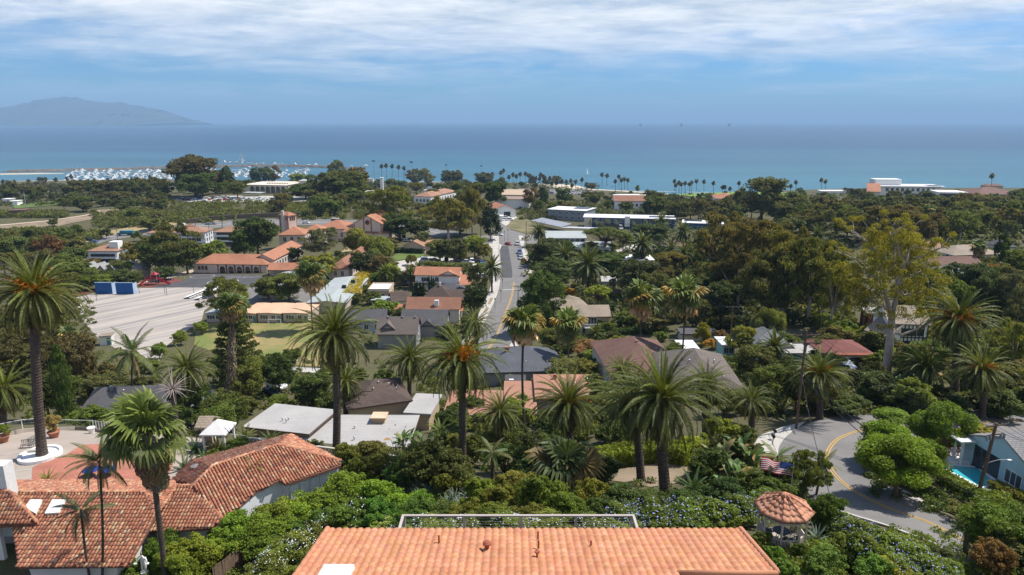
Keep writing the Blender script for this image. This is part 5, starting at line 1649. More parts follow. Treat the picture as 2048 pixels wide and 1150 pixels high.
th,f=house('white_spanish_house','two-storey white house with bright orange tile roof and slim cypresses in front','house',(827,550),(919,552),5.8,9,HG,roof='gable_x',rise=2.3,wallm=M_WHITE,roofm=M_TILE,wins=(('f',1,3.4,2.6,1.5,(.1,.35)),('f',1,3.4,1.3,1.6,(.45,.55)),('r',2,3,1,1.4)))
block(th,(873,552),(920,553),5.6,6,'gable_y',1.9,M_WHITE,M_TILE,roof_name='gable_roof',wins=(('f',1,3.0,1.0,1.3,(.3,.8)),))
b=MB();c0=fpt(f,.02,.0,-3.3);b.obox(c0-f.ey*.6-Z*c0.z,f.ex,f.ey,f.w*.96,.9,c0.z,c0.z+.35);b.build('lower_roof',M_SHBROWN,th)
th2,f2=house('orange_porch_wing','low orange-tiled wing beside the two-storey white house','house',(918,570),(944,570),3,9,roof='shed',rise=1.8,wallm=M_WHITE,roofm=M_TILE)
th,f=house('brown_pyramid_house','house with a steep brown pyramid roof below the two-storey white house','house',(850,594),(902,594),3.4,9,HG,roof='hip',rise=3.6,wallm=M_TAN,roofm=M_SHDARK)
chimney(f,.55,.4,2.6,.5,.5,1.5)
block(th,(892,595),(928,595),3.2,7,'gable_x',2,M_TAN,M_SHDARK,roof_name='wing_roof')
th,f=house('grey_hip_house','grey-roofed house squeezed between the white house and the brown pyramid roof','house',(868,583),(930,584),3.6,8,HG,roof='hip',rise=2.0,wallm=M_CREAM,roofm=M_SHGREY)
th,f=house('tan_flat_house','tan stucco box house with white flat roof and sunlit side','house',(735,580),(778,580),3.6,10,HG,roof='flat',wallm=M_TAN,roofm=M_MEMW,oh=.1,wins=(('f',2,.9,1.1,1.3),('r',3,.9,1,1.3)))
b=MB()
for u0,u1,v0,v1 in ((0,1,0,.03),(0,.04,.03,1),(.96,1,.03,1),(.04,.96,.97,1)):
 b.obox(fpt(f,u0,v0,0)-Z*f.ze,f.ex,f.ey,f.w*(u1-u0),f.d*(v1-v0),f.ze-.05,f.ze+.35)
b.build('parapet',M_TAN,th)
th,f=house('small_brown_cottage','small dark brown gabled cottage beside the tan box house','house',(783,604),(821,601),3,8,HG,roof='gable_x',rise=2.4,wallm=M_CREAM,roofm=M_SHDARK,wins=(('r',1,1,1,1.2),))
th,f=house('white_carport','low white metal carport in front of the tan box house','carport',(741,600),(785,599),2.4,5,roof='flat',wallm=M_GALV,roofm=M_METALG,posts=True)
th,f=house('orange_cottage','tiny cottage with an orange tile roof between hedges','house',(783,625),(802,626),3.2,9,HG,roof='gable_x',rise=1.6,wallm=M_CREAM,roofm=M_TILE)
th,f=house('white_tent_shed','white tent roof among bushes left of the orange cottage','shed',(752,617),(774,617),2.4,4,roof='hip',rise=.9,wallm=M_WHITE,roofm=M_WHITE)
# ---- school
MS=plain('school_stucco',(.60,.49,.42),.85,.1)
th,f=house('school_arcade_wing','school wing with five dark arches under an orange tile hip roof','school building',(384,527),(534,529.5),4.3,12.5,roof='hip',rise=3.1,wallm=MS,roofm=M_TILE,ohf=4.8)
arcade(f,.335,.90,5,2.35,2.1,MS,M_BRICKRED)
b=MB();b.obox(f.o+f.ey*.42+f.ex*.52-Z*f.o.z,f.ex,f.ey,f.w*.335-.82,.075,f.zg,f.zg+1.5);b.build('plinth',M_BRICKRED,th)
for k in range(3):put_window(th,f.o+f.ex*(2.6+k*1.5)+f.ey*.5-Z*2.6,f.ex,1.0,1.5,'b')
th,f=house('school_link_wing','low tile-roofed school link with a shaded porch beside the arcade','school building',(533,540),(618,540),2.8,8,roof='gable_x',rise=2.2,wallm=MS,roofm=M_TILE,ohf=2.4)
b=MB()
for k in range(7):p=f.o+f.ex*(.6+k*(f.w-1.2)/6)+f.ey*.4;b.box(p.x-.12,p.y-.12,f.zg,p.x+.12,p.y+.12,f.ze-.1)
b.build('porch_post',M_SHBROWN,th);
th,f=house('school_long_wing','long diagonal school wing with an orange tile gable roof below the bell tower','school building',(548,520),(604,491),4.6,9.5,roof='gable_x',rise=2.4,wallm=MS,roofm=M_TILE,wins=(('f',9,1.2,1.6,2.0),))
th,f=house('school_east_wing','deep school wing with old orange tiles and two front windows','school building',(654,537),(699,537.5),4.2,40,roof='hip',rise=2.8,wallm=MS,roofm=M_TILEOLD,wins=(('f',2,1.2,1.1,1.9,(.15,.85)),('r',12,1.2,1.5,2)))
th,f=house('bell_tower','square pink bell tower with a low tile roof and white chimney slab','tower',(556.5,429),(576,431.5),16.5,5.2,roof='hip',rise=1.5,wallm=MS,roofm=M_TILE,oh=.35)
for v in (.28,.5,.72):
 put_window(th,f.o+f.ex*(f.w-.35)+f.ey*(f.d*v)-Z*2.6,f.ey,.75,1.9,'b','belfry_opening')
 if v != .5:put_window(th,f.o+f.ex*(f.w*v)+f.ey*.35-Z*2.6,f.ex,.75,1.9,'b','belfry_opening')
b=MB()
for u in (0.09,.91):
 for v in (.07,.93):p=fpt(f,u,v,0);b.obox(p-f.ex*.35-f.ey*.35-Z*f.ze,f.ex,f.ey,.7,.7,f.zg,f.ze-.3)
b.build('corner_pier',M_BRICKRED,th)
p=fpt(f,.48,-.08,0);b=MB();b.obox(p-f.ex*.8-Z*f.ze,f.ex,f.ey,1.6,.7,f.zg,f.ze+2.2);b.build('chimney',plain('pale_stucco',(.68,.6,.55),.85),th)
put_window(th,f.o+f.ex*(f.w-.33)+f.ey*(f.d*.5)-Z*8,f.ey,.8,2.4,'w')
th,f=house('school_main_block','tall school block with an orange hip roof at the foot of the bell tower','school building',(555,470),(610,469.5),8,14,roof='hip',rise=3,wallm=MS,roofm=M_TILE,wins=(('f',3,4.6,1.5,2.3),('r',3,4.5,1.4,2.2)))
block(th,(606,464),(650,463),7,14,'hip',2.8,MS,M_TILE,wins=(('f',4,3.6,1.5,2.2),),roof_name='wing_roof')
th,f=house('school_hall','school hall with a broad orange hip roof between the tower and the church gable','school building',(628,456),(694,458),6,18,roof='hip',rise=3.6,wallm=MS,roofm=M_TILE,wins=(('f',5,1.6,1.4,2.4),))
th,f=house('church','pink mission-style hall with a tall front gable and round rosette window','church',(704,447),(765,448.5),9.3,26,roof='gable_y',rise=4.3,wallm=MS,roofm=M_TILE,oh=.4,wins=(('r',6,3.4,1.3,3.6),))
c=fpt(f,.5,0,.7)+f.ey*.38;b=MB();b.tube([c,c-f.ey*.14],[1.35,1.35],18);b.build('rosette',M_BRICKRED,th)
b=MB();b.tube([c-f.ey*.12,c-f.ey*.19],[1.0,1.0],18);ro=b.build('rosette_glass',M_GLASS,th)
for u in (.06,.94,.38,.62):
 p=fpt(f,u,0,0);b=MB();b.obox(p+f.ey*.3-f.ex*.35-Z*f.ze,f.ex,f.ey,.7,.25,f.zg,f.ze-.1+(3.2 if .3 < u < .7 else 0));b.build('pilaster',M_BRICKRED,th)
f2=block(th,(684,464.5),(779,466),5,6.5,'shed',1.4,MS,M_TILEOLD,roof_name='porch_roof',ohf=2.0)
arcade(f2,.50,.66,1,3.2,2.0,MS,M_BRICKRED)
th,f=house('parish_house','low pink parish house with a pale tile gable roof by the lawns','house',(804,491),(848,493),3.5,15,roof='gable_y',rise=2.4,wallm=M_PINK,roofm=M_TILEPINK,wins=(('r',4,1.1,1.3,1.4),))
block(th,(846,492),(882,489),3.2,9,'gable_x',1.8,M_PINK,M_TILEPINK,roof_name='wing_roof')
for i,(x0,x1,rm,lab)in enumerate(((409,447,M_METALG,'portable classroom with a bluish-white roof, end of its row nearest the yard'),(477,511,M_PEACH,'portable classroom with a peach roof behind the shaggy palm trunk'),
          (512.5,561.5,M_PEACH,'portable classroom with a peach roof and the soccer goal in front'),(563.5,616,M_PEACH,'portable classroom with a peach roof half behind the big date palm'))):
 th,f=house('portable_classroom',lab,'classroom',(x0,626),(x1,627),3.0,12.2,'portable classrooms by the field',roof='gable_y',rise=.15,wallm=plain('portable_wall',(.50,.40,.35),.8),roofm=rm,oh=.25,wins=(('f',1,1.1,2.4,1.2,(.05,.5)),('f',1,1.1,1.2,1.2,(.55,.8))))
 b=MB();p=fpt(f,.9,0,-3.0);b.obox(p-Z*p.z+f.ey*.18-f.ex*.5,f.ex,f.ey,.95,.08,p.z,p.z+2.1);b.build('door',plain('teal_door',(.10,.2,.22),.6),th)
th,f=house('long_classroom_block','long low block with a grey-green metal roof beside the yellow hedge','school building',(612,606),(692,606),3.4,36,roof='gable_y',rise=.7,wallm=plain('portable_wall',(.5,.4,.35)),roofm=M_METALG,wins=(('f',3,1,2,1.3),))
for u,v in ((.62,.5),(.72,.72)):box_part(f,'air_unit',u,v,.45,1.3,1.3,1.1,M_DARK)
th,f=house('metal_roofed_block','classroom block with a pale green metal roof behind the spreading court trees','school building',(513,578),(562,578),3.4,27,roof='gable_y',rise=.7,wallm=MS,roofm=M_METALG,wins=(('f',2,1,1.6,1.2),))
th,f=house('yard_shed','white sports shed with a tan roof at the corner of the school yard','shed',(196,673),(222,671),2.7,3.2,roof='flat',wallm=plain('shed_white',(.62,.6,.57),.8),roofm=M_SHTAN,oh=.12)
b=MB();p=fpt(f,.75,0,-2.6);b.obox(p-Z*p.z+f.ey*.05-f.ex*.45,f.ex,f.ey,.9,.07,p.z,p.z+2.0);b.build('door',plain('teal_paint',(.06,.2,.24),.6),th)
# ---- apartments and garages on the left
MAP=plain('apartment_white',(.62,.63,.66),.8,.1)
AG='balconied apartment blocks by the freeway'
for lab,a_,c_,h_,dp,nx in (('three-storey apartment block with a white stair tower and pale tile roof',(172,502),(234,502),9,14,5),('long apartment block half hidden by the big dark trees, white end wall',(291,466),(411,464.5),8.5,13,10),('apartment block with tile roof behind two thin palms by the freeway',(425,464),(488,464),8,13,6)):
 th,f=house('apartment_block',lab,'apartment building',a_,c_,h_,dp,AG,roof='hip',rise=2.2,wallm=MAP,roofm=M_TILEPINK,fr='d',wins=(('f',nx,.8,2.0,1.7),('f',nx,3.5,2.0,1.7),('f',nx,6.0,2.0,1.5))+((('r',3,3.5,1.1,1.3),('r',3,6,1.1,1.3))))
 for z in (2.9,5.6):
  b=MB();b.obox(f.o+f.ex*.5-f.ey*.75-Z*f.o.z,f.ex,f.ey,f.w-1,1.2,f.ze-h_+z,f.ze-h_+z+.16);b.obox(f.o+f.ex*.5-f.ey*.75-Z*f.o.z,f.ex,f.ey,f.w-1,.06,f.ze-h_+z+.16,f.ze-h_+z+.9);b.build('balcony',MAP,th)
 if a_[0]== 172:
  box_part(f,'stair_tower',.78,.35,-6,4,4,9.5,M_WHITE);block(th,(236,498),(272,486),8,12,'hip',2,MAP,M_TILEPINK,roof_name='wing_roof')
for i in range(6):
 x=149+i*21.5
 th,f=house('gabled_garage',None,'garage',(x,541+(i % 2)*1.0),(x+18.5,541.5+(i % 2)),3,9,'row of gabled garages',roof='gable_y',rise=2.2,wallm=plain('garage_wall',(.42,.36,.3),.85),roofm=coursed('pale_grey_shingle',(.36,.35,.34),(.31,.3,.3),(.2,.2,.2),.5,.3))
 tag(th,('first','second','third','fourth','fifth','sixth')[i]+' small pale-roofed gabled garage from the left in the row below the apartments',None)
# ---- motel, lodge and what stands around the crossing
th,f=house('blue_motel','long two-storey motel with deep blue walls and a white roof','motel',(1166,434),(1352,438),6.4,15,roof='flat',wallm=M_BLUEW,roofm=M_MEMW,oh=.9,fr='w',wins=(('f',13,.5,1.9,2.0,(.12,.98)),('f',13,3.5,1.9,1.8,(.12,.98))))
b=MB();b.obox(f.o+f.ex*.8+f.ey*.35-Z*f.o.z,f.ex,f.ey,4.4,3,f.zg,f.ze-.32);b.build('end_wall',M_CREAM,th)
b=MB();b.obox(f.o+f.ex*(f.w*.455)-f.ey*.25-Z*f.o.z,f.ex,f.ey,3.0,1.1,f.ze-5,f.ze+.9);b.build('stair_pier',M_WHITE,th)
b=MB();b.obox(f.o+f.ex*5.4-f.ey*.3-Z*f.o.z,f.ex,f.ey,f.w-6.5,1.2,f.ze-3.6,f.ze-3.4);b.build('gallery',M_BLUEW,th)
b=MB();b.obox(fpt(f,.72,.3,0)-Z*f.ze,f.ex,f.ey,15,6,f.ze+.02,f.ze+.2);b.build('solar_array',M_SOLAR,th)
th,f=house('motel_east_wing','white-roofed motel wing past the blue block, partly behind gum trees','motel',(1364,445),(1448,448),4,13,roof='flat',wallm=M_BLUEW,roofm=M_MEMW)
b=MB();b.obox(fpt(f,.05,.5,0)-Z*f.ze,f.ex,f.ey,10,5,f.ze+.02,f.ze+.2);b.build('solar_array',M_SOLAR,th)
th,f=house('motel_far_wing','motel wing with a solar-panelled white roof end behind the gum tree tops','motel',(1492,449),(1563,452),4,13,roof='flat',wallm=M_BLUEW,roofm=M_MEMW)
b=MB();b.obox(fpt(f,.6,.2,0)-Z*f.ze,f.ex,f.ey,8,7,f.ze+.02,f.ze+.2);b.build('solar_array',M_SOLAR,th)
th,f=house('white_roofed_block','grey block with a crisp white roof and dark solar slope beside the motel','motel',(1094,418),(1172,423),6.4,18,roof='side',rise=.4,wallm=plain('grey_blue_wall',(.22,.25,.29),.8),roofm=M_MEMW,wins=(('f',5,1,2,1.5),('f',5,3.8,2,1.5)))
b=MB();b.obox(fpt(f,.55,.45,.3)-Z*(f.ze+.3),f.ex,f.ey,10,8,f.ze+.4,f.ze+.6);b.build('solar_array',M_SOLAR,th)
th,f=house('solar_carport','long grey carport roof on the bank above the crossing','carport',(1062,441),(1121,454),3.2,8,roof='shed',rise=1.2,wallm=M_GALV,roofm=plain('carport_grey',(.30,.31,.33),.5),posts=True)
th,f=house('white_carport_row','thin white wavy carport roof below the blue motel','carport',(1122,455),(1204,458),2.6,5,roof='flat',wallm=M_GALV,roofm=plain('carport_white',(.5,.51,.53),.5),posts=True)
th,f=house('white_lodge','two-storey white lodge with grey-green metal roofs beside the umbrella pine','lodge',(1092,476),(1174,476),6,13,roof='shed',rise=1.4,wallm=M_WHITE,roofm=M_METALG,fr='d',wins=(('f',6,3.6,1.9,1.7,(.2,.98)),('f',6,.8,1.9,1.7)))
block(th,(1137,494),(1224,495),3.2,11,'shed',.9,M_WHITE,M_METALG,fr='d',wins=(('f',6,1.2,1.6,.8),),roof_name='lower_roof')
th,f=house('white_roofed_bungalow','bungalow with a white flat roof and orange tiled edges behind a palm','house',(1244,520),(1310,520),3,12,roof='flat',wallm=M_CREAM,roofm=M_MEMW)
block(th,(1246,524),(1300,524),2.4,3,'shed',.6,M_CREAM,M_TILEPINK,roof_name='edge_roof')
th,f=house('brick_roofed_bungalow','bungalow with a dull brick-red hip roof behind a tall date palm','house',(1330,492),(1380,492),3.4,11,roof='hip',rise=2.2,wallm=M_CREAM,roofm=M_SHBROWN)
th,f=house('grey_hip_bungalow','grey shingle hip roof deep among the dark trees','house',(1386,558),(1470,558),3,12,roof='hip',rise=2,wallm=M_CREAM,roofm=coursed('mid_grey_shingle',(.22,.225,.23),(.19,.195,.2),(.1,.1,.1),.5,.25))
th,f=house('beige_flat_bungalow','small beige flat-roofed house above the mop-headed green tree','house',(1203,563),(1238,563),3,9,roof='flat',wallm=M_CREAM,roofm=M_MEMB)
th,f=house('brown_shed','small brown-roofed shed beside the dark round tree','shed',(1222,586),(1242,587),2.6,5,roof='gable_x',rise=.8,wallm=M_TAN,roofm=M_SHBROWN)
th,f=house('tan_balcony_house','tan two-storey house with a white balcony and beige shingle roofs','house',(1148,634),(1223,633),5.4,8.5,roof='gable_x',rise=2.2,wallm=M_TAN,roofm=M_SHTAN,wins=(('f',1,3.0,2.3,2.0,(.35,.65)),('f',1,3.3,1.0,1.0,(.05,.2)),('f',3,.6,1.4,1.4)))
block(th,(1116,617),(1180,614),5,11,'hip',2.3,M_TAN,M_SHTAN,roof_name='hip_roof')
b=MB();p0=fpt(f,.28,0,-3.0)
b.obox(p0-f.ey*1.2-Z*p0.z,f.ex,f.ey,5.2,1.7,p0.z,p0.z+.18);b.build('balcony_floor',M_WHITE,th)
b=MB()
for k in range(6):b.obox(p0-f.ey*1.2+f.ex*(k*1.03)-Z*p0.z,f.ex,f.ey,.09,.09,p0.z+.18,p0.z+1.15)
b.obox(p0-f.ey*1.2-Z*p0.z,f.ex,f.ey,5.24,.1,p0.z+1.15,p0.z+1.25)
for k in range(28):b.obox(p0-f.ey*1.17+f.ex*(.1+k*.185)-Z*p0.z,f.ex,f.ey,.03,.03,p0.z+.2,p0.z+1.15)
b.build('balcony_railing',M_WHITE,th)
th,f=house('gate_garage','white-gabled fire garage with orange tile roof beyond the crossing','garage',(984,420.5),(1033,418.5),5,20,roof='gable_y',rise=3,wallm=M_WHITE,roofm=M_TILE)
b=MB();p=fpt(f,.55,0,-5);b.obox(p-f.ex*1+f.ey*.4-Z*p.z,f.ex,f.ey,4.5,.2,p.z,p.z+3.6);b.build('door',M_GLASS,th)
th,f=house('white_box_shed','white box building left of the garage by the crossing','shed',(990,432),(1007,432),4,6,roof='flat',wallm=M_WHITE,roofm=M_MEMW)
# ---- right side
th,f=house('half_timbered_house','white half-timbered house with beige roofs behind the pale gum trunk','house',(1777,647),(1866,650),5.8,9,roof='gable_x',rise=2.6,wallm=M_WHITE,roofm=M_SHTAN,fr='d',wins=(('f',4,3.4,1.1,1.3),('f',3,.6,1.3,1.6)))
b=MB()
for k in range(11):b.obox(f.o+f.ex*(.5+k*(f.w-1.15)/10)+f.ey*.42-Z*f.o.z,f.ex,f.ey,.16,.07,f.zg,f.ze-.1)
for z in (-2.9,-.35,-5.4):b.obox(f.o+f.ex*.5+f.ey*.415-Z*f.o.z,f.ex,f.ey,f.w-1,.08,f.ze+z,f.ze+z+.22)
b.build('timber_frame',M_DARK,th)
g=block(th,(1728,660),(1780,676),4.2,9,'gable_x',2.8,M_WHITE,M_SHTAN,fr='d',roof_name='wing_roof',wins=(('l',3,1.2,1.0,1.3),('f',3,1,1,1.3)))
b=MB()
for k in range(8):b.obox(g.o+g.ex*(.5+k*(g.w-1.15)/7)+g.ey*.42-Z*g.o.z,g.ex,g.ey,.16,.07,g.zg,g.ze-.1)
b.build('timber_frame',M_DARK,th)
th,f=house('tiled_carport','carport with dark red roof and a bright scalloped tile edge on white posts','carport',(1650,711),(1755,711),2.9,9,roof='hip',rise=1.5,wallm=M_WHITE,roofm=plain('red_rolled_roof',(.17,.06,.05),.85,.2,.5),posts=True,oh=.4)
b=MB()
for k in range(int(f.w/.3)):b.tube([f.o+f.ex*(.15+k*.3)+f.ey*.55+Z*.2,f.o+f.ex*(.15+k*.3)-f.ey*.06+Z*.02],[.13,.13],6)
b.build('edge_tile',plain('edge_tile_orange',(.5,.2,.12),.85),th)
b=MB();b.obox(f.o+f.ex*.3+f.ey*.3-Z*f.o.z,f.ex,f.ey,f.w-.6,.2,f.ze-.45,f.ze-.17);b.build('beam',M_WHITE,th)
th,f=house('tiled_gatehouse','small white gate roof with an orange tile edge in front of the red carport','gatehouse',(1678,742),(1722,742),2.4,4,roof='shed',rise=.5,wallm=M_WHITE,roofm=M_MEMW,posts=True)
b=MB()
for k in range(int(f.w/.3)):b.tube([f.o+f.ex*(.15+k*.3)+f.ey*.5+Z*.16,f.o+f.ex*(.15+k*.3)-f.ey*.06+Z*.02],[.13,.13],6)
b.build('edge_tile',plain('edge_tile_orange',(.5,.2,.12),.85),th)
MPH=plain('pool_house_blue',(.42,.60,.66),.8,.06)
th,f=house('pool_house','pale blue gabled pool house with grey shingle roof and glass doors','house',(1926,868),(2082,962),3.1,13,roof='gable_y',rise=2.1,wallm=MPH,roofm=coursed('light_grey_shingle',(.27,.26,.25),(.23,.225,.22),(.12,.12,.12),.5,.25),oh=.12,ohf=.25)
b=MB();p=fpt(f,.16,0,-2.9)
b.obox(p+f.ey*.2-Z*p.z,f.ex,f.ey,f.w*.34,.08,p.z,p.z+2.5);b.build('glass_door',M_GLASS,th)
put_window(th,fpt(f,.68,0,-2.2)+f.ey*.25,f.ex,1.9,1.3,'w');put_window(th,fpt(f,.93,0,-1.6)+f.ey*.25,f.ex,.7,.7,'w')
b=MB()
for u in (.03,.13):q=fpt(f,u,-.07,0);b.box(q.x-.1,q.y-.1,f.zg,q.x+.1,q.y+.1,f.ze-.15)
b.build('porch_post',M_WHITE,th)
b=MB();q=fpt(f,-.02,-.12,-.1);b.obox(q-Z*q.z,f.ex,f.ey,f.w*.2,f.d*.13,q.z-.05,q.z+.12);b.build('porch_roof',M_WHITE,th)
TB='tan tiled bungalows on the plateau'
th,f=house('tiled_bungalow','bungalow with a brown-pink hip roof beside two thin palms','house',(1848,498),(1920,500),3,13,TB,roof='hip',rise=2.2,wallm=M_WHITE,roofm=M_TILEPINK,wins=(('f',3,1,1.4,1.2),))
th,f=house('tiled_bungalow','white bungalow with a wide tan tile hip roof behind a slim pole','house',(1907,511),(2008,508),3,13,TB,roof='hip',rise=2.4,wallm=M_WHITE,roofm=M_SHTAN,wins=(('f',4,1,1.4,1.2),))
th,f=house('tiled_bungalow','long low bungalow with a brown gable roof in front of the tan one','house',(1862,530),(1968,530),3,9,TB,roof='gable_x',rise=2.0,wallm=M_CREAM,roofm=M_SHBROWN)
th,f=house('tiled_bungalow','grey hip-roofed bungalow with a brick chimney below the brown one','house',(1900,550),(1964,548),3,10,TB,roof='hip',rise=2.2,wallm=M_CREAM,roofm=coursed('mid_grey_shingle',(.22,.225,.23),(.19,.195,.2),(.1,.1,.1),.5,.25))
chimney(f,.55,.45,1.4,.9,.7,1.2,M_BRICKRED)
th,f=house('orange_gable_shed','little orange-roofed gable beside the thin twin palms','shed',(1862,506),(1878,507),2.6,5,roof='gable_y',rise=1.4,wallm=M_WHITE,roofm=M_TILE)
th,f=house('grey_far_bungalow','grey hip roof at the far right behind the pale hedge slope','house',(2002,494),(2036,494),3,9,roof='hip',rise=1.8,wallm=M_CREAM,roofm=M_SHGREY)
M_TURQ=plain('turquoise_wall',(.22,.46,.47),.8,.08)
th,f=house('turquoise_cottage','cottage with turquoise walls beside the dark utility pole','house',(1444,690),(1476,690),3,6,roof='flat',wallm=M_TURQ,roofm=M_MEMW,wins=(('f',2,1,1,1.2),))
th,f=house('grey_cottage','cottage with a light grey shingle roof among green trees','house',(1516,694),(1588,692),3,10,roof='hip',rise=2.4,wallm=M_TURQ,roofm=coursed('mid_grey_shingle',(.22,.225,.23),(.19,.195,.2),(.1,.1,.1),.5,.25))
th,f=house('grey_gabled_cottage','small cottage with a pale grey front gable beside the two-armed utility pole','house',(1546,702),(1598,702),2.8,8,roof='gable_y',rise=2.0,wallm=M_WHITE,roofm=coursed('pale_grey_shingle',(.36,.35,.34),(.31,.3,.3),(.2,.2,.2),.5,.3))
th,f=house('rust_edged_shed','flat shed roof with a rusty edge left of the red carport','shed',(1566,706),(1640,706),2.6,6,roof='flat',wallm=M_TURQ,roofm=M_MEMB)
th,f=house('walled_garden_garage','low pale garage behind the dark hedge by the brown hip roof','garage',(1362,668),(1440,668),2.4,5,roof='flat',wallm=M_CREAM,roofm=M_SHGREY)
th,f=house('red_barn','dark red wooden shed shaded by the big gum tree','shed',(1735,626),(1790,628),3.6,6,roof='flat',wallm=plain('barn_red',(.16,.05,.04),.8),roofm=M_MEMB)
# ---- far side: college hill and the coast
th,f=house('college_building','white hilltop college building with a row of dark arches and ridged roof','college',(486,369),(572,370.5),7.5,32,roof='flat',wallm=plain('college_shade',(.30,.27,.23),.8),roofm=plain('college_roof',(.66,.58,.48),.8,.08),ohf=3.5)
arcade(f,.14,.98,7,4.0,4.2,M_CREAM,None,.6,.5)
b=MB()
for k in range(9):b.obox(fpt(f,.42+k*.058,.3,0)-Z*f.ze,f.ex,f.ey,1.5,16,f.ze-.05,f.ze+1.1)
b.build('sawtooth_skylight',M_CREAM,th);box_part(f,'penthouse',1.12,.9,-3,12,8,5,M_CREAM)
th,f=house('entry_canopy','pale flat entrance canopy below the college arches','canopy',(484,385),(520,386),3.4,8,roof='flat',wallm=M_GALV,roofm=M_METALG,posts=True)
th,f=house('college_annex','low white annex with gabled roof right of the college lawn','college',(724,387),(762,389),4.5,14,roof='gable_x',rise=2,wallm=M_WHITE,roofm=plain('cream_roof',(.6,.55,.48),.8))
o=MB();p=G(764,392);o.box(p.x-1.2,p.y,p.z-1,p.x+1.2,p.y+2.4,p.z+h_for(p,355));o.box(p.x-1.5,p.y-.3,p.z+h_for(p,356.5),p.x+1.5,p.y+2.7,p.z+h_for(p,355.2));o=o.build('white_campanile',M_WHITE);tag(o,'slim white campanile rising from the trees right of the college','tower')
th,f=house('beige_hall','beige flat hall just seen above the college trees','college',(726,358),(746,358),6,12,roof='flat',wallm=M_CREAM,roofm=M_MEMB)
th,f=house('tan_roofed_hall','hall with a broad tan tile roof and white side wall on the hill edge','college',(826,392),(862,393.5),7,45,roof='hip',rise=2.6,wallm=M_WHITE,roofm=M_TILEPINK,wins=(('f',4,3,1.8,2),('r',8,3,2,2)))
th,f=house('white_campus_block','long white block with rooftop plant behind the tan hall','college',(846,380),(890,381),6,14,roof='flat',wallm=M_WHITE,roofm=M_MEMW)
for u in (.2,.45,.7):box_part(f,'roof_plant',u,.4,0,4,4,2.2,M_GALV)
th,f=house('beach_hangar','pale hangar with a tan gable roof near the beach','hangar',(993,389),(1047,390),7,26,roof='gable_x',rise=3,wallm=plain('hangar_grey',(.50,.48,.45),.8),roofm=plain('hangar_tan',(.48,.36,.25),.8))
th,f=house('beach_hangar','white flat-roofed hangar with a brown roof edge, in front of the tan one','hangar',(1002,398),(1058,399),6.5,20,roof='flat',wallm=M_WHITE,roofm=plain('brown_roof_edge',(.28,.2,.15),.8))
th,f=house('brick_roofed_hall','hall with a long brick-red tile roof among dark trees below the beach palms','hall',(1228,402),(1294,402),7,18,roof='gable_x',rise=3.4,wallm=M_WHITE,roofm=M_TILEOLD,wins=(('f',6,3,1.6,1.8),))
th,f=house('white_beach_block','long white flat block behind the brick-red hall roof','hall',(1234,392),(1296,391),6,14,roof='flat',wallm=M_WHITE,roofm=M_MEMW)
th,f=house('curved_tile_hall','multi-storey hall with a bright orange tile roof beside the sea lawn','hall',(1430,397),(1482,398),10,26,roof='hip',rise=2.6,wallm=plain('hall_bluegrey',(.55,.57,.60),.8),roofm=M_TILE,fr='d',wins=(('f',6,7,1.6,1.5),('f',6,4,1.6,1.5),('f',6,1,1.6,1.5)))
CW='white buildings on the cliff top'
th,f=house('cliff_campus','long white cliff-top building with a thin slab roof and upper drum','college',(1757,372),(1892,373),9,24,CW,roof='flat',wallm=M_WHITE,roofm=M_MEMW,oh=2.5,wins=(('f',10,4,2.5,3),))
box_part(f,'upper_storey',.2,.6,0,24,12,5.5,M_WHITE);b=MB();b.obox(fpt(f,.78,.15,.02)-Z*f.ze,f.ex,f.ey,11,10,f.ze,f.ze+.25);b.build('solar_array',M_SOLAR,th)
block(th,(1734,383),(1762,384),6,18,'shed',6,M_CREAM,M_TILE,roof_name='tile_roof')
th,f=house('glass_pavilion','white pavilion with a band of tall dark windows on the cliff top','college',(1877,384),(1937,385),6,20,CW,roof='flat',wallm=M_WHITE,roofm=M_MEMW,fr='d',wins=(('f',8,1.4,2.2,3.2,(.05,.75)),))
th,f=house('low_cliff_block','low white block at the cliff edge left of the long white building','college',(1644,382),(1702,382),4,12,CW,roof='flat',wallm=M_WHITE,roofm=M_MEMW)
th,f=house('round_clubhouse','wide brown shingle clubhouse with stacked hip roofs on the cliff','clubhouse',(1953,389),(2044,389),5,30,roof='hip',rise=5,wallm=M_TAN,roofm=M_SHBROWN)
block(th,(1972,372),(2008,372),3,10,'hip',2.2,M_TAN,M_SHBROWN,zc=None,roof_name='upper_roof')
th,f=house('white_flat_hall','white flat roof in front of the brown clubhouse','hall',(1998,388.5),(2056,388),3.6,14,roof='flat',wallm=M_WHITE,roofm=M_MEMW)
for i,(x0,x1,y,lab)in enumerate(((1646,1668,420,'small white villa glimpsed in the canyon woods, left of the tall thin palm'),(1924,1942,414,'white shed roof glimpsed among the plateau woods'),(1972,2000,420,'white flat roofs among dark trees left of the last white hut'),(2000,2022,424,'white hut at the far end of the plateau woods'),(2,20,404,'white house at the left edge above the city park'),(22,34,408,'small white park hut near the left edge'))):
 th,f=house('white_hut',lab,'hut',(x0,y-6),(x1,y-6),4,7,roof='flat',wallm=M_WHITE,roofm=M_MEMW)
th,f=house('brown_park_hall','low brown hall at the edge of the city park','hall',(14,421),(50,420),4,10,roof='flat',wallm=plain('brown_wall',(.2,.12,.09),.8),roofm=M_SHBROWN)
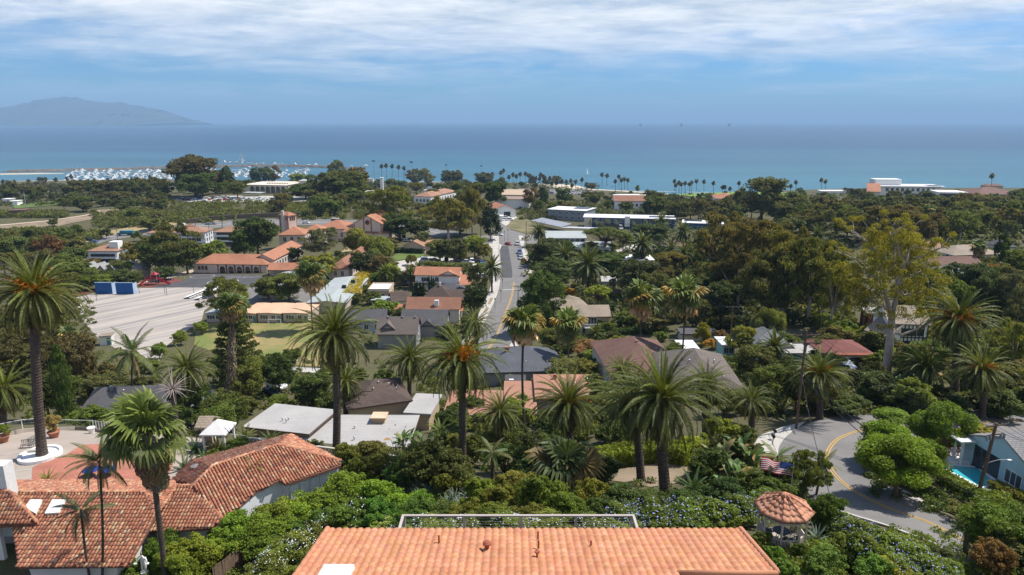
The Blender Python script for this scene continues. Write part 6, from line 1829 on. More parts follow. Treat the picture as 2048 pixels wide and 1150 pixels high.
# ================================================================ gazebo, flag, furniture, poles, vehicles, boats
def make_gazebo():
 base=G(1573,1106)
 c=Vector((base.x,base.y+1.0,base.z))
 d=depth(c)
 t=thing('gazebo','octagonal cream wooden gazebo with a ribbed terracotta tile roof','gazebo',c)
 RE,RP,HE=1.72,1.38,2.45
 rise=0.95
 ang=[R(22.5+45*k)for k in range(8)]
 dirv=[Vector((math.cos(a),math.sin(a),0))for a in ang]
 b=MB();b.lathe(c,[(RP+.18,-.6),(RP+.18,.12),(RP+.1,.14)],8);b.build('floor',plain('gazebo_floor',(.42,.37,.31),.85,.15),t)
 cream=plain('gazebo_cream',(.55,.48,.41),.75,.1)
 for k in range(8):
  p=c+dirv[k]*RP;b=MB();b.obox(p-Vector((.05,.05,0))-Z*p.z,Vector((1,0,0)),Vector((0,1,0)),.1,.1,c.z+.1,c.z+HE);b.build('post',cream,t)
 for k in range(8):
  p,q=c+dirv[k]*RP,c+dirv[(k+1)% 8]*RP
  e=(q-p).normalized();L=(q-p).length;n=Vector((e.y,-e.x,0))
  b=MB();b.obox(p+e*.06-n*.03-Z*p.z,e,-n,L-.12,.06,c.z+HE-.12,c.z+HE-.04);b.obox(p+e*.06-n*.03-Z*p.z,e,-n,L-.12,.06,c.z+HE-.46,c.z+HE-.40)
  for i in range(9):b.obox(p+e*(.1+i*(L-.24)/8)-n*.015-Z*p.z,e,-n,.03,.03,c.z+HE-.40,c.z+HE-.12)
  b.build('frieze',cream,t)
  if k != 3:
   b=MB();b.obox(p+e*.06-n*.035-Z*p.z,e,-n,L-.12,.07,c.z+.92,c.z+.98);b.obox(p+e*.06-n*.03-Z*p.z,e,-n,L-.12,.06,c.z+.2,c.z+.26)
   for i in range(10):b.obox(p+e*(.12+i*(L-.27)/9)-n*.015-Z*p.z,e,-n,.035,.03,c.z+.26,c.z+.92)
   b.build('balustrade',cream,t)
 apex=c+Z*(HE+rise)
 rb=MB();eav=[c+dirv[k]*RE+Z*(HE-.02)for k in range(8)]
 for k in range(8):rb.face([eav[k],eav[(k+1)% 8],apex]);rb.face([eav[(k+1)% 8]-Z*.08,eav[k]-Z*.08,apex-Z*.1]);rb.face([eav[k]-Z*.08,eav[(k+1)% 8]-Z*.08,eav[(k+1)% 8],eav[k]])
 rf=rb.build('roof',plain('tile_underlay',(.17,.075,.05)),t)
 mesh={}
 rr=random.Random(4)
 k5=7
 for k in range(8):
  p,q=eav[k],eav[(k+1)% 8]
  m=(p+q)/2;u=(q-p).normalized();v=(apex-m).normalized();n=u.cross(v)
  if n.z < 0:n=-n
  SL=(apex-m).length;rows=5;ln=SL/rows
  for i in range(rows):
   s=i/rows;half=(q-p).length/2*(1-s)
   cnt=max(1,int(half*2/.30+.3))
   pw=half*2/cnt
   key=(i,cnt)
   if key not in mesh:
    V,T=[],[]
    for yy,up in ((0,.03),(.5,.018),(1.08,.004)):
     kx=1-yy*(1/rows)/max(1-s,.01)*.98
     for j in range(k5):
      x=(j/(k5-1)-.5);z=.022*(1+math.sin(x*6.283+.6))
      V.append((x*pw*(1 if cnt > 2 else max(kx,.05)),yy*ln,z+up));T.append((1,1,1))
    F=[(r_*k5+j,r_*k5+j+1,(r_+1)*k5+j+1,(r_+1)*k5+j)for r_ in range(2)for j in range(k5-1)]
    nb=len(V)
    for j in range(k5):V.append((V[j][0],0.0,0.0));T.append((.6,.5,.5))
    F +=[(nb+j,nb+j+1,j+1,j)for j in range(k5-1)]
    mesh[key]=np_mesh('roof_tile',np.array(V),np.array(F),M_BARREL,np.array(T),smooth=True)
   for j in range(cnt):
    pos=m+v*(s*SL)+u*(-half+pw*(j+.5))
    if cnt <= 2:pos=m+v*(s*SL)+u*(-half+pw*(j+.5))*1.0
    mat=Matrix((u,v,n)).transposed().to_4x4();o=link('roof_tile',mesh[key],rf,color=tuple(x*q for x,q in zip((.52,.25,.15),(rr.uniform(.9,1.08),)*3)))
    o.matrix_local=Matrix.Translation(pos-t.location)@ mat
 rc=plain('gazebo_ridge',(.46,.2,.115),.85,.2)
 for k in range(8):
  b=MB();m=5
  for i in range(m):b.tube([eav[k].lerp(apex,i/m)+Z*.045,eav[k].lerp(apex,(i+1.05)/m)+Z*.06],[.085,.065],8)
  b.build('ridge_cap',rc,rf,smooth=True)
 iron=plain('black_iron',(.018,.018,.02),.45,.1)
 o=thing('patio_table','black round patio table inside the gazebo','table',c+Z*.14);b=MB();b.lathe(c+Z*.86,[(.5,0),(.52,.02),(.5,.035)],20);b.build('tabletop',iron,o)
 for a in (0.6,2.2,3.7,5.2):b=MB();b.tube([c+Vector((.12*math.cos(a),.12*math.sin(a),.84)),c+Vector((.3*math.cos(a),.3*math.sin(a),.4)),c+Vector((.38*math.cos(a),.38*math.sin(a),.14))],.02,6);b.build('leg',iron,o)
 for a,lab in ((2.5,'black iron chair at the far side of the gazebo table'),(0.45,'black iron chair at the right of the gazebo table'),(4.45,'black iron chair with its back to the viewer in the gazebo'),(5.4,'black iron chair close to the gazebo front railing')):
  dv=Vector((math.cos(a),math.sin(a),0));s=Vector((-dv.y,dv.x,0));p=c+dv*.78+Z*.14
  o=thing('patio_chair',lab,'chair',p,0,'chairs in the gazebo')
  b=MB();b.obox(p-dv*.2-s*.22-Z*p.z,dv,s,.42,.44,p.z+.42,p.z+.46);b.build('seat',iron,o)
  b=MB()
  for i in range(6):x=-.2+i*.08;b.tube([p+dv*.21+s*x+Z*.46,p+dv*.27+s*x+Z*(.9+.06*math.cos(x*6))],.014,4)
  b.tube([p+dv*.27+s*-.22+Z*.88,p+dv*.28+Z*.97,p+dv*.27+s*.22+Z*.88],.02,5);b.build('backrest',iron,o)
  for i,(x,y)in enumerate(((-.18,-.19),(.2,-.19),(-.18,.19),(.2,.19))):b=MB();b.bar(p+dv*x+s*y,p+dv*x+s*y+Z*.42,.016,n=5);b.build('leg',iron,o)
 fp=G(1579,1006);pole_top=P(1582,929,-(fp.z-CAM_Z))
 H=h_for(fp,928)
 fl=thing('flagpole','slim white flagpole beyond the gazebo roof','flagpole',fp)
 b=MB();b.tube([fp,fp+Z*H],[.045,.03],8);b.build('pole',M_WHITE,fl);b=MB();b.ball(fp+Z*(H+.06),.07);b.build('finial',plain('gilt',(.5,.35,.1),.3,metal=.8),fl)
 dd=depth(fp+Z*H);fw=62*dd/FOC;fh=28*dd/FOC
 n1,n2=30,26
 cols=[plain('flag_red',(.50,.03,.045),.75,.05),plain('flag_white',(.80,.79,.78),.75,.03),plain('flag_blue',(.03,.055,.20),.75,.05)]
 V,F,mi=[],[],[]
 def fpnt(s,tt):
  x=-s*fw;wv=.09*math.sin(s*9.0+tt*1.6)*(.25+s)+.04*math.sin(s*17+1)
  return (x,wv,-tt*fh-.10*s-.06*s*s+.05*math.sin(s*8.5))
 for j in range(n2+1):
  for i in range(n1+1):V.append(fpnt(i/n1,j/n2))
 for j in range(n2):
  for i in range(n1):
   a=j*(n1+1)+i;F.append((a,a+1,a+n1+2,a+n1+1))
   mi.append(2 if (i < n1*.4 and j < 14)else (j// 2)% 2)
 for c_ in cols:
  q=c_.node_tree;b_=q.nodes['Principled BSDF'];tr=q.nodes.new('ShaderNodeBsdfTranslucent');ms=q.nodes.new('ShaderNodeMixShader');ms.inputs[0].default_value=.6
  q.links.new(b_.inputs['Base Color'].links[0].from_socket,tr.inputs['Color']);q.links.new(b_.outputs[0],ms.inputs[1]);q.links.new(tr.outputs[0],ms.inputs[2]);q.links.new(ms.outputs[0],q.nodes['Material Output'].inputs['Surface'])
 o=thing('flag','American flag with stars and stripes flying from the pole above the gazebo','flag',fp+Z*(H-.05)+Vector((-.05,0,0)),R(-37))
 link('cloth',np_mesh('cloth',np.array(V),np.array(F),cols,None,mi,True),o)
 b=MB()
 for r_ in range(9):
  for q in range(6 if r_ % 2 == 0 else 5):
   s=.4*(q*2+(1 if r_ % 2 == 0 else 2))/12;tt=(r_+1)/10*14/26
   x,y,z=fpnt(s,tt)
   for side in (-.012,.012):
    pts=[(x+.034*(1 if i % 2 == 0 else .42)*math.sin(i*math.pi/5),y+side,z+.034*(1 if i % 2 == 0 else .42)*math.cos(i*math.pi/5))for i in range(10)]
    b.face(pts)
 so=link('star',b.mesh('star',cols[1],uv=False),o);so['kind']='stuff'
make_gazebo()
# ---- courtyard furniture
def pot(px,py,r,h,lab,mat,plantcol=None,plant_h=1.2):
 p=G(px,py);o=thing('plant_pot',lab,'plant pot',p)
 b=MB();b.lathe(p,[(r*.62,0),(r*.85,h*.55),(r,h*.85),(r*1.1,h*.88),(r*1.1,h),(r*.92,h),(r*.88,h*.9)],16);b.build('pot',mat,o,smooth=False)
 if plantcol:
  plant('bush',p+Z*h*.85,r*2.6,plant_h,plantcol,label='plant growing in the '+' '.join(lab.split()[:12]),lod='m',name='potted_shrub')
M_TERRA=plain('terracotta',(.36,.15,.085),.85,.2)
pot(109,876,.62,.85,'big terracotta pot with pale grass plumes by the courtyard wall',M_TERRA,(.22,.19,.11),2.2)
pot(8,885,.62,.85,'terracotta pot with a green bush at the left end of the courtyard',M_TERRA,(.09,.13,.03),1.6)
pot(184,868,.42,.9,'white urn standing at the far corner of the courtyard',M_WHITE)
ring=G(84,912);b=MB();b.lathe(G(81,913)-Z*.1,[(2.05,0),(2.05,.5),(1.75,.5),(1.75,.3)],28);tag(b.build('tree_ring',M_WHITE),'white plastered planter ring round the tall palm trunk','planter')
def bench(px,py,rz,lab):
 p=G(px,py);o=thing('garden_bench',lab,'bench',p)
 e=Vector((math.cos(rz),math.sin(rz),0));n=Vector((-e.y,e.x,0));m=plain('bench_iron',(.2,.18,.16),.6,.15)
 b=MB()
 for i in range(4):b.obox(p-e*.7+n*(i*.115-.2)-Z*p.z,e,n,1.4,.09,p.z+.43,p.z+.46)
 b.build('seat',m,o);b=MB()
 for i in range(9):b.obox(p-e*(.68-i*.165)+n*.25-Z*p.z,e,n,.06,.03,p.z+.5,p.z+.88)
 b.obox(p-e*.7+n*.25-Z*p.z,e,n,1.4,.04,p.z+.88,p.z+.94);b.build('backrest',m,o)
 for sx in (-.65,.62):
  for sy in (-.2,.22):b=MB();b.bar(p+e*sx+n*sy,p+e*sx+n*sy+Z*.43,.03,n=5);b.build('leg',m,o)
bench(57,896,.25,'grey slatted bench beside the tall palm in the courtyard');bench(72,888,1.3,'second grey bench half hidden behind the tall palm trunk')
b=MB();q=G(52,909);b.obox(q-Z*q.z,Vector((1,.15,0)).normalized(),Vector((-.15,1,0)).normalized(),1.1,.5,q.z,q.z+.42);tag(b.build('stone_bench',M_CONC),'low pale stone seat beside the planter ring','bench')
for px,py,lab in ((184,953,'round blue patio table beyond the tile roof, left of its twin'),(216,952,'round blue patio table beyond the tile roof, half behind the fan palm')):
 p=G(px,py);o=thing('patio_table',lab,'table',p,0,'blue patio tables');m=plain('blue_tabletop',(.025,.04,.22),.5,.1)
 b=MB();b.lathe(p+Z*.74,[(.78,0),(.8,.02),(.78,.05)],20);b.build('tabletop',m,o);b=MB();b.bar(p,p+Z*.74,.05);b.lathe(p,[(.3,0),(.28,.04)],12);b.build('pedestal',M_DARK,o)
def post_fence(name,lab,pts,h,sp,mat,pr=.05,wire=.9,cat='fence',mesh_gap=0.35):
 o=thing(name,lab,cat,pts[0]);q=smooth_path(pts,sp)
 wires=MB()
 for p in q:
  p=on(p.x,p.y);b=MB();b.bar(p-Z*.2,p+Z*h,pr,n=6);b.build('post',mat,o,uv=False)
 rail=MB()
 for p,r_ in zip(q,q[1:]):
  p,r_=on(p.x,p.y),on(r_.x,r_.y)
  rail.bar(p+Z*(h-.04),r_+Z*(h-.04),pr*.6,n=5)
  L=(r_-p).length;n=int(L/mesh_gap)
  for i in range(n):
   a0=p.lerp(r_,i/n)
   wires.bar(a0+Z*.05,a0+Z*(h-.05),pr*.16,n=3)
  for zz in np.arange(.15,h-.1,mesh_gap):wires.bar(p+Z*zz,r_+Z*zz,pr*.16,n=3)
 rail.build('rail',mat,o,uv=False);w=wires.build('wire_mesh',M_GALV,o,uv=False);w['kind']='stuff'
cw=[G(-40,888),G(0,876),G(47,866),G(85,862),G(117,861),G(188,862),G(235,871)]
ribbon('courtyard_wall',cw,-.12,.12,plain('wall_block',(.36,.31,.26),.9,.15),0,1.5,height=.55,ncross=1)
o=bpy.data.objects['courtyard_wall'];del o['kind'];tag(o,'low block wall curving along the back of the courtyard','wall')
post_fence('wire_fence','wire fence with pale posts above the curved courtyard wall',cw,1.75,2.6,M_WHITE,.045)
post_fence('wire_fence','wire fence with white posts behind the cycad bed',[G(405,882),G(450,893),G(492,898)],1.7,2.4,M_WHITE,.045)
for px,py,lab in ((407,836,'white round dish on a stem beside the date palm trunk'),(426,843,'white round dish on a stem right of its twin above the canopy')):
 p=G(px,py+16);b=MB();b.bar(p,p+Z*2.0,.05);b.lathe(p+Z*2.0,[(.1,0),(.75,.12),(.78,.16),(.2,.12)],16);tag(b.build('satellite_dish',M_WHITE),lab,'dish','white dishes by the canopy')
def breeze_wall(pa,pb,h=1.2):
 o=thing('breeze_block_wall','pierced breeze-block garden wall with a pale cap between the villa and the flat roofs','wall',pa)
 e=(pb-pa);L=e.length;e.normalize();n=Vector((-e.y,e.x,0));n.normalize()
 m=plain('breeze_block',(.33,.26,.2),.9,.15)
 bw=.42;cnt=int(L/bw);rows=3
 bl=MB();t=.05
 bl.box(0,0,0,bw,.14,t);bl.box(0,0,bw-t,bw,.14,bw);bl.box(0,.001,t,t,.139,bw-t);bl.box(bw-t,.001,t,bw,.139,bw-t);bl.box(bw*.3,.02,t,bw*.36,.12,bw-t);bl.box(bw*.64,.02,t,bw*.7,.12,bw-t)
 me=bl.mesh('block',m,uv=False);k=0
 for i in range(cnt):
  p=pa.lerp(pb,i/cnt);
  for r_ in range(rows):
   if k >= 300:break
   link('block',me,o,p-pa+Z*(r_*bw+.1),(0,0,math.atan2(e.y,e.x)));k += 1
 b=MB();zc_=rows*bw+.1
 b.hexa([pa+Z*zc_-n*.06,pb+Z*zc_-n*.06,pb+Z*zc_+n*.2,pa+Z*zc_+n*.2],[pa+Z*(zc_+.1)-n*.06,pb+Z*(zc_+.1)-n*.06,pb+Z*(zc_+.1)+n*.2,pa+Z*(zc_+.1)+n*.2]);b.build('cap',M_CONC,o)
breeze_wall(G(490,898),G(795,936))
def make_statue():
 p=G(291,1158);S=h_for(p,1109)
 c=p+Z*(S-1.5)
 o=thing('garden_statue','white garden statue of a figure holding two baskets among the shrubs','statue',p)
 m=plain('statue_white',(.72,.72,.71),.7,.08)
 b=MB();b.lathe(p,[(.35,0),(.35,.15),(.24,.2),(.24,S-1.55),(.3,S-1.5)],12);b.build('pedestal',m,o)
 me=bpy.data.meshes.new('figure')
 vs=[(0,0,.75),(0,0,1.0),(0,0,1.22),(0,0,1.3),(0,-.02,1.42),(-.17,0,1.2),(-.34,-.1,1.08),(-.44,-.2,.96),(.17,0,1.2),(.34,-.1,1.1),(.42,-.2,.93),(-.09,0,.72),(-.1,-.03,.4),(-.1,0,.05),(.09,0,.72),(.11,.02,.4),(.1,.04,.05)]
 ed=[(0,1),(1,2),(2,3),(3,4),(2,5),(5,6),(6,7),(2,8),(8,9),(9,10),(0,11),(11,12),(12,13),(0,14),(14,15),(15,16)]
 me.from_pydata([(x,y,z)for x,y,z in vs],ed,[]);me.materials.append(m)
 f=link('figure',me,o,c-p);sk=f.modifiers.new('skin','SKIN');f.modifiers.new('sub','SUBSURF').levels=1
 f.modifiers['sub'].render_levels=1
 rad=[.14,.15,.16,.06,.105,.075,.05,.04,.075,.05,.04,.12,.1,.07,.12,.1,.07]
 me.skin_vertices[0].data[0].use_root=True
 for v,r_ in zip(me.skin_vertices[0].data,rad):v.radius=(r_,r_)
 for x in (-.47,.45):b=MB();b.lathe(c+Vector((x,-.22,.72)),[(.07,0),(.12,.1),(.13,.17),(.1,.18)],10);b.build('basket',m,o)
make_statue()
def board_fence(pa,pb,h,lab):
 o=thing('board_fence',lab,'fence',pa);e=(pb-pa);L=e.length;e.normalize();ang_=math.atan2(e.y,e.x)
 bm_=MB();bm_.box(0,0,0,.135,.022,h);me=bm_.mesh('board',M_WOOD,uv=False)
 for i in range(int(L/.14)):
  p=pa+e*(i*.14);link('board',me,o,p-pa+Z*RU(-.03,.03),(RU(-.02,.02),0,ang_))
 b=MB();n=Vector((-e.y,e.x,0)).normalized()
 for z in (.3,h-.3):b.hexa([pa+n*.024+Z*z,pb+n*.024+Z*z,pb+n*.07+Z*z,pa+n*.07+Z*z],[pa+n*.024+Z*(z+.09),pb+n*.024+Z*(z+.09),pb+n*.07+Z*(z+.09),pa+n*.07+Z*(z+.09)])
 b.build('rail',M_WOOD,o)
board_fence(G(430,1176),G(498,1120),1.7,'weathered grey board fence among bright bushes near the salmon roof')
board_fence(G(566,1078),G(592,1062),1.6,'dark board fence corner under the white-flowered bushes')
# ---- utility poles, lamps and wires
M_POLE=plain('pole_wood',(.13,.085,.06),.9,.3,3.0)
POLES={}
def utility_pole(key,px,ytop,ybase,lab,arms=((.25,2.4),),rz=0.1,r=.14,transformer=False,lamp=False,lean=0.0):
 p=G(px,ybase);H=h_for(p,ytop)
 o=thing('utility_pole',lab,'utility pole',p,0,'utility poles');top=p+Z*H+Vector((lean,0,0))
 b=MB();b.tube([p-Z*.3,top],[r,r*.72],10);b.build('pole',M_POLE,o,uv=False)
 e=Vector((math.cos(rz),math.sin(rz),0));ends=[]
 for dz,L in arms:
  c=top-Z*dz+Vector((-e.y,e.x,0))*-.16;b=MB();b.obox(c-e*L/2-Z*c.z,e,Vector((-e.y,e.x,0)),L,.1,c.z-.06,c.z+.06);b.build('crossarm',M_POLE,o,uv=False)
  for s in (-.46,-.2,.2,.46):
   q=c+e*(L*s)+Z*.07;b=MB();b.lathe(q,[(.02,0),(.05,.05),(.05,.1),(.03,.16)],7);b.build('insulator',plain('insulator_grey',(.35,.36,.38),.3),o,uv=False);ends.append(q+Z*.15)
 if transformer:
  for s in (-1.0,-.6,.6,1.0):
   q=top-Z*1.55+e*s+Vector((0,-.2,0));b=MB();b.lathe(q,[(.06,0),(.11,.05),(.11,.42),(.05,.5)],9);b.build('fuse_box',plain('fuse_grey',(.2,.22,.24),.4),o,uv=False)
  b=MB();c=top-Z*1.2;b.obox(c-e*1.2-Z*c.z,e,Vector((-e.y,e.x,0)),2.4,.1,c.z-.05,c.z+.05);b.build('crossarm',M_POLE,o,uv=False)
 if lamp:
  q=p+Z*(H*.42);b=MB();b.tube([q,q+Vector((.5,-.1,.55)),q+Vector((1.2,-.2,.85)),q+Vector((1.9,-.3,.9))],.035,6);b.build('lamp_arm',M_GALV,o,uv=False);b=MB();b.ball(q+Vector((2.1,-.32,.88)),.2,sq=(1.5,.8,.5));b.build('lamp_head',M_GALV,o,uv=False)
 POLES[key]=(o,ends,top)
utility_pole('P1',1592,661,858,'tall utility pole with two crossarms at the top of the hairpin bend',((.55,3.2),(1.5,3.2)),.05,.16)
utility_pole('P2',1954,846,996,'dark leaning utility pole with fuse boxes and a curved street lamp by the pool',((.2,2.6),),.25,.19,True,True,lean=.55)
utility_pole('P3',1459,612,702,'dark utility pole with wide crossarms beside the turquoise cottage',((.2,3.4),(2.3,3.4)),.1,.15)
utility_pole('P4',1409,590,655,'brown utility pole left of the turquoise cottage pole, against dark trees',((.3,2.0),),.6,.14)
utility_pole('P5',1638,620,690,'slim utility pole in front of the long clipped hedge',((.2,1.6),),.4,.13)
utility_pole('P6',1722,610,684,'slim utility pole in the shade beside the half-timbered house',((.3,1.6),),.2,.12)
utility_pole('P7',1036,571,640,'street utility pole with two crossarms beside the dark cypress',((.2,3.2),(1.4,2.6)),.05,.15)
utility_pole('P8',1029,619,670,'street utility pole with one wide crossarm left of the dark cypress',((.2,3.4),),.05,.15)
utility_pole('P9',962,430,490,'three-armed utility pole beside the dark conifer at the crossing',((.3,5),(2.5,5),(5.5,4.4)),.05,.22)
utility_pole('P10',1052,442,505,'bare utility pole below the bank right of the crossing',(),0,.16)
utility_pole('P11',394,445,480,'thin utility pole between two apartment blocks',((.3,2.0),),.2,.15)
utility_pole('P12',237,459,490,'thin utility pole left of the blue dump truck',((.3,2.0),),.2,.15)
utility_pole('P13',421,443,487,'thin dark pole beside the white end wall of the apartments',((.3,2.4),),.3,.15)
utility_pole('P14',1941,486,516,'slim pole rising through the tan bungalow roofs',((.2,1.4),),.1,.12)
utility_pole('P15',1000,537,560,'slim pole beside the date palm at the street edge',(),0,.12)
utility_pole('P16',998,490,515,'slim pole on the pavement near the crossing',(),0,.12)
def wire(a,c,sag,lab,r=.022,grp='overhead wires'):
 pts=[a.lerp(c,i/16)-Z*(sag*4*(i/16)*(1-i/16))for i in range(17)]
 b=MB();b.tube(pts,r,4);tag(b.build('overhead_wire',M_DARK,uv=False),lab,'wire',grp)
E=lambda k,i:POLES[k][1][i]
off=P(2160,1075,31.5)
o2=P(2140,1010,30.0)
n_=['lowest','second lowest','thickest']
w0=POLES['P1'][2]-Z*5.2
wire(w0,off,2.2,'thick cable sweeping from the hairpin pole across the road to the lower right',.07)
wire(w0-Z*.5,off-Z*1.3,2.4,'second thick cable just under the first, crossing the hairpin road',.06)
wire(w0-Z*.3,P(1720,1160,27),1.5,'cable running down from the hairpin pole over the road to the flower bank',.03)
for i,nm in enumerate(('outer','inner','third','last')):
 wire(E('P1',i),E('P2',i % 4),1.6,f'thin {nm} power wire between the hairpin pole and the leaning pole',.018)
 wire(E('P2',i % 4),P(2200+i*12,905+i*9,27.5),.8,f'thin {nm} power wire from the leaning pole to the right edge',.018)
 wire(E('P1',i),E('P3',i),1.4,f'thin {nm} power wire from the hairpin pole to the turquoise cottage pole',.018)
 wire(E('P3',i),E('P7',i),2.4,f'thin {nm} power wire crossing the valley trees to the street pole',.02)
wire(E('P3',0),E('P4',1),.6,'short wire between the two poles by the turquoise cottage',.02)
wire(POLES['P4'][2]-Z*2,E('P5',1),2.0,'sagging wire from the brown pole to the slim hedge pole',.02)
wire(E('P5',2),E('P6',1),.8,'wire from the hedge pole to the half-timbered house pole',.02)
wire(E('P7',1),E('P8',1),.4,'short wire between the two street poles',.02)
for px,yt,yb,lab in ((824,323,372,'twin-headed floodlight mast above the trees left of the beach palms'),(893,329,366,'floodlight mast above the dark beach trees, middle one'),(963,331,368,'floodlight mast right of the dark beach trees'),(749,321,368,'tall floodlight mast above the college trees'),(53,381,418,'floodlight mast in the city park'),(112,383,404,'slim light mast in the city park trees'),(1016,459,486,'traffic signal mast at the street crossing'),(1009,463,484,'second traffic signal mast at the crossing corner')):
 p=G(px,yb);H=h_for(p,yt);o=thing('light_mast',lab,'light mast',p,0,'light masts');b=MB();b.tube([p,p+Z*H],[.35 if H > 12 else .12,.2 if H > 12 else .08],6);b.build('mast',M_GALV,o,uv=False)
 b=MB();s=H/17;b.box(p.x-s,p.y-.3,p.z+H-s*.8,p.x+s,p.y+.3,p.z+H);b.build('lamp_bank',M_DARK,o,uv=False)
for px,yb,lab in ((1002,603,'black street lamp on the pavement below the crossing road'),(990,621,'black street lamp on the pavement beside the dark tree'),(1005,580,'slim street lamp at the pavement corner')):
 p=G(px,yb);o=thing('street_lamp',lab,'street lamp',p,0,'street lamps on the pavement');b=MB();b.bar(p,p+Z*3.6,.06);b.build('post',M_DARK,o,uv=False);b=MB();b.lathe(p+Z*3.6,[(.12,0),(.2,.2),(.18,.5),(.05,.62)],8);b.build('lantern',M_DARK,o,uv=False)
# ---- school yard things
def wall_board(x0,x1,y,lab):
 p,q=G(x0,y),G(x1,y);e=(q-p).normalized();L=(q-p).length;o=thing('ball_wall',lab,'ball wall',p)
 n=Vector((-e.y,e.x,0));h=22.5*depth(p)/FOC/.98
 b=MB();b.obox(p-Z*p.z,e,n,L,.35,p.z,p.z+h);b.build('board',plain('board_blue',(.012,.085,.27),.6,.12,.4),o)
 b=MB();b.obox(p-e*.1-n*.02-Z*p.z,e,n,L+.2,.4,p.z+h,p.z+h+.16);b.obox(p+e*L+n*.05-Z*p.z,e,n,.12,2.6,p.z,p.z+h*.95);b.build('frame',plain('board_frame',(.35,.45,.58),.6),o)
 return o,p,e,L,h
wo,p,e,L,h=wall_board(192,225,588,'blue ball wall with a faded pale mark, left of its twin in the school yard')
b=MB()
for i in range(9):b.obox(p+e*(L*(.1+i*.045))-Vector((-e.y,e.x,0))*.012-Z*p.z,e,Vector((-e.y,e.x,0)),L*.034,.01,p.z+h*(.40+.02*(i % 2)),p.z+h*(.50+.02*(i % 3)))
b.build('worn_mark',plain('worn_mark',(.07,.12,.25),.8,.3,3),wo)
wall_board(233,267,588.5,'plain blue ball wall right of its twin in the school yard')
def play():
 p=G(312,569);o=thing('play_structure','red playground structure with two slides on red rubber','play structure',p);red=plain('play_red',(.30,.02,.035),.45,.1);S=1.0
 for x in (-3,-1,1):
  for y in (-1,1):b=MB();b.bar(p+Vector((x*1.1,y,0)),p+Vector((x*1.1,y,4.2 if x >-2 else 3.2)),.09);b.build('post',M_GALV,o,uv=False)
 b=MB();b.box(p.x-3.3,p.y-1,p.z+1.7,p.x-1.1,p.y+1,p.z+1.85);b.box(p.x-1.1,p.y-1,p.z+2.2,p.x+1.1,p.y+1,p.z+2.35);b.build('platform',red,o)
 b=MB()
 for x0,x1 in ((-3.3,-1.1),(-1.1,1.1)):b.box(p.x+x0,p.y+.95,p.z+2.4,p.x+x1,p.y+1.03,p.z+3.2);b.box(p.x+x0+.2,p.y-1.03,p.z+2.4,p.x+x1-.2,p.y-.95,p.z+3.1)
 b.lathe(p+Vector((-.0,0,4.0)),[(1.6,0),(.1,1.0)],6);b.build('panel',red,o)
 for q0,q1 in ((Vector((1.1,-.4,2.3)),Vector((6.0,-1.2,.35))),(Vector((-3.2,-.6,1.8)),Vector((-4.8,-2.6,.3)))):
  b=MB();s=Vector((-(q1-q0).y,(q1-q0).x,0)).normalized()*.45
  a0,a1=p+q0,p+q1;b.hexa([a0-s,a1-s,a1+s,a0+s],[a0-s+Z*.08,a1-s+Z*.08,a1+s+Z*.08,a0+s+Z*.08])
  for k in (-1,1):b.hexa([a0+s*k*.9,a1+s*k*.9,a1+s*k*1.08,a0+s*k*1.08],[v+Z*.42 for v in (a0+s*k*.9,a1+s*k*.9,a1+s*k*1.08,a0+s*k*1.08)])
  b.build('slide',red,o)
 b=MB();q=G(338,562);
 for k in range(3):b.bar(q+Vector((k*.9,0,0)),q+Vector((k*.9,0,2.6)),.09)
 b.bar(q+Z*2.3,q+Vector((1.8,0,2.3)),.07);tag(b.build('climbing_bars',plain('bar_blue',(.06,.12,.3),.5)),'blue climbing bars right of the red slide','climbing bars')
play()
for px,yt,yb in ((193.5,589,602),(279,576,587),(330,576,588),(334,576,591),(388,576,588)):
 p=G(px,yb);b=MB();b.bar(p,p+Z*3.0,.07);tag(b.build('ball_pole',M_DARK,uv=False),spot_label('thin dark ball pole in the school yard',p),'pole','ball poles in the school yard')
for (x0,y0,x1,y1),lab in (((376,598,420,580),'long white lunch table with benches, farther row in the yard'),((396,601,438,584),'long white lunch table with benches, closer row in the yard')):
 p,q=G(x0,y0),G(x1,y1);e=(q-p).normalized();L=(q-p).length;n=Vector((-e.y,e.x,0));o=thing('lunch_table',lab,'table',p,0,'lunch tables in the yard')
 b=MB();b.obox(p-Z*p.z,e,n,L,1.0,p.z+.74,p.z+.8);b.build('tabletop',M_WHITE,o)
 for s in (-.75,1.3):b=MB();b.obox(p+n*s-Z*p.z,e,n,L,.4,p.z+.42,p.z+.47);b.build('bench_seat',M_WHITE,o)
 b=MB()
 for k in range(7):b.obox(p+e*(L*k/6.3)-n*.6-Z*p.z,e,n,.08,2.1,p.z,p.z+.4)
 b.build('leg',M_DARK,o)
th,f=house('shade_canopy','white flat shade canopy at the end of the lunch tables','canopy',(412,583),(440,580),2.8,7,roof='flat',wallm=M_GALV,roofm=M_WHITE,posts=True,oh=.2)
g0,g1=G(537,652),G(562,652);o=thing('soccer_goal','white soccer goal on the grass in front of the classrooms','goal',g0);gh=2.1
for a_ in (g0,g1):b=MB();b.bar(a_,a_+Z*gh,.06);b.build('post',M_WHITE,o,uv=False)
b=MB();b.bar(g0+Z*gh,g1+Z*gh,.06);b.build('crossbar',M_WHITE,o,uv=False)
b=MB()
for a_ in (g0,g1):b.bar(a_+Z*gh,a_+Vector((0,1.6,0)),.03)
b.bar(g0+Vector((0,1.6,.03)),g1+Vector((0,1.6,.03)),.03)
for k in range(10):q=g0.lerp(g1,k/9);b.bar(q+Z*gh,q+Vector((0,1.6,0)),.008,n=3)
b.build('net',M_WHITE,o,uv=False)
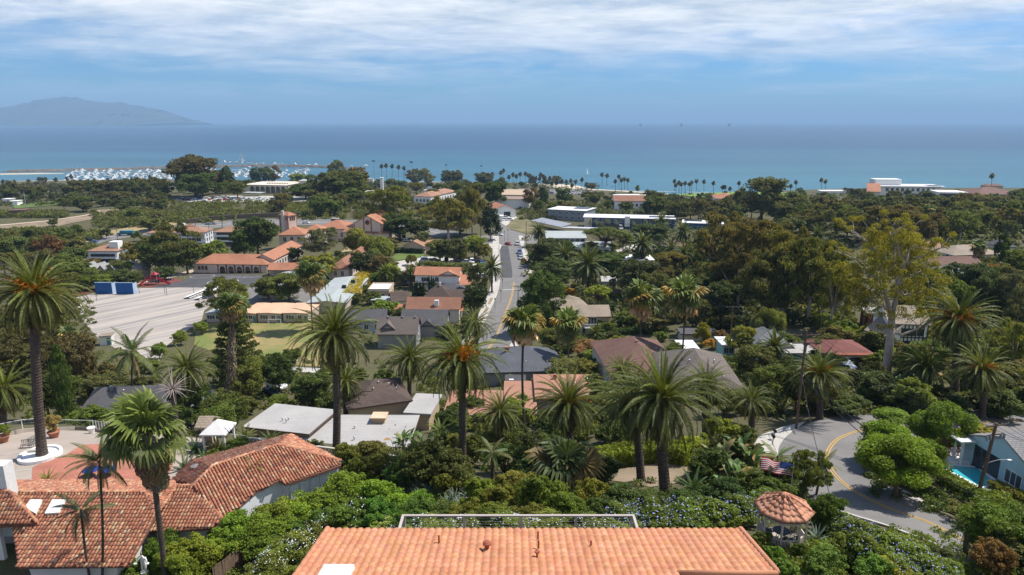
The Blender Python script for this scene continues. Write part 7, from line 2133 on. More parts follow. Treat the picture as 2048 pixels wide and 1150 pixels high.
post_fence('chain_link_fence','tall chain-link fence along the far side of the school yard',[G(110,590),G(165,579),G(230,568),G(275,562),G(340,549),G(385,538)],3.6,7.0,M_GALV,.07,mesh_gap=.6)
post_fence('chain_link_fence','chain-link fence along the lower edge of the school field',[G(520,748),G(560,744),G(600,737),G(650,738)],2.2,5.0,M_GALV,.05,mesh_gap=.5)
for px,py in ((369,556),(384,555)):p=G(px,py);b=MB();b.lathe(p,[(.2,0),(.2,.03),(.09,.05),(.02,.8)],8);tag(b.build('traffic_cone',plain('cone_white',(.6,.5,.45),.6),uv=False),spot_label('small pale cone on the dark school court',p),'cone','cones on the court')
wall_=[G(378,447),G(440,440),G(520,435),G(600,434)]
ribbon('retaining_wall',wall_,-.4,.4,plain('retaining_brown',(.13,.10,.08),.9,.25),0,6,height=2.8,ncross=1);o=bpy.data.objects['retaining_wall'];del o['kind'];tag(o,'long dark retaining wall between the freeway and the brush slope','wall')
b=MB();p=G(1049,529);p2=p+Z*1.9
for k in (-1,1):b.bar(p+Vector((k*.4,0,0)),p2-Z*.6,.04)
s_=.95;b.face([p2+Vector((0,-.02,-s_)),p2+Vector((s_,-.02,0)),p2+Vector((0,-.02,s_)),p2+Vector((-s_,-.02,0))]);b.face([p2+Vector((0,.03,-s_)),p2+Vector((-s_,.03,0)),p2+Vector((0,.03,s_)),p2+Vector((s_,.03,0))]);tag(b.build('road_work_sign',plain('sign_orange',(.62,.10,.02),.6,.05),uv=False),'orange diamond road-work sign at the street edge','sign')
for px,py,lab in ((1545,884,'black mailbox on a post beside the driveway, lower of the two'),(1548,873,'black mailbox on a post beside the driveway, upper of the two')):
 p=G(px,py+6);o=thing('mailbox',lab,'mailbox',p,0,'mailboxes by the driveway');b=MB();b.bar(p,p+Z*1.0,.05);b.build('post',M_WOOD,o,uv=False);b=MB();b.box(p.x-.14,p.y-.28,p.z+1.0,p.x+.14,p.y+.28,p.z+1.18);b.tube([p+Vector((0,-.28,1.18)),p+Vector((0,.28,1.18))],.14,10);b.build('box',M_DARK,o,uv=False)
p=G(1680,1024);o=thing('mailbox','dark box on a post at the edge of the flower bank by the road','mailbox',p);b=MB();b.bar(p,p+Z*.9,.05);b.build('post',M_WOOD,o,uv=False);b=MB();b.box(p.x-.26,p.y-.25,p.z+.9,p.x+.26,p.y+.25,p.z+1.3);b.build('box',M_DARK,o,uv=False)
for k,(px,py,r_,lab)in enumerate(((768,938,.35,'grey lidded bin beside a pale drum under the dark palms'),(779,934,.4,'pale drum with a white lid between grey bins'),(797,940,.33,'dark bin right of the pale drum'))):
 p=G(px,py+8);b=MB();b.lathe(p,[(r_*.85,0),(r_,.9),(r_*1.08,.92),(r_*1.0,1.02),(.05,1.08)],12);tag(b.build('garden_bin',(M_GREYW,M_WHITE,M_DARK)[k],uv=False),lab,'bin','bins under the dark palms')
ribbon('garden_kerb',[G(1672,1082),G(1700,1106),G(1730,1130)],-.18,.18,M_CONC,0,1,height=.3,ncross=1);o=bpy.data.objects['garden_kerb'];del o['kind'];tag(o,'low pale stone edging running down the flower bank','edging')
# ---- pool terrace
def pool():
 zt_=G(1940,945).z
 q=[G(1889,940),G(1905,931),G(1956,936),G(1995,968),G(1962,978)]
 deck=[G(1868,938),G(1890,905),G(1952,909),G(1975,935),G(2040,985),G(2010,995),G(1962,985)]
 sheet('pool_deck',None,plain('pool_deck_grey',(.34,.33,.34),.85,.1,.5),.06,pts=deck)
 m,n,l,b_=nt('pool_water');b_.inputs['Base Color'].default_value=(.045,.42,.46,1);b_.inputs['Roughness'].default_value=.12
 bp=n.new('ShaderNodeBump');t=n.new('ShaderNodeTexNoise');t.inputs['Scale'].default_value=18;bp.inputs['Strength'].default_value=.15;l.new(t.outputs[0],bp.inputs['Height']);l.new(bp.outputs[0],b_.inputs['Normal'])
 sheet('pool_water',None,m,.075,pts=q)
 ribbon('pool_coping',q+[q[0]],-.22,.22,M_WHITE,.05,1.5,height=.1,ncross=1,smooth=False)
 a,c=G(1900,929),G(1940,932);e=(c-a).normalized();nn=Vector((-e.y,e.x,0));b=MB();b.obox(a-Z*a.z,e,nn,(c-a).length,1.6,a.z,a.z+.35);tag(b.build('spa_ledge',M_WHITE),'white raised ledge at the far end of the pool','ledge')
 a,c=G(1878,914),G(1955,914);e=(c-a).normalized();L=(c-a).length;o=thing('pool_railing','white baluster railing behind the pool terrace','railing',a);nn=Vector((-e.y,e.x,0))
 b=MB();b.obox(a-Z*a.z,e,nn,L,.1,a.z+.98,a.z+1.06);b.build('top_rail',M_WHITE,o);b=MB();b.obox(a-Z*a.z,e,nn,L,.08,a.z+.1,a.z+.16);b.build('bottom_rail',M_WHITE,o)
 k=int(L/.16);bm_=MB();bm_.box(0,0.02,.16,.05,.07,.98);me=bm_.mesh('baluster',M_WHITE,uv=False)
 for i in range(k):link('baluster',me,o,e*(i*L/k),(0,0,math.atan2(e.y,e.x)))
 for i,px in enumerate((1895,1904,1913)):
  p=G(px,920);b=MB();
  for s in range(6):b.bar(p+Z*(s*.22),p+Z*(s*.22+.22),.09,s % 2)
  b.ball(p+Z*1.4,.14,0);tag(b.build('nutcracker_post',[plain('post_red',(.55,.03,.03),.5),M_WHITE],uv=False),('first','second','third')[i]+' red and white banded post from the left by the pool','post','red posts by the pool')
 pot(1932,918,.5,.8,'dark pot with a leafy plant at the pool house porch',M_DARK,(.05,.09,.03),1.3)
pool()
post_fence('black_fence','dark fence between the brown hip roof and its garden path',[G(1217,745),G(1220,715),G(1228,692)],1.7,2.4,M_DARK,.05)
# ---- vehicles
def car_mesh(kind='sedan'):
 if kind in MATS:return MATS[kind]
 L,W=(4.6,1.8)if kind == 'sedan' else (4.9,1.95)if kind == 'suv' else (6.0,2.2)
 H={'sedan':1.42,'suv':1.78,'van':2.5}[kind]
 b=MB();hw=W/2;hood=.82 if kind == 'sedan' else 1.0
 def sect(y,z0,z1,w):return [(-w,y,z0),(w,y,z0),(w,y,z1),(-w,y,z1)]
 ys=[(-L/2,.35,hood*.75,.9),(-L/2+.25,.25,hood*.95,1),(-L*.12,.22,hood,1),(L*.34,.22,hood*1.02,1),(L/2-.15,.25,hood*.98,.98),(L/2,.35,hood*.8,.9)]
 base=len(b.v)
 for y,z0,z1,w in ys:b.v += sect(y,z0,z1,hw*w)
 for i in range(len(ys)-1):
  for k in range(4):b.quadv((base+i*4+k,base+i*4+(k+1)% 4,base+i*4+4+(k+1)% 4,base+i*4+4+k))
 b.quadv((base+3,base+2,base+1,base));n=base+4*(len(ys)-1);b.quadv((n,n+1,n+2,n+3))
 y0,y1,y2,y3={'sedan':(-L*.22,-L*.03,L*.22,L*.38),'suv':(-L*.22,-L*.08,L*.40,L*.47),'van':(-L*.42,-L*.34,L*.46,L*.49)}[kind]
 g=MB();wt=hw*.8
 lo=[(-hw*.93,y0,hood),(hw*.93,y0,hood),(hw*.93,y3,hood),(-hw*.93,y3,hood)];hi=[(-wt,y1,H-.06),(wt,y1,H-.06),(wt,y2,H-.06),(-wt,y2,H-.06)]
 b.hexa(lo,hi,1)
 b.hexa([(-wt-.02,y1-.02,H-.06),(wt+.02,y1-.02,H-.06),(wt+.02,y2+.02,H-.06),(-wt-.02,y2+.02,H-.06)],[(-wt*.92,y1+.1,H),(wt*.92,y1+.1,H),(wt*.92,y2-.1,H),(-wt*.92,y2-.1,H)],0)
 for sx in (-1,1):
  for y in (-L*.31,L*.31):b.tube([(sx*(hw-.2),y,.33),(sx*(hw+.01),y,.33)],.33,12,2)
 MATS[kind]=b.mesh('car',[M_PAINT,M_GLASS,M_DARK],uv=False)
 return MATS[kind]
def split_car(kind):
 """body, window and wheel meshes for vehicles big enough to show them"""
 key=kind+'_parts'
 if key not in MATS:
  me=car_mesh(kind);out=[]
  for mi in range(3):
   b=MB();mats_=[M_PAINT,M_GLASS,M_DARK]
   polys=[p for p in me.polygons if p.material_index == mi]
   if mi < 2:
    for p in polys:b.face([me.vertices[v].co for v in p.vertices])
    out.append(b.mesh(('body','window')[mi],mats_[mi],uv=False))
  w=MB();w.tube([(-.11,0,0),(.11,0,0)],.33,14);out.append(w.mesh('wheel',M_DARK,uv=False));MATS[key]=out
 return MATS[key]
CARC={'white':(.72,.72,.72),'silver':(.42,.44,.46),'grey':(.16,.165,.175),'black':(.015,.016,.018),'blue':(.03,.10,.28),'red':(.30,.02,.02),'tan':(.34,.28,.2),'teal':(.03,.25,.38)}
def car(px,py,rz,col,kind='sedan',label=None,group=None,desc=None,parts=False):
 p=G(px,py)+Z*.07;lb=label or spot_label(desc or f'{col} parked {"car" if kind == "sedan" else kind}',p)
 if not parts:
  o=link('parked_car',car_mesh(kind),None,p,(0,0,rz),None,CARC[col]);return tag(o,lb,'car',group)
 o=thing('parked_car',lb,'car',p,rz,group);bo,wi,wh=split_car(kind)
 link('body',bo,o,color=CARC[col]);link('window',wi,o,color=CARC[col]);L,W=(4.6,1.8)if kind == 'sedan' else (4.9,1.95)
 for sx in (-1,1):
  for y in (-L*.31,L*.31):link('wheel',wh,o,(sx*(W/2-.09),y,.33))
 return o
car(553,776,1.0,'white','suv','white SUV parked between trees below the dry field',parts=True);car(541,791,1.15,'black','sedan','black car parked below the white SUV',parts=True)
car(1066,900,.4,'silver','sedan','pale blue-grey car half hidden under the palms',parts=True);car(2014,524,1.5,'black','suv','dark car parked on the plateau street at the right edge',parts=True)
SG='cars on the valley street'
car(1035,490,0,'silver','suv','silver van driving near the street crossing',SG);car(1017,490,.7,'red','sedan','red car turning at the street crossing',SG);car(998,471.5,1.5,'white','sedan','white car crossing the junction',SG)
car(1039,507,0,'blue','suv','blue car parked first in the kerb row right of the street',SG);car(1040,512,0,'grey','sedan','grey car parked behind the blue car on the street',SG);car(1042,518,0,'silver','sedan','silver car parked last in the kerb row before the orange sign',SG)
car(1042,640,.02,'white','suv','white car parked beside the street pole under the cypress',SG);car(1041,662,.02,'grey','sedan','grey car parked under the dark cypress',SG)
rr=random.Random(21)
for i,(px,py)in enumerate(((1002,442),(1008,441),(1014,440.5),(1020,441),(1012,436))):car(px,py,1.4,'white','suv' if i % 2 else 'sedan',None,'cars in the garage forecourt')
for i,px in enumerate((846,852,862,870,893,905,912,922,934,944,955,964)):
 car(px,522.5+(i % 3)*.8+(3 if px > 900 else 0),rr.choice((0.1,.2,1.5)),rr.choice(('black','blue','white','silver','grey')),rr.choice(('sedan','suv')),None,'cars parked behind the garden hedge')
for px,py,c_,k in ((808,478,'white','van'),(798,471,'white','sedan'),(815,483,'silver','sedan'),(897,559,'white','sedan'),(965,556,'white','suv'),(803,562,'black','sedan'),(808,570,'grey','suv'),(1240,458,'white','van'),(1225,460,'silver','sedan'),(1300,500,'white','sedan')):
 car(px,py,rr.choice((.1,1.5)),c_,k,None,'cars parked by buildings in the valley')
for px,py,c_,k,lab in ((176,481.5,'black','suv','black car on the freeway at the left'),(188,485,'blue','sedan','blue car on the freeway behind the black one'),(426,449,'grey','sedan','grey and white car on the freeway by the cone'),(418,449.5,'silver','sedan','silver car close behind on the freeway'),(612,447,'white','sedan','white car on the freeway right of the bell tower'),(672,444.5,'white','van','white van on the freeway below the canyon trees')):
 car(px,py,1.45,c_,k,lab,'vehicles on the freeway')
cols=('white','white','silver','grey','black','white','blue','red','silver')
for i in range(44):
 px=350+i*5.3+rr.uniform(-1,1);car(px,398.6+(i % 2)*2.4+rr.uniform(-.3,.3),rr.choice((.0,.15,3.1)),rr.choice(cols),rr.choice(('sedan','suv')),None,'cars in the hilltop college parking')
for i in range(46):
 px=990+i*4.4+rr.uniform(-1.5,1.5);py=379.5+(i % 3)*2.6+(px-990)*.028;car(px,py,rr.choice((0,1.5)),rr.choice(cols),rr.choice(('sedan','suv','van')),None,'vehicles in the beach parking')
def truck(px,py,rz,lab,col,box):
 p=G(px,py)+Z*.12;o=thing('dump_truck' if box else 'tow_truck',lab,'truck',p,rz);m=MB()
 pm=plain('truck_'+('teal' if box else 'white'),col,.5,.08)
 m.box(-1.2,-4.2,.7,1.2,-2.9,1.7);m.box(-1.2,-2.9,.7,1.2,-1.5,2.9);
 def put(b,n,mt):
  me=b.mesh(n,mt,uv=False);return link(n,me,o)
 put(m,'cab',pm);g=MB();g.hexa([(-1.22,-2.95,1.8),(1.22,-2.95,1.8),(1.22,-1.9,1.8),(-1.22,-1.9,1.8)],[(-1.22,-2.85,2.6),(1.22,-2.85,2.6),(1.22,-1.9,2.6),(-1.22,-1.9,2.6)]);put(g,'window',M_GLASS)
 c=MB()
 if box:c.hexa([(-1.2,-1.2,1.2),(1.2,-1.2,1.2),(1.2,4.2,1.2),(-1.2,4.2,1.2)],[(-1.3,-1.4,2.9),(1.3,-1.4,2.9),(1.3,4.3,2.7),(-1.3,4.3,2.7)])
 else:c.box(-1.2,-1.4,1.0,1.2,3.6,1.3);c.bar((0,0,1.3),(0,3.4,3.0),.2)
 put(c,'dump_body' if box else 'tow_bed',pm if box else plain('tow_orange',(.5,.12,.02),.5));ch=MB();ch.box(-.5,-4.0,.6,.5,4.0,.95);put(ch,'chassis',M_DARK)
 for y in (-3.3,1.6,3.0):
  for sx in (-1,1):w=MB();w.tube([(sx*.8,y,.5),(sx*1.2,y,.5)],.5,12);put(w,'wheel',M_DARK)
truck(252,471,-1.35,'turquoise dump truck on the freeway below the dirt slope',(.03,.20,.26),True)
truck(376,456,-1.4,'white and orange work truck on the freeway behind the tall trees',(.65,.64,.62),False)
for px,py in ((428,446.5),(453,446)):p=G(px,py);b=MB();b.lathe(p,[(.3,0),(.1,.1),(.06,1.1)],8);tag(b.build('traffic_cone',plain('sign_orange',(.62,.1,.02)),uv=False),spot_label('orange road-work cone beside the freeway lanes',p),'cone','freeway cones')
# ---- boats
def boat_mesh(kind):
 k='boat_'+kind
 if k in MATS:return MATS[k]
 b=MB();L,W={'sail':(10,3.0),'motor':(11,3.6),'yacht':(10,3.0),'big':(18,5)}[kind]
 st=[(-.5,.75,.9),(-.2,1,.95),(.15,.95,1.05),(.38,.55,1.2),(.5,.04,1.35)]
 base=0
 for y,w,z in st:b.v +=[(-w*W/2,y*L,z),(w*W/2,y*L,z),(w*W*.36,y*L,-.3),(-w*W*.36,y*L,-.3)]
 for i in range(4):
  for q in range(4):b.quadv((i*4+q,i*4+(q+1)% 4,i*4+4+(q+1)% 4,i*4+4+q))
 b.quadv((3,2,1,0))
 if kind == 'motor' or kind == 'big':
  b.hexa([(-W*.36,-L*.3,1.0),(W*.36,-L*.3,1.0),(W*.3,L*.2,1.05),(-W*.3,L*.2,1.05)],[(-W*.32,-L*.28,2.5),(W*.32,-L*.28,2.5),(W*.22,L*.08,2.5),(-W*.22,L*.08,2.5)]);b.box(-W*.25,-L*.2,2.5,W*.25,L*.0,3.5)
  b.box(-W*.37,-L*.2,1.5,W*.37,L*.08,2.0,1)
 else:
  b.hexa([(-W*.25,-L*.15,1.0),(W*.25,-L*.15,1.0),(W*.15,L*.2,1.1),(-W*.15,L*.2,1.1)],[(-W*.22,-L*.15,1.5),(W*.22,-L*.15,1.5),(W*.12,L*.15,1.5),(-W*.12,L*.15,1.5)])
  b.tube([(0,L*.06,1.2),(0,L*.06,15)],[.12,.09],5,2)
  if kind == 'yacht':
   b.face([(0,L*.03,2.4),(1.6,-L*.42,2.4),(0,L*.06,14.6)]);b.face([(.02,L*.06,13.5),(.4,L*.25,6),(0,L*.48,1.6)])
  else:b.tube([(0,L*.05,2.4),(0,-L*.4,2.3)],.25,6,3)
 MATS[k]=b.mesh('boat',[M_WHITE,M_GLASS,M_GALV,plain('sail_cover',(.04,.09,.22),.7)],uv=False);return MATS[k]
def boat(p,kind,rz,label,group,sc=1.0):
 o=link('sailboat' if kind in ('sail','yacht')else 'motorboat',boat_mesh(kind),None,p,(0,0,rz),(sc,sc,sc));return tag(o,label,'boat',group)
rr=random.Random(9);nb=0;ORD='first second third fourth fifth sixth seventh eighth ninth tenth eleventh twelfth thirteenth fourteenth fifteenth'.split()
for row in range(15):
 for i in range(26):
  if nb >= 285:break
  s=i/26+rr.uniform(-.01,.01)
  y=342.3+row*1.75-2.2*s;px=132+480*s+(20-row*2)
  if px > 655 or y > 339+26 or rr.random()< .17:continue
  if px > 345 and row > 8:continue
  p=at_z(px,y);kd=rr.choice(('sail','sail','motor','motor','big' if row < 3 else 'motor'))
  boat(p,kd,rr.choice((0.1,3.2,1.65))+rr.uniform(-.1,.1),({'sail':'bare-masted sailboat','motor':'white motorboat','big':'large cabin boat'}[kd]+f' in the {ORD[row]} marina row from the breakwater, '+('left end','left of middle','middle','right of middle','right end')[min(4,int(s*7))]),{'sail':'sailboats in the marina','motor':'motorboats in the marina','big':'large boats in the marina'}[kd],1.35);nb += 1
for k in range(9):
 b=MB();a,c=at_z(150+k*22,343+k*1.3,.5),at_z(420+k*18,341+k*1.1,.5);e=(c-a).normalized();n=Vector((-e.y,e.x,0));b.hexa([a,c,c+n*2,a+n*2],[v+Z*.35 for v in (a,c,c+n*2,a+n*2)]);tag(b.build('dock',M_CONC,uv=False),('first','second','third','fourth','fifth','sixth','seventh','eighth','ninth')[k]+' floating dock of the marina counted from the breakwater','dock','marina docks')
boat(at_z(482.5,321.5),'yacht',1.2,'sailboat under white sails offshore beyond the breakwater',None,1.7);boat(at_z(499,335),'sail',.4,'tall-masted sailboat at the breakwater end',None,1.8)
boat(at_z(1174,349),'yacht',2.0,'tiny white sailboat far off the palm-lined beach',None,.9)
for i,px in enumerate((448,460,472,484.5,498,510,524,549,562,589,617,631,659,702,731)):
 boat(at_z(px,324.5+i*.55+rr.uniform(-.4,.4)),rr.choice(('sail','motor')),rr.uniform(0,3),f'{("first", "second", "third", "fourth", "fifth", "sixth", "seventh", "eighth", "ninth", "tenth", "eleventh", "twelfth", "thirteenth", "fourteenth", "fifteenth")[i]} boat from the left moored outside the breakwater','boats moored outside the breakwater',1.3)
boat(at_z(8,372),'motor',1.5,'white motorboat at the left edge by the sand bar',None,1.4);boat(at_z(22,371.5),'motor',1.4,'second white motorboat by the sand bar near the left edge',None,1.2)
# ================================================================ planting the place
GREEN,DARKG,OLIVE,BROWNG,GREYG,LIGHTG,YELG=(.070,.10,.026),(.040,.062,.022),(.085,.09,.030),(.10,.078,.035),(.085,.105,.070),(.095,.135,.032),(.145,.16,.025)
BRIGHT=(.092,.145,.020)
PINEC,CYPC=(.060,.095,.026),(.035,.055,.024)
# ---- near date palms, every frond an object
canary(668,668,908,176,'tall date palm rising through the grey flat roofs',672,0,104,.46)
canary(925,714,952,186,'wind-bent date palm with orange fruit stalks left of the deck centre',926,7,92,.42,wind=.35)
canary(1325,796,990,224,'huge dense date palm with a drooping crown above the bare soil',1332,0,118,.50)
canary(1268,800,962,170,'date palm pressed against the huge one, its trunk just left of it',1283,0,84,.42)
canary(1137,806,930,156,'full-crowned date palm below the salmon flat roofs',1138,2,100,.44)
canary(820,718,826,112,'date palm in front of the dark shingled bungalow',821,0,84,.40)
canary(952,645,742,84,'date palm at the street edge beside the grey gabled houses',955,0,70,.38)
canary(373,736,852,118,'date palm below the school yard, left of the shaggy trunk',376,0,92,.42)
canary(66,583,912,190,'tallest date palm with bright orange fruit, rooted in the white ring',84,9,100,.50)
canary(8,775,866,132,'date palm cut by the left edge beyond the courtyard fence',6,0,80,.42)
canary(1917,640,806,152,'date palm with orange fruit right of the pale gum tree',1911,8,100,.50)
canary(1640,748,838,132,'date palm beside the hairpin pole in front of the red carport',1640,2,88,.42)
canary(1966,738,838,128,'squat date palm right of the orange-fruited palm trunk',1966,4,80,.42)
canary(1853,735,812,112,'squat date palm left of the orange-fruited palm trunk',1853,0,76,.42)
canary(1412,768,872,118,'date palm just right of the huge one on the taupe roof',1412,0,80,.42)
canary(1503,800,862,96,'low date palm left of the hairpin pole',1503,0,70,.40)
canary(692,762,845,104,'date palm crown peering out behind the tall trunk on the grey roof',692,0,70,.40)
canary(1245,742,830,92,'date palm with upswept fronds behind the salmon roofs',1245,0,64,.36)
canary(1000,822,905,120,'low date palm left of the slim ringed trunk',998,0,66,.38)
for a in ((1176,530,585,78,'date palm with orange fruit among the dark trees right of the street'),(1130,512,560,52,'smaller date palm left of the orange-fruited valley palm'),(1283,488,530,50,'date palm by the white-roofed bungalow'),(1365,462,500,40,'date palm standing before the brick-red bungalow roof'),(1077,462,492,38,'date palm left of the white lodge'),(984,536,585,52,'slender palm on the pavement by the white tile-roofed house'),(1322,442,462,32,'date palm in front of the blue motel, right end'),(1340,500,540,44,'date palm crown above the round yellowish bush'),(1365,507,548,48,'date palm right of the round yellowish bush'),(1545,695,744,66,'bright young date palm below the grey cottages'),(1632,470,500,40,'date palm behind the pale gum crown'),(822,426+118,575,30,'thin feather palm beside the long classroom roof'),(772,545,578,34,'thin feather palm behind the tan box house'),(838,535,560,30,'feather palm by the orange roof corner'),(1190,668,690,38,'small feather palm below the balcony house'),(1238,640,662,34,'small feather palm right of the balcony house')):
 mid_palm(*a)
for i in range(9):
 px=1246+i*9.3+(i % 3)*2;mid_palm(px,421+(i % 3)*1.5,436,11,None,'small bright palm along the motel roof',lod='l',trunk_r=.2,col=(.10,.14,.04),group='small palms behind the motel roof')
for i,px in enumerate((1180,1192,1203,1215,1232,1268,1290)):
 mid_palm(px,443+(i % 3)*2.5,460,13,None,'thin yellowish palm in front of the blue motel wall',lod='l',trunk_r=.14,col=(.13,.14,.05),group='thin palms before the motel')
# ---- the big fan palm at the lower left, every leaf an object
def hero_fan(px,yc,pxb,ybase,wpx,label):
 b=G(pxb,ybase);d=depth(b);H=h_for(b,yc)
 lo=Vector(((px-proj(b+Z*H)[0])*d/FOC,0,H));L=wpx/2*d/FOC/1.6
 t=thing('fan_palm',label,'palm tree',b,0)
 m=MB();palm_trunk(m,Vector((0,0,-.3)),lo,.21,.19,rings=.22,n=12,flare=1.3);link('trunk',m.mesh('trunk',M_PALM,uv=False),t)
 r=random.Random(3)
 for f,el,az,roll in frond_layout(22,5,86,112,.9):
  s=L*r.uniform(.75,1.25);az += .45*math.sin(math.pi-az)
  link('frond',fan_mesh(r.randrange(3),.3+.35*round(f*2)/2,28),t,lo+Z*(.3-f*.55),(roll*.7,-el,az),(s,s,s),tuple(c*q for q in (r.uniform(.6,1.5),)for c in (.115-.02*f,.15-.035*f,.032)))
 for i in range(90):
  az=i*2.39996;z=-0.3-2.9*(i/90);s=L*r.uniform(.8,1.05)*(1-.25*i/90)
  link('frond',fan_mesh(r.randrange(3),.5,14,M_DRY,1.1),t,lo+Vector((math.cos(az)*.16,math.sin(az)*.16,z+.6)),(r.uniform(-.3,.3),R(r.uniform(66,80)),az),(s,s*.55,s),tuple(c*r.uniform(.75,1.2)for c in (.27,.19,.125)))
 mm=MB();mm.lathe(lo-Z*3.4,[(.24,0),(.5,.5),(.75,1.6),(.65,2.8),(.25,3.3)],14);link('skirt',mm.mesh('skirt',M_DRYBARK,uv=False),t)
hero_fan(296,868,333,1172,132,'big fan palm with a shaggy brown skirt leaning over the villa roof')
def plume_palm(px,yc,pxb,ybase,wpx,n,label,trunk_r=.13,top=75,span=110,col=(.085,.12,.03),wind=0.0,dead=3,pairs=30,ll=.2,shaft=0.0):
 b=G(pxb,ybase);d=depth(b);H=h_for(b,yc);lo=Vector(((px-proj(b+Z*H)[0])*d/FOC,0,H));L=wpx/2*d/FOC/.85
 t=thing('feather_palm',label,'palm tree',b,0,'slim feather palms')
 m=MB();palm_trunk(m,Vector((0,0,-.3)),lo,trunk_r,trunk_r*.8,rings=.25,n=9)
 link('trunk',m.mesh('trunk',M_PALM,uv=False),t)
 r=random.Random(int(px))
 for f,el,az,roll in frond_layout(n,int(px),top,span,.9):
  s=L*r.uniform(.9,1.1);c=tuple(x*r.uniform(.85,1.2)for x in col)
  if wind:az=az+wind*math.sin(math.pi-az)+0
  link('frond',frond_mesh((.6,.85,1.1)[min(2,int(f*3))],pairs,ll,.022,.3,(0,.2)[r.randrange(2)],0),t,lo,(roll,-el,az),(s,s,s),c)
 for i in range(dead):
  az=i*2.1;link('frond',frond_mesh(.35,20,.14,.03,.2,0,0,M_DRY),t,lo-Z*.1,(0,R(72),az),(L*.8,)*3,(.24,.17,.1))
plume_palm(197,925,203,1172,118,15,'thin windblown palm beside the fan palm, taller of the pair over the roof',.10,70,100,wind=.7,dead=6)
plume_palm(162,1022,182,1172,100,13,'thin dark palm leaning left below the taller one over the roof',.10,62,92,(.055,.075,.028),wind=.7,dead=2)
plume_palm(505,932,503,1022,58,10,'small spindly palm in front of the tile wing',.07,55,100,(.17,.16,.035),dead=3,pairs=22)
plume_palm(264,704,265,822,112,17,'feather palm with a brown drooping frond left of the date palm',.17,78,110,(.095,.125,.035),wind=.3,dead=2)
plume_palm(1555,915,1560,985,74,14,'young palm left of the flag beside the road',.12,62,100,(.12,.14,.035),dead=2)
plume_palm(1645,930,1632,990,70,13,'young yellowish palm overhanging the hairpin road by the flag',.12,60,105,(.16,.16,.035),dead=2)
plume_palm(1935,1055,1928,1118,92,9,'drooping palm over the road kerb beside the round bush',.16,58,105,(.13,.12,.05),dead=2)
plume_palm(985,905,985,968,70,13,'tufted palm under the wind-bent date palm',.2,66,90,(.11,.125,.04),dead=10)
def dead_palm(px,yc,pxb,ybase,wpx,label):
 b=G(pxb,ybase);d=depth(b);H=h_for(b,yc);lo=Vector(((px-proj(b+Z*H)[0])*d/FOC,0,H));L=wpx/2*d/FOC
 t=thing('dead_palm',label,'palm tree',b);m=MB();palm_trunk(m,Vector((0,0,-.3)),lo,.3,.26,rings=.25);link('trunk',m.mesh('trunk',M_PALM,uv=False),t)
 r=random.Random(8);me=MB();me.tube([(0,0,0),(.5,0,.02),(1,0,-.08)],[.022,.013,.004],4);me=me.mesh('spike',plain('dead_stalk',(.36,.30,.26),.9,.2),uv=False)
 for f,el,az,roll in frond_layout(38,8,75,110):s=L*r.uniform(.7,1.1);link('spike',me,t,lo,(roll,-el,az),(s,s,s))
dead_palm(345,778,356,895,92,'dead palm with bare grey spikes instead of fronds')
FG='tall slim fan palms'
for px,yc,yb,w,pxb,lab,dd in ((1048,648,868,72,1050,'fan palm on a very slim ringed trunk before the slate-blue roof',.8),(1137,650,736,58,1138,'fan palm with a brown beard in front of the balcony house',.7),(1282,597,712,66,1280,'fan palm standing over the brown hip roof',.8),(1369,592,730,68,1362,'fan palm with a pinkish beard over the taupe hip roof',.8)):
 fan_palm(px,yc,yb,w,lab,None,pxb,.2,'h',0,dd,FG,(.115,.145,.03))
fan_palm(622,552,660,58,'fan palm with a thatched neck above the classrooms',None,625,.22,'h',4.5,.45,FG)
fan_palm(463,612,812,50,'fan palm on a tall trunk wrapped in grey dead leaves',None,463,.32,'h',0,.3,FG)
p=G(463,812);H_=h_for(p,700);o=[q for q in bpy.data.objects if q.get('label','').startswith('fan palm on a tall trunk wrapped')][0]
ball_leaves_obj('thatch',[(p.x+(463-proj(p+Z*z)[0])*depth(p)/FOC,p.y,p.z+h_for(p,812)+z)for z in np.linspace(.3,h_for(p,655),36)],[(.45+.95*(1-i/36)*min(1,i/5+.5),)*2+(.5,)for i in range(36)],90,.24,(.15,.135,.16),o,mat=M_DRY,droop=2.2,asp=.2)
fan_palm(140,672,735,36,'small fan palm above the ivy-clad column tree',None,141,.2,'m',1.5,.4,FG)
for a in ((1717,424,470,15,'tall thin fan palm rising over the canyon woods'),(1859,421,478,22,'fan palm with a long thatch above the pale gum crown'),(1984,352,388,10,'lone fan palm before the round brown clubhouse'),(1643,360,384,8,'first of two fan palms at the cliff edge'),(1651,363,384,8,'second of two fan palms at the cliff edge'),(444,436,463,10,'thin fan palm in front of the freeway, left of two'),(468,434,463,10,'thin fan palm in front of the freeway, right of two'),(1958,497,535,30,'fan palm in front of the brown bungalow gable'),(1865,487,512,12,'left of two thin palms by the bungalows'),(1869,485,512,12,'right of two thin palms by the bungalows'),(1275,376,398,10,'fan palm above the brick-red hall')):
 fan_palm(a[0],a[1],a[2],a[3],a[4],None,None,.22,'m' if a[3]> 14 else 'l',5 if a[0]== 1859 else 0,.35,'thin fan palms in the distance')
BP=[(1002,343),(1007,339),(1018,352),(1026,347),(1033,350),(1040,346),(1051,345),(1057,348),(1061,350),(1065,353),(1071,354),(1079,355),(1081,347),(1086,350),(1090,353),(1100,354),(1104,363),(1124,360),(1133,361),(1142,359),(1144,368),(1151,361),(1164,357),(1173,366),(985,346),(1204,347),(1214,349),(1231,360),(1238,351),(1243,358),(1249,356),(1256,358),(1349,360),(1352,368),(1358,363),(1363,366),(1370,364),(1379,366),(1383,363),(1393,360),(1408,361),(1427,364),(1445,372),(1450,372),(1478,364),(1499,360),(1581,370),(1592,362),(1460,375),(763,330),(772,329),(784,330),(797,332),(808,334)]
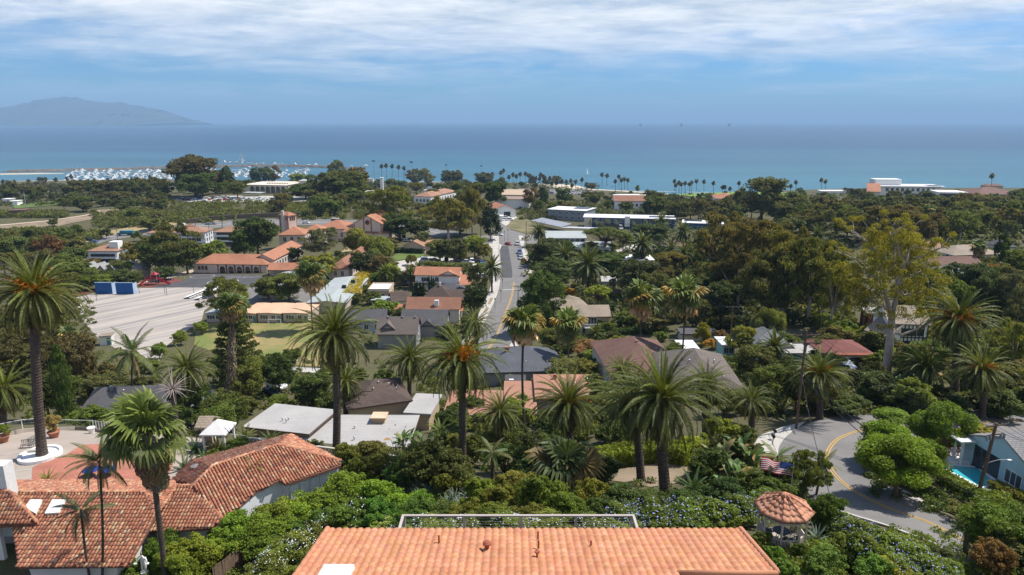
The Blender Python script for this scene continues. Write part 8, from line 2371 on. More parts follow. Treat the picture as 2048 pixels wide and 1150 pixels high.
BP +=[(6,361),(33,370),(51,367),(57,360),(78,356),(84,356),(91,356),(90,364),(111,357),(134,355),(142,351),(76,364),(160,361),(175,360),(188,358),(205,362),(216,358),(232,363),(247,361),(262,360),(300,352),(12,372),(120,368)]
for px,py in BP:
 yb=366 if 740 < px < 830 else min(392,py+(22 if px > 900 else 19))
 if px > 1190:yb=min(391,py+24)
 fan_palm(px,py+2.5,yb,8,None,'tall fan palm on the shore',None,.28,'l',0,.25,'fan palms along the shore',(.05,.06,.026))
# ---- individual trees, photograph positions
T=[# kind, px, ytop, ybase, width, colour, words
 ('round',392,308,392,88,(.060,.058,.030),'huge dark dome-crowned tree on the college hill'),
 ('round',398,345,398,70,DARKG,'dark green tree in front of the huge dome crown'),
 ('cypress',454,331,386,34,DARKG,'dark upright tree right of the huge dome crown'),
 ('round',525,334,374,48,DARKG,'dense green tree left above the college roof'),('gum',549,331,372,32,BROWNG,'brownish gum behind the college roof'),('round',596,346,372,34,LIGHTG,'light green tree at the penthouse end of the college'),
 ('gum',674,320,372,36,OLIVE,'tall thin gum above the college tree mass'),('round',690,338,400,92,(.06,.078,.026),'broad green tree right of the college'),('gum',648,345,398,46,(.07,.07,.035),'pale-trunked gum right of the college roof'),('round',716,334,385,44,BROWNG,'brownish tree above the white annex'),
 ('round',612,366,398,58,DARKG,'low spreading tree in front of the college'),('umbrella',585,376,402,44,DARKG,'flat-topped pine below the college arches'),
 ('gum',782,372,470,96,(.10,.115,.034),'big olive gum in front of the church'),('round',800,428,480,66,DARKG,'dark tree right of the church gable'),
 ('round',836,436,478,50,(.045,.06,.028),'dark tree beyond the parish house'),('gum',898,392,490,92,(.10,.10,.032),'large airy gum beside the parish house'),('gum',944,372,480,60,OLIVE,'tall gum left of the dark conifer'),
 ('tower',981,406,480,50,(.022,.038,.024),'dark blue-green conifer at the crossing'),('round',992,360,415,50,DARKG,'dark tree left of the beach hangars'),('cypress',1084,374,412,26,(.03,.05,.024),'dark cone-shaped tree right of the hangars'),('gum',1063,374,418,34,BROWNG,'grey-brown gum right of the hangars'),('round',1126,376,410,30,DARKG,'round tree above the white-roofed block'),('gum',1112,352,378,22,(.06,.065,.03),'airy tree among the beach palms'),
 ('round',905,340,376,46,(.05,.06,.028),'dark tree by the floodlight mast'),('round',968,344,376,40,(.05,.06,.028),'dark tree at the left end of the beach palms'),('gum',850,336,372,40,OLIVE,'grey-olive tree above the tan hall'),('gum',828,337,368,30,OLIVE,'airy tree left above the tan hall'),
 ('round',920,415,470,80,(.085,.10,.030),'olive tree mass right of the parish gum'),
 ('round',516,432,514,78,(.036,.058,.020),'dense dark pine-like tree left of the bell tower'),('round',490,455,520,52,DARKG,'dark tree beside the long school wing'),
 ('gum',346,446,548,96,(.065,.08,.026),'tall gum in front of the apartments'),('round',322,476,552,84,(.045,.062,.022),'dark spreading tree below the tall gum'),('round',376,480,548,62,(.055,.075,.024),'dark tree touching the school hip roof'),('gum',254,484,536,54,OLIVE,'olive gum right of the white stair tower'),('tower',200,498,536,30,DARKG,'dark conifer in front of the apartments'),('round',150,495,540,56,DARKG,'dark tree left of the apartments'),('round',430,482,530,52,LIGHTG,'bright green tree behind the school arcade'),('round',104,470,540,48,(.10,.062,.035),'reddish-brown tree left of the apartments'),
 ('round',284,492,530,40,DARKG,'dark tree below the pale roofs'),('round',95,520,560,40,GREEN,'green tree left of the garages'),
 ('round',212,547,578,48,LIGHTG,'bright bush-like tree behind the blue walls'),('round',172,552,582,40,GREEN,'green tree left behind the blue walls'),('round',252,542,572,46,GREYG,'grey-green tree behind the blue walls'),('round',140,545,585,48,OLIVE,'olive tree below the garages'),('round',330,535,560,40,DARKG,'dark tree behind the red slide'),
 ('gum',650,454,520,80,(.085,.10,.075),'grey-leaved tree below the school hall'),('weep',714,456,508,56,(.11,.125,.038),'willowy light tree in front of the church'),('weep',762,472,524,58,(.105,.125,.040),'willowy tree by the church lawn'),('weep',738,470,520,46,(.10,.12,.04),'willowy tree between its two neighbours on the lawn'),('round',590,495,522,30,DARKG,'small dark tree beside the long school wing'),
 ('round',730,502,556,58,(.036,.050,.022),'dark round tree beside the deep school wing'),('round',760,508,560,40,(.075,.065,.04),'grey-brown tree right of the dark round one'),('round',642,508,560,62,(.115,.125,.030),'yellow-olive tree behind the thatched-neck palm'),
 ('round',578,546,606,88,(.078,.092,.030),'spreading tree in the school court'),('round',538,552,600,52,(.065,.085,.028),'green tree left in the school court'),
 ('gum',458,556,650,88,(.085,.105,.034),'open-crowned tree above the shaggy palm trunk'),('star',480,592,768,124,(.060,.080,.030),'tall tiered pine behind the shaggy palm trunk'),
 ('round',560,705,788,66,DARKG,'dark tree right of the tiered pine'),('weep',520,712,790,70,(.085,.105,.035),'loose tree beside the walkway'),('round',625,745,815,78,(.045,.066,.024),'dark pine-like tree left of the tall palm'),('round',403,643,668,28,LIGHTG,'small round tree at the field corner'),('round',362,662,690,28,LIGHTG,'round green tree at the yard edge'),('round',320,686,718,28,LIGHTG,'small bright tree below the gravel yard'),
 ('round',880,478,524,52,(.062,.082,.028),'tree by the hedge-lined parking'),('round',845,462,500,32,GREYG,'silvery thin tree beside the parish house'),('round',908,478,528,56,(.05,.066,.028),'dark tree shading the parked cars'),('round',950,470,515,44,LIGHTG,'fresh green tree near the crossing'),('round',968,488,520,28,OLIVE,'olive tree at the crossing corner'),
 ('gum',955,528,600,42,(.05,.06,.03),'tiered dark tree right of the white house'),('round',952,570,630,50,(.036,.055,.02),'dark dense tree beside the pavement'),('round',800,540,575,30,GREYG,'thin tree by the tan box house'),('round',780,528,575,42,LIGHTG,'soft green tree above the tan box house'),('cypress',825,528,568,30,BROWNG,'brown-green tree at the white house corner'),('round',770,600,640,52,LIGHTG,'light tree left of the orange cottage'),('round',745,612,650,50,GREEN,'green tree left of the white tent roof'),('bush',885,640,668,30,GREEN,'clipped round bush by the craftsman house'),
 ('cypress',1085,540,662,86,(.048,.078,.024),'massive dark cypress beside the street'),('cypress',1108,512,575,72,(.062,.085,.045),'grey-green bushy cypress behind the massive one'),('round',1098,478,530,66,(.05,.062,.03),'dark tree left of the lodge'),('round',1130,482,520,40,DARKG,'dark tree in front of the lodge'),
 ('umbrella',1210,453,506,92,(.060,.085,.026),'umbrella pine with a broad flat crown'),('umbrella',1246,464,506,40,(.062,.09,.026),'smaller umbrella pine joined to the big one'),
 ('round',1298,446,484,76,(.036,.055,.024),'dark low-domed tree below the motel'),('tower',1316,470,508,46,(.03,.05,.024),'dark layered conifer right of the palm'),('round',1225,505,545,64,(.052,.082,.022),'rich green tree below the umbrella pine'),('round',1272,518,600,88,(.040,.05,.028),'large dark round tree above the fan palms'),('round',1340,502,556,66,(.085,.082,.026),'yellow-brown round tree'),('gum',1310,545,612,70,(.07,.085,.035),'soft olive tree right of the large dark one'),
 ('umbrella',1196,570,622,56,(.125,.165,.026),'mop-headed bright green tree'),('bush',1142,575,600,32,(.22,.15,.03),'orange-yellow bush beside the massive cypress'),('bush',1162,572,600,30,GREYG,'grey spiky bush by the orange-yellow one'),
 ('round',1385,545,620,60,DARKG,'dark tree behind the pinkish-bearded palm'),('tower',1418,548,590,44,(.03,.045,.026),'dark conifer by the grey hip roof'),('round',1440,560,650,80,(.042,.055,.026),'dark tree above the utility poles'),('gum',1395,600,665,60,(.05,.06,.03),'dull green gum behind the slim palm trunk'),('gum',1330,590,660,60,(.05,.062,.03),'shady gum between the two fan palms'),
 ('gum',1440,425,560,120,(.092,.088,.032),'red-brown gum group with pale limbs, tallest crown'),('gum',1500,440,600,120,(.084,.084,.030),'brownish gum with bare pale limbs'),('gum',1560,455,640,130,(.085,.085,.030),'wide brown-green gum in the grove'),('gum',1615,478,650,120,(.090,.095,.030),'olive-brown gum left of the pale gum tree'),('gum',1530,500,655,110,(.06,.065,.028),'dark gum low in the grove'),('gum',1660,520,660,80,(.10,.108,.030),'yellowish gum touching the pale gum crown'),('gum',1475,500,620,90,(.065,.065,.028),'shadowed gum below the red-brown crown'),
 ('round',1522,352,442,94,(.060,.066,.030),'giant dark fig-like tree above the canyon'),('gum',1780,408,490,110,(.072,.072,.030),'brown gum mass behind the pale gum crown'),('gum',1850,425,500,70,(.07,.062,.032),'dull brown gum right of the brown mass'),
 ('round',1950,525,600,70,(.045,.06,.03),'dark tree below the bungalows'),('gum',2010,540,640,76,(.085,.10,.065),'grey-green willowy tree at the right edge'),('round',1972,545,640,64,(.04,.055,.028),'dark tree right of the date palm crown'),('gum',2040,570,690,80,(.07,.08,.045),'thin grey tree at the right edge lower down'),('round',1905,560,640,60,GREEN,'green tree above the date palm crown'),('round',2030,500,560,46,GREEN,'green tree by the plateau street'),('cypress',1999,465,530,26,DARKG,'dark feathery palm-like tree by the dark car'),('round',1878,540,600,60,(.07,.09,.03),'olive tree beside the bungalow roofs'),
 ('gum',1480,650,715,60,(.105,.135,.034),'fresh green gum-like tree by the turquoise cottage'),('weep',1535,618,700,70,(.075,.10,.032),'feathery tree above the grey cottages'),('round',1505,690,760,76,(.06,.072,.03),'broad tree right of the taupe roof'),('round',1545,730,790,80,(.045,.06,.026),'dark tree left of the hairpin pole'),('bush',1403,645,690,36,YELG,'yellow-green columnar bush by the road'),('bush',1420,676,702,30,(.26,.17,.04),'golden bush beside the columnar one'),('bush',1440,660,695,32,(.13,.11,.075),'pink-flowered oleander by the turquoise wall'),('round',1590,740,820,60,(.05,.066,.028),'shrubby tree behind the hairpin pole'),
 ('column',136,690,846,50,(.036,.062,.020),'ivy-clad column tree behind the courtyard'),('cypress',60,660,780,120,(.055,.062,.028),'dark twiggy tree behind the tallest palm'),('round',160,662,775,76,(.068,.056,.034),'bare-twigged brownish tree by the yard shed'),('bush',30,700,760,70,(.13,.145,.024),'yellow-green mounded shrub at the left edge'),('round',215,748,800,84,(.055,.062,.03),'dull green tree right of the ivy column'),('round',100,740,840,80,(.04,.055,.024),'dark tree left of the ivy column'),('bush',240,770,812,60,GREEN,'green shrub by the grey shingle roof'),('round',290,750,810,56,(.05,.06,.03),'shady tree behind the feather palm'),
 ('round',455,790,862,88,(.05,.066,.022),'mounded dark tree beside the shaggy trunk'),('round',500,725,808,64,(.08,.10,.035),'leafy tree right of the tiered pine'),('weep',556,790,815,40,GREEN,'green shrub by the black car'),
 ('round',1130,718,760,72,(.085,.10,.045),'soft grey-green bush-tree above the salmon roofs'),('round',1172,722,760,54,(.11,.115,.035),'yellowish bush-tree above the salmon roofs'),('bush',1200,712,742,34,(.025,.055,.02),'dark clipped round bush by the brown roof'),('bush',1176,680,712,70,(.13,.095,.05),'red-flowered shrub mound below the balcony'),('bush',1150,672,700,60,GREEN,'green shrub left of the red-flowered mound'),('bush',1190,700,730,60,LIGHTG,'green hedge-like shrub below the red-flowered mound'),('round',1100,655,700,50,(.085,.105,.04),'loose green tree left of the bearded fan palm'),('bush',1215,645,672,44,GREEN,'small tree right of the balcony house'),('bush',1290,645,668,36,LIGHTG,'garden bush behind the brown roof ridge'),
 ('round',1770,750,810,100,(.04,.058,.022),'dark broad shrub-tree below the pale gum trunk'),('bush',1735,645,690,46,YELG,'yellow-green bush beside the half-timbered house'),('bush',1690,640,672,40,GREEN,'green bush behind the clipped hedge'),('round',1820,690,760,60,GREEN,'green tree below the half-timbered house'),('bush',1700,790,830,90,(.05,.075,.026),'leafy shrub at the inside of the road head'),('bush',2000,780,836,90,(.05,.07,.026),'dark shrubs behind the upper road'),('bush',1900,790,832,100,(.045,.062,.026),'dark green shrub mass behind the upper road'),('bush',2040,720,790,80,(.10,.10,.05),'brownish flowering shrub at the right edge'),('bush',1828,806,838,60,(.05,.07,.028),'shrub by the upper drive'),('gum',2020,640,760,90,(.09,.115,.03),'light green airy tree right of the squat palm'),
 ('round',392,776,852,84,DARKG,'dark leafy tree right of the grey shingle roof'),('bush',190,812,856,80,GREEN,'leafy shrub before the grey shingle roof, left end'),('bush',300,808,850,90,OLIVE,'olive shrub before the grey shingle roof, right end'),('round',440,812,872,70,GREEN,'low green tree behind the white canopy'),('bush',250,818,858,70,DARKG,'dark shrub before the grey shingle roof, middle'),
 ('clip',1790,872,995,152,(.10,.16,.020),'broad glossy tree overhanging the inner kerb'),('clip',1762,846,930,98,(.10,.165,.022),'glossy round tree at the head of the bend'),('clip',1845,822,900,76,(.075,.125,.024),'glossy round tree second from the pool house'),('clip',1888,808,912,92,(.075,.13,.020),'glossy tall round tree beside the pool house'),('clip',1846,880,975,84,(.065,.11,.02),'glossy tree at the pool corner'),('clip',1780,820,860,70,(.08,.13,.024),'glossy round bush behind the bend trees'),
 ('round',2000,1010,1130,160,(.060,.095,.020),'large dense bush beside the drooping palm'),('bush',1950,1005,1050,90,(.075,.085,.026),'brownish clipped shrub under the leaning pole'),('bush',2040,1090,1150,110,(.10,.115,.045),'pale shrub at the lower right corner'),('bush',1885,1096,1140,76,(.055,.075,.026),'dark low shrub at the road edge'),('bush',1975,1080,1150,80,(.105,.075,.035),'brown-leaved shrub under the dense bush'),('bush',1935,868+6,900,40,(.10,.12,.026),'small yellowish bush behind the pool railing'),('bush',1960,852,874,70,YELG,'yellowish shrub behind the pool house roof'),
 ('gum',1608,905,1005,84,(.052,.075,.022),'twisted juniper-like tree beside the flag'),('round',1650,990,1078,72,(.038,.068,.016),'dense dark round shrub right of the gazebo'),
]
for k,px,yt,yb,w,col,desc in T:
 tree(k,px,yt,yb,w,col,None,label=desc if len(desc.split())> 3 else desc+' standing alone')
# ---- the pale-barked gum
def pale_gum():
 p=G(1771,752);d=depth(p);S=d/FOC
 t=thing('gum_tree','great pale-barked gum tree with bare forking limbs and a yellow-green crown','tree',p)
 def at(px,py,dy=0.0):
  h=h_for(p,py);x=(px-proj(p+Z*h)[0])*S;return Vector((x,dy,h))
 b=MB();A=at
 b.tube([Vector((0,0,-.4)),A(1776,715),A(1781,672),A(1784,630)],[.85,.68,.62,.5],14)
 limbs=[[(1784,632),(1775,600),(1771,560),(1764,520),(1752,470)],[(1784,630),(1792,600),(1796,568),(1806,540),(1800,500),(1790,455)],[(1772,575),(1745,545),(1722,520),(1700,512)],[(1780,662),(1800,668),(1832,652),(1850,640),(1866,615),(1880,590)],[(1797,570),(1815,560),(1832,556),(1850,552),(1872,548)],[(1784,628),(1766,612),(1745,604),(1728,596),(1712,585)],[(1806,540),(1820,520),(1830,490),(1838,465)],[(1770,560),(1782,525),(1778,490),(1765,465)],[(1796,575),(1806,590),(1830,585),(1852,575)],[(1752,500),(1735,480),(1718,470)],[(1815,530),(1845,505),(1865,490)],[(1735,600),(1738,575),(1728,550)]]
 r=random.Random(2);tips=[]
 for i,L in enumerate(limbs):
  dy=r.uniform(-3.5,3.5)if i > 1 else r.uniform(-1,1)
  n=len(L);pts=[A(x,y,dy*k/(n-1))for k,(x,y)in enumerate(L)]
  r0=.42 if i < 2 else .26
  b.tube(pts,[r0*(1-.8*k/(n-1))for k in range(n)],8)
  for k in range(1,n):
   for q in range(3):
    tip=pts[k]+Vector((r.uniform(-2.6,2.6),r.uniform(-2.6,2.6),r.uniform(.2,2.4)))
    b.tube([pts[k],pts[k].lerp(tip,.5)+Z*.2,tip],[.09,.05,.02],5);tips.append(tip)
 b2=b.mesh('trunk',M_PALE,smooth=True,uv=False);link('trunk',b2,t)
 cs,rs=[],[]
 for k in range(190):
  a=r.uniform(0,6.283);z=r.random()** .8
  rad=(102*math.sin(math.pi*(0.14+.8*z))** .75)*math.sqrt(r.uniform(.25,1))
  c=A(1786+rad*math.cos(a),636-172*z,rad*math.sin(a)*S*.9);cs.append(tuple(c+p));q=r.uniform(.5,1.15);rs.append((q*1.15,q*1.15,q*.8))
 for tp in tips:cs.append(tuple(tp+p));rs.append((.7,.7,.5))
 o=ball_leaves_obj('crown',cs,rs,120,.17,(.125,.130,.018),t,up=.6,droop=1.0,asp=.36)
pale_gum()
# ---- cypresses before the white house, hedges
for i,(px,yt,yb)in enumerate(((831,564,592),(835,561,592),(841,563,592),(847,562,592),(859,552,588),(864,552,588),(868,555,586),(826,568,593))):
 tree('column',px,yt,yb,7,(.022,.042,.02),label=('first','second','third','fourth','fifth','sixth','seventh','eighth')[i]+' slim cypress before the white two-storey house',group='slim cypresses by the white house',lod='m')
hedge('tall yellow-orange hedge along the long classroom roof',[(700,606),(716,580),(738,556)],4,4.0,(.21,.19,.035),leaf=.3)
hedge('trimmed dark hedge between the church lawn and the cars',[(792,505),(846,507)],2.4,2,DARKG,leaf=.35)
hedge('long banana-like hedge screening the parked cars',[(850,536),(900,541),(940,540)],3.5,3,(.075,.095,.035),leaf=.4)
hedge('long clipped hedge running down beside the red carport',[(1640,648),(1668,668),(1700,690),(1738,702)],3.2,2.6,(.085,.12,.026),leaf=.22)
hedge('dark clipped hedge behind the brown hip roof',[(1232,672),(1290,664),(1330,668)],2.0,1.8,(.03,.055,.02),leaf=.2)
hedge('clipped hedge between the pool and the road',[(1880,962),(1920,985),(1960,1005),(2010,1012)],1.5,1.1,(.085,.12,.028),leaf=.14)
hedge('clipped hedge beside the pool house wall',[(1985,975),(2030,995),(2075,1015)],1.1,.8,(.10,.115,.03),leaf=.14)
hedge('flat clipped hedge behind the pool railing',[(1865,886),(1900,890),(1915,895)],2.2,1.5,(.12,.16,.03),leaf=.15)
hedge('bright clipped hedge behind the two big palm trunks',[(1200,938),(1250,930),(1320,922),(1370,928)],2.0,2.2,(.105,.145,.022),leaf=.13)
hedge('bright trimmed hedge under the half-timbered house',[(1790,712),(1830,706),(1850,708)],2,1.5,(.16,.21,.022),leaf=.2)
hedge('long trimmed hedge right of the squat palms',[(1960,702),(2005,700),(2048,694)],2.5,1.6,(.12,.15,.03),leaf=.2)
hedge('flat green hedge above the beige bungalow',[(1200,548),(1238,548)],4,2,LIGHTG,leaf=.35)
hedge('scrubby roadside hedge of the plateau street',[(1985,540),(2048,538)],2.5,1.5,(.16,.075,.03),leaf=.25)
# ---- gardens right below the houses
NG='bushes on the garden slope'
def bushes(spec,col,desc,kind='bush'):
 for px,yt,yb,w in spec:tree(kind,px,yt,yb,w,tuple(c*RU(.85,1.15)for c in col),desc,group=NG)
bushes([(560,1003,1075,120),(470,1032,1105,110),(632,982,1045,110),(700,950,1035,110),(755,958,1040,100),(395,1075,1150,110),(520,1035,1110,110),(435,1080,1140,80),(600,1008,1075,110),(665,985,1055,100),(365,1110,1180,80),(545,1085,1130,70),(800,985,1045,80),(560,1040,1100,90)],BRIGHT,'lush bright green shrub')
bushes([(690,1010,1075,110),(760,1005,1065,110),(840,1000,1060,100),(600,1045,1095,90),(900,1005,1055,90),(325,1085,1140,64),(258,1122,1150,44),(240,1105,1150,50),(340,1060,1120,70),(840,985,1035,70)],(.052,.095,.018),'deep green shrub')
bushes([(760,905,960,84),(960,960,1020,76),(945,1000,1055,80),(1010,975,1040,90),(1030,940,1005,90),(1080,955,1045,96),(1130,985,1055,90),(1000,1010,1060,80),(1060,1010,1060,80),(1180,960,1040,90),(890,945,1000,60),(720,915,965,50)],(.085,.105,.020),'yellowish green garden shrub')
bushes([(860,880,975,120),(900,905,985,110),(820,910,975,90),(1235,975,1045,110),(1300,985,1050,120),(1190,1000,1055,90),(1370,985,1045,110),(1440,960,1030,110),(1080,905,960,80),(1150,895,960,90),(1010,885,950,90),(1060,870,930,70),(1210,915,965,90),(1420,900,960,90),(1480,850,895,60),(1455,875,930,80),(1100,925,990,90)],(.035,.058,.017),'dark shrub under the palms')
bushes([(1440,838,890,76),(1380,870,920,70)],(.13,.16,.022),'yellow-green round shrub')
bushes([(985,885,935,60),(950,870,930,60)],(.06,.09,.03),'ivy-like shrub by the palm trunk')
bushes([(1650,1100,1160,90),(1600,1085,1125,40),(1545,1095,1150,50),(1560,1120,1165,60),(1740,1110,1165,80),(1520,1060,1110,46),(1690,1075,1130,60)],(.075,.115,.03),'garden shrub by the gazebo')
bushes([(1770,1115,1170,100),(1720,1080,1130,40)],(.17,.19,.022),'bright yellow-green grassy shrub')
bushes([(1510,890,930,60),(1535,912,955,70),(1500,935,990,90),(1540,960,1020,80)],(.065,.085,.026),'roadside shrub')
bushes([(330,905,935,50),(420,905,945,60),(520,895,930,50),(470,880,915,70),(560,870,900,60),(690,890,930,60),(740,882,930,80),(620,880,905,50)],(.07,.095,.026),'shrub along the breeze-block wall')
_fl={}
def blossom_mesh(col):
 if col not in _fl:
  k=unit(rng.normal(size=(22,3))+[0,0,.8]);n=170;d=unit(k[rng.integers(0,22,n)]+rng.normal(size=(n,3))*.22);c=d*[.46,.46,.5]+[0,0,.48];c *= rng.uniform(.86,1.06,(n,1));c[:,2]=np.maximum(c[:,2],.1)
  v,f,t=leaf_arrays(c,d+rng.normal(size=(n,3))*.4,.0145,leaf_tints(n,.15,.05),.9)
  _fl[col]=np_mesh('blossom',v,f,plain('blossom_'+('blue' if col[2]> col[0]*1.3 else 'white' if col[0]> .5 else 'red'),col,.8,.1),t)
 return _fl[col]
def flower_bush(px,yt,yb,w,col,fcol,lab):
 o=tree('bush',px,yt,yb,w,col,None,lab,group='flowering shrubs on the banks');l=link('blossom',blossom_mesh(fcol),o);l['kind']='stuff'
def flowers(L,col,f,desc):
 for i,a in enumerate(sorted(L)):flower_bush(*a,col,f,f'{ORD[i]} {desc}, counted from the left')
BLUE,WHF,REDF=(.33,.38,.68),(.70,.72,.78),(.55,.06,.03)
flowers(((1240,1010,1062,96),(1300,1004,1064,110),(1360,1002,1062,110),(1420,1000,1058,100),(1480,994,1050,96),(1530,985,1040,90),(1270,1025,1066,80),(1340,1025,1066,90)),(.072,.115,.024),BLUE,'blue-flowered shrub on the bank above the eave')
flowers(((1660,1020,1075,70),(1695,1035,1095,80),(1725,1045,1110,96),(1760,1065,1135,100),(1800,1085,1150,100),(1840,1100,1165,100),(1710,1062,1140,90),(1875,1120,1175,90),(1640,1000,1050,60),(1785,1110,1170,90)),(.085,.125,.032),BLUE,'blue-flowered plumbago on the road bank')
flowers(((700,1040,1078,80),(780,1038,1078,90),(860,1035,1076,96),(940,1036,1076,96),(1020,1036,1076,96),(1100,1036,1076,96),(1180,1036,1074,90),(640,1045,1095,80),(595,1065,1125,90),(565,1090,1150,90),(900,1045,1080,80),(1060,1045,1080,80),(1220,1040,1074,70),(540,1110,1170,80)),(.095,.125,.030),WHF,'white-flowered shrub along the salmon eave')
flowers(((720,1000,1060,90),(640,1025,1085,80)),(.055,.10,.018),REDF,'shrub dotted with small red flowers')
CY='cycads of the villa garden'
for px,py,L,lab,c_ in ((392,905,1.9,'dark cycad beside the wire fence',(.05,.085,.022)),(438,905,1.7,'yellowing cycad between the wire fence and the villa roof',(.24,.19,.035)),(370,940,1.7,'dark cycad close to the ridge of the villa',(.06,.09,.025)),(410,930,1.8,'green cycad right of the dark one by the villa ridge',(.05,.09,.022)),(95,966,1.5,'flat yellow-green cycad behind the villa ridge',(.17,.17,.03)),(385,872,1.4,'orange-tipped cycad below the white canopy',(.14,.14,.03)),(700,935,1.9,'cycad at the right end of the villa wing',(.05,.085,.02)),(540,885,1.8,'young palm bush behind the wing roof',(.085,.12,.03)),(490,880,2.2,'young palm bush by the white-post fence',(.12,.14,.032)),(850,905,3.0,'big dark feather-leaved palm bush under the palms',(.035,.06,.02)),(890,890,3.2,'big dark palm bush next to the palm trunk',(.04,.065,.022)),(880,868,2.6,'yellow-green palm bush behind the dark ones',(.12,.15,.03)),(1030,990,2.0,'feathery young palm in the yellowish shrubs',(.09,.13,.03)),(1385,985,2.2,'young palm at the foot of the huge date palm',(.06,.10,.03)),(800,880,2.2,'bushy palm by the grey roof corner',(.10,.13,.03)),(1500,770,2.6,'palm bush behind the hairpin pole',(.06,.09,.028)),(1720,770,2.8,'dark palm bush left of the pale gum trunk',(.05,.08,.024)),(1560,830,2.4,'palm bush left of the hairpin pole foot',(.05,.075,.024)),(1670,820,2.2,'palm bush right of the hairpin pole foot',(.055,.08,.026)),(940,790,2.6,'bright palm bush beside the grey membrane roof',(.11,.14,.03)),(1070,845,2.4,'palm bush under the salmon roof',(.06,.09,.03))):
 rosette('cycad' if px < 720 else 'palm_bush',lab,G(px,py),26,L,c_,.9,78,84,'cycad' if px < 720 else 'palm',pairs=20,ll=.14,trunk=.3 if px > 420 else .1,group=CY if px < 720 else 'palm bushes')
fan_palm(1130,935,985,120,'low bushy fan palm with a drooping brown leaf among the shrubs',None,1135,.2,'h',1.0,.4,None,(.075,.10,.035))
def agave(px,py,L,lab):
 t=thing('agave',lab,'agave',G(px,py),0,'grey agaves');r=random.Random(int(px))
 for i in range(26):
  f=i/26;el=R(80-78*f+r.uniform(-6,6));link('leaf',blade_mesh('agave',1,.075,.35,4),t,(0,0,.35),(r.uniform(-.2,.2),-el,i*2.4),(L*r.uniform(.85,1.1),)*3,(.14+.05*(f > .8),.18,.145-.07*(f > .8)))
 for i in range(10):link('leaf',blade_mesh('agave',1,.075,.35,4),t,(0,0,.2),(0,R(r.uniform(20,50)),i*.7),(L*.8,)*3,(.30,.2,.09))
for i,(px,py)in enumerate(((828,990),(856,992),(882,1000),(908,1005),(935,1000),(958,1002),(840,1004),(895,1018),(922,1020),(950,1018))):
 agave(px,py,1.15,('first','second','third','fourth','fifth','sixth','seventh','eighth','ninth','tenth')[i]+' spiky blue-grey agave in the bed above the deck, back row first')
agave(1632,1090,1.1,'green spiky aloe right of the gazebo front');agave(600,1128,.6,'small blue-grey agave at the lower edge by the salmon rake')
agave(1590,1010,.01+.9,'grey agave hidden behind the gazebo roof')if False else None
def banana(px,py,n,L,lab,col=(.085,.13,.03)):
 t=thing('bird_of_paradise',lab,'plant',G(px,py),0,'giant bird-of-paradise clumps');r=random.Random(int(px+py))
 m=MB()
 for i in range(n):
  az=i*2.4;x,y=r.uniform(-.9,.9),r.uniform(-.7,.7);h=r.uniform(.8,2.4);el=R(r.uniform(38,80));dv=Vector((math.cos(az),math.sin(az),0))
  tip=Vector((x,y,0))+dv*.5*math.cos(el)+Z*h;m.tube([Vector((x,y,-.2)),Vector((x,y,h*.5)),tip],[.06,.04,.025],5)
  link('leaf',blade_mesh('paddle'+str(i % 2),1,.19,.55+.3*(i % 2),6,.35),t,tip,(r.uniform(-.4,.4),-el,az),(L*r.uniform(.8,1.15),)*3,tuple(c*r.uniform(.8,1.25)for c in (col if i % 7 else (.25,.18,.07))))
 link('stem',m.mesh('stem',plain('banana_stem',(.10,.085,.04),.8),uv=False),t)
for a in ((1440,950,26,1.5,'giant bird-of-paradise clump left of the roadside'),(1480,935,28,1.6,'tall bird-of-paradise clump with torn leaves by the road'),(1470,985,24,1.4,'bird-of-paradise clump at the end of the flower bank'),(1510,955,22,1.4,'bird-of-paradise clump beside the driveway'),(1800,800,26,1.7,'banana-like clump below the pale gum trunk'),(1750,790,22,1.7,'dark banana-like clump left of the pale gum trunk'),(1850,790,24,1.7,'banana-like clump under the squat palm'),(800,905,16,1.5,'upright paddle-leaved clump on the grey roof edge'),(835,905,14,1.4,'paddle-leaved clump by the breeze-block wall')):
 banana(*a)
# ---- woods and scattered trees told apart one by one
def wood(n,box,kinds,hr,wr,cols,desc,group,seed,gap=3.0,nm=None):
 r=random.Random(seed);pts=[];tries=0
 while len(pts)< n and tries < n*60:
  tries += 1
  px,py=r.uniform(box[0],box[2]),r.uniform(box[1],box[3]);p=G(px,py)
  if p.z < 1.0 or any((p-q).length < gap for q in pts):continue
  pts.append(p)
 pts.sort(key=lambda p:-p.y)
 for p in pts:
  k=r.choice(kinds);h=r.uniform(*hr);plant(k,p,h*r.uniform(*wr),h,r.choice(cols),desc[0 if k in ('round','bush')else 1],group=group,name={'round':'far_broadleaf_tree' if seed < 8 else 'round_broadleaf_tree'}.get(k))  # round crowns are broadleaf trees of no known species, split by area
FARC=[(.058,.072,.032),(.050,.066,.030),(.066,.072,.036),(.056,.080,.034),(.070,.073,.040)]
MIDC=[(.06,.078,.027),(.046,.064,.024),(.076,.088,.03),(.066,.092,.03),(.074,.074,.034)]
wood(44,(-20,379,330,396),['round','gum','round'],(9,15),(.9,1.3),FARC,('round park tree','airy park tree'),'trees of the city park',1,9)
wood(26,(0,396,340,424),['round','gum','round','bush'],(6,11),(1.0,1.5),FARC,('low park-side tree','park-side gum'),'trees below the city park',2,9)
wood(20,(330,372,500,396),['round','gum'],(9,15),(.8,1.2),MIDC,('hilltop tree','hilltop gum'),'trees round the college',3,8)
wood(30,(600,372,985,404),['round','gum','round','umbrella'],(9,15),(.8,1.2),MIDC,('leafy hill tree','tall hill tree'),'trees right of the college',4,9)
wood(22,(560,402,960,432),['round','umbrella','round'],(8,13),(.9,1.4),MIDC,('dark slope tree','spreading slope pine'),'trees above the freeway',5,8)
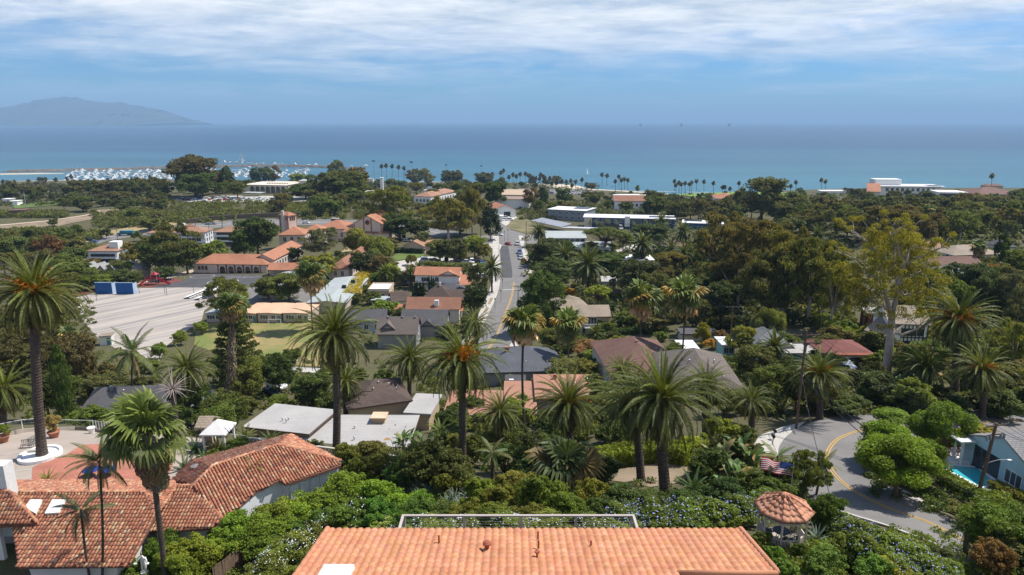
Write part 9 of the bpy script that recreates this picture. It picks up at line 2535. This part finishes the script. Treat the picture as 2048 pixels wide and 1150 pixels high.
wood(46,(1180,386,2048,402),['round','gum','round'],(4,7),(.9,1.3),FARC,('coastal tree','coastal gum'),'trees behind the sea lawn',6,9)
wood(44,(1290,402,2060,424),['round','gum'],(7,11),(.8,1.2),FARC,('dusky canyon tree','dusky canyon gum'),'trees of the far canyon wood',7,8)
wood(46,(1300,424,2060,452),['round','gum','round'],(10,16),(.8,1.15),FARC,('dark canyon tree','brownish canyon gum'),'trees of the canyon wood',8,8)
wood(34,(1580,452,2060,485),['round','gum','gum'],(9,15),(.8,1.2),MIDC,('shady wood tree','olive wood gum'),'trees of the plateau wood',9,7)
wood(18,(1040,396,1300,432),['round','gum'],(6,11),(.9,1.3),MIDC,('small bushy tree','small gum'),'trees round the motel',10,8)
wood(20,(1060,502,1290,560),['round','gum','round'],(3.5,6.5),(.9,1.3),MIDC,('valley garden tree','valley garden gum'),'garden trees of the valley',11,6)
wood(26,(1390,480,1660,620),['gum','round','gum'],(9,14),(.8,1.1),MIDC,('shaded grove tree','grove gum'),'trees of the gum grove',12,6)
wood(22,(1760,452,2060,478),['round','gum','round'],(7,12),(.9,1.3),MIDC,('plateau edge tree','plateau edge gum'),'trees at the plateau edge',26,6)
wood(9,(0,425,330,500),['round','bush','gum'],(4,8),(1,1.5),MIDC,('hillside tree by the dirt track','hillside gum'),'hillside trees by the dirt track',27,7)
wood(34,(600,364,1210,384),['round','gum','round'],(7,12),(.9,1.3),FARC,('dark shore tree','dark shore gum'),'trees behind the beach',28,10)
wood(14,(1830,562,2060,640),['round','gum'],(4,7),(.9,1.2),MIDC,('plateau garden tree','plateau garden gum'),'garden trees of the plateau',13,6)
wood(16,(1290,570,1480,660),['round','gum'],(6,9),(.9,1.2),MIDC,('shady garden tree','shady garden gum'),'garden trees by the hip roofs',14,5)
wood(26,(-20,470,160,560),['round','gum','round','bush'],(6,11),(.9,1.4),MIDC,('left-hand valley tree','left-hand valley gum'),'trees left of the apartments',15,6)
wood(14,(140,545,300,575),['round','bush'],(4,7),(1,1.4),MIDC+[LIGHTG],('bank tree behind the fence','bank tree'),'trees behind the yard fence',16,4)
wood(14,(-30,600,140,700),['round','gum'],(6,10),(.9,1.3),[(.06,.055,.03),(.05,.06,.026),(.065,.07,.03)],('slope tree behind the tall palm','slope gum'),'trees on the left slope',17,6)
wood(18,(-40,738,330,800),['round','bush','round'],(2.5,4.5),(1,1.4),MIDC,('thicket tree below the yard','thicket tree'),'thicket below the school yard',18,4)
wood(16,(640,500,990,560),['round','bush','weep'],(4,8),(.9,1.3),MIDC+[LIGHTG],('garden tree near the church','soft garden tree'),'garden trees near the church',19,6)
wood(22,(690,570,960,690),['round','bush','bush'],(2.5,5),(1,1.4),MIDC+[LIGHTG],('garden bush between the street houses','garden bush'),'garden bushes along the street',20,4)
wood(26,(1060,590,1360,740),['bush','round','bush'],(2.5,5.5),(1,1.5),MIDC+[LIGHTG,YELG],('garden bush of the middle houses','garden bush'),'garden bushes of the middle houses',21,4)
wood(26,(1440,700,1760,830),['bush','round','bush'],(2.5,6),(1,1.4),MIDC,('garden shrub above the bend','garden shrub'),'shrubs above the hairpin bend',22,4)
wood(26,(1760,680,2080,835),['bush','round'],(2.5,6),(1,1.4),MIDC+[LIGHTG],('slope shrub above the upper road','slope shrub'),'shrubs above the upper road',23,4)
wood(26,(400,720,900,830),['bush','round','bush'],(2,4.5),(1,1.5),MIDC+[LIGHTG],('backyard shrub','backyard shrub'),'backyard shrubs of the valley',24,4)
wood(34,(880,838,1260,905),['bush','bush','round'],(2,3.6),(1,1.5),[(.05,.075,.022),(.065,.09,.025),(.04,.06,.02),(.085,.105,.026)],('leafy shrub under the palms','shrub'),'leafy shrubs under the palms',29,2.2)
wood(20,(900,720,1240,850),['bush','bush','round'],(2,4),(1,1.5),MIDC+[LIGHTG],('backyard shrub by the slate roof','backyard shrub'),'backyard shrubs of the middle',25,4)
# ---- ground cover nobody could count
def cover(name,polys,n,rad,per,leaf,col,seed,zs=.7):
 r=random.Random(seed);cs,rs=[],[]
 for k in range(n):
  box=r.choice(polys);p=G(r.uniform(box[0],box[2]),r.uniform(box[1],box[3]));q=r.uniform(*rad);cs.append((p.x,p.y,p.z+q*.2));rs.append((q,q,q*zs))
 o=ball_leaves_obj(name,cs,rs,per,leaf,col,kind='stuff',up=.6,cvar=.3,warm=.2)
 return o
cover('hillside_brush',[(0,425,130,436),(225,405,480,436),(260,424,420,446),(400,404,720,434),(0,470,190,520),(240,424,300,448),(560,410,960,440),(0,478,110,500),(0,464,200,480),(190,426,310,456),(20,462,150,474)],2600,(1.4,3.8),40,.7,(.062,.076,.028),31)
cover('garden_undergrowth',[(820,960,1540,1050),(500,985,900,1060),(1500,930,1600,1040),(700,890,1200,990)],620,(.5,1.1),90,.14,(.050,.078,.020),32)
cover('garden_undergrowth',[(400,1000,660,1165),(240,1080,420,1170),(1540,1060,1760,1170),(1720,1060,2060,1170)],420,(.4,.9),80,.12,(.075,.11,.024),33)
cover('canyon_undergrowth',[(1280,400,2048,480),(1380,470,1700,660),(1800,520,2060,700),(1050,480,1400,640),(0,380,340,412),(620,372,960,410),(1180,388,2060,420),(1740,450,2060,560),(600,366,1200,385),(1040,400,1300,440)],4200,(1.3,3.4),32,.75,(.046,.058,.024),34)
cover('garden_groundcover',[(400,720,900,830),(900,720,1240,860),(1440,700,2060,830),(0,700,330,840),(0,600,190,700),(640,560,960,700),(1050,590,1240,720)],1500,(.6,1.5),46,.3,(.060,.078,.026),35)
cover('kerbside_shade_plants',[(1740,925,1860,1000),(1840,985,1960,1035),(1730,900,1800,960)],200,(.4,.8),70,.13,(.045,.07,.02),36)
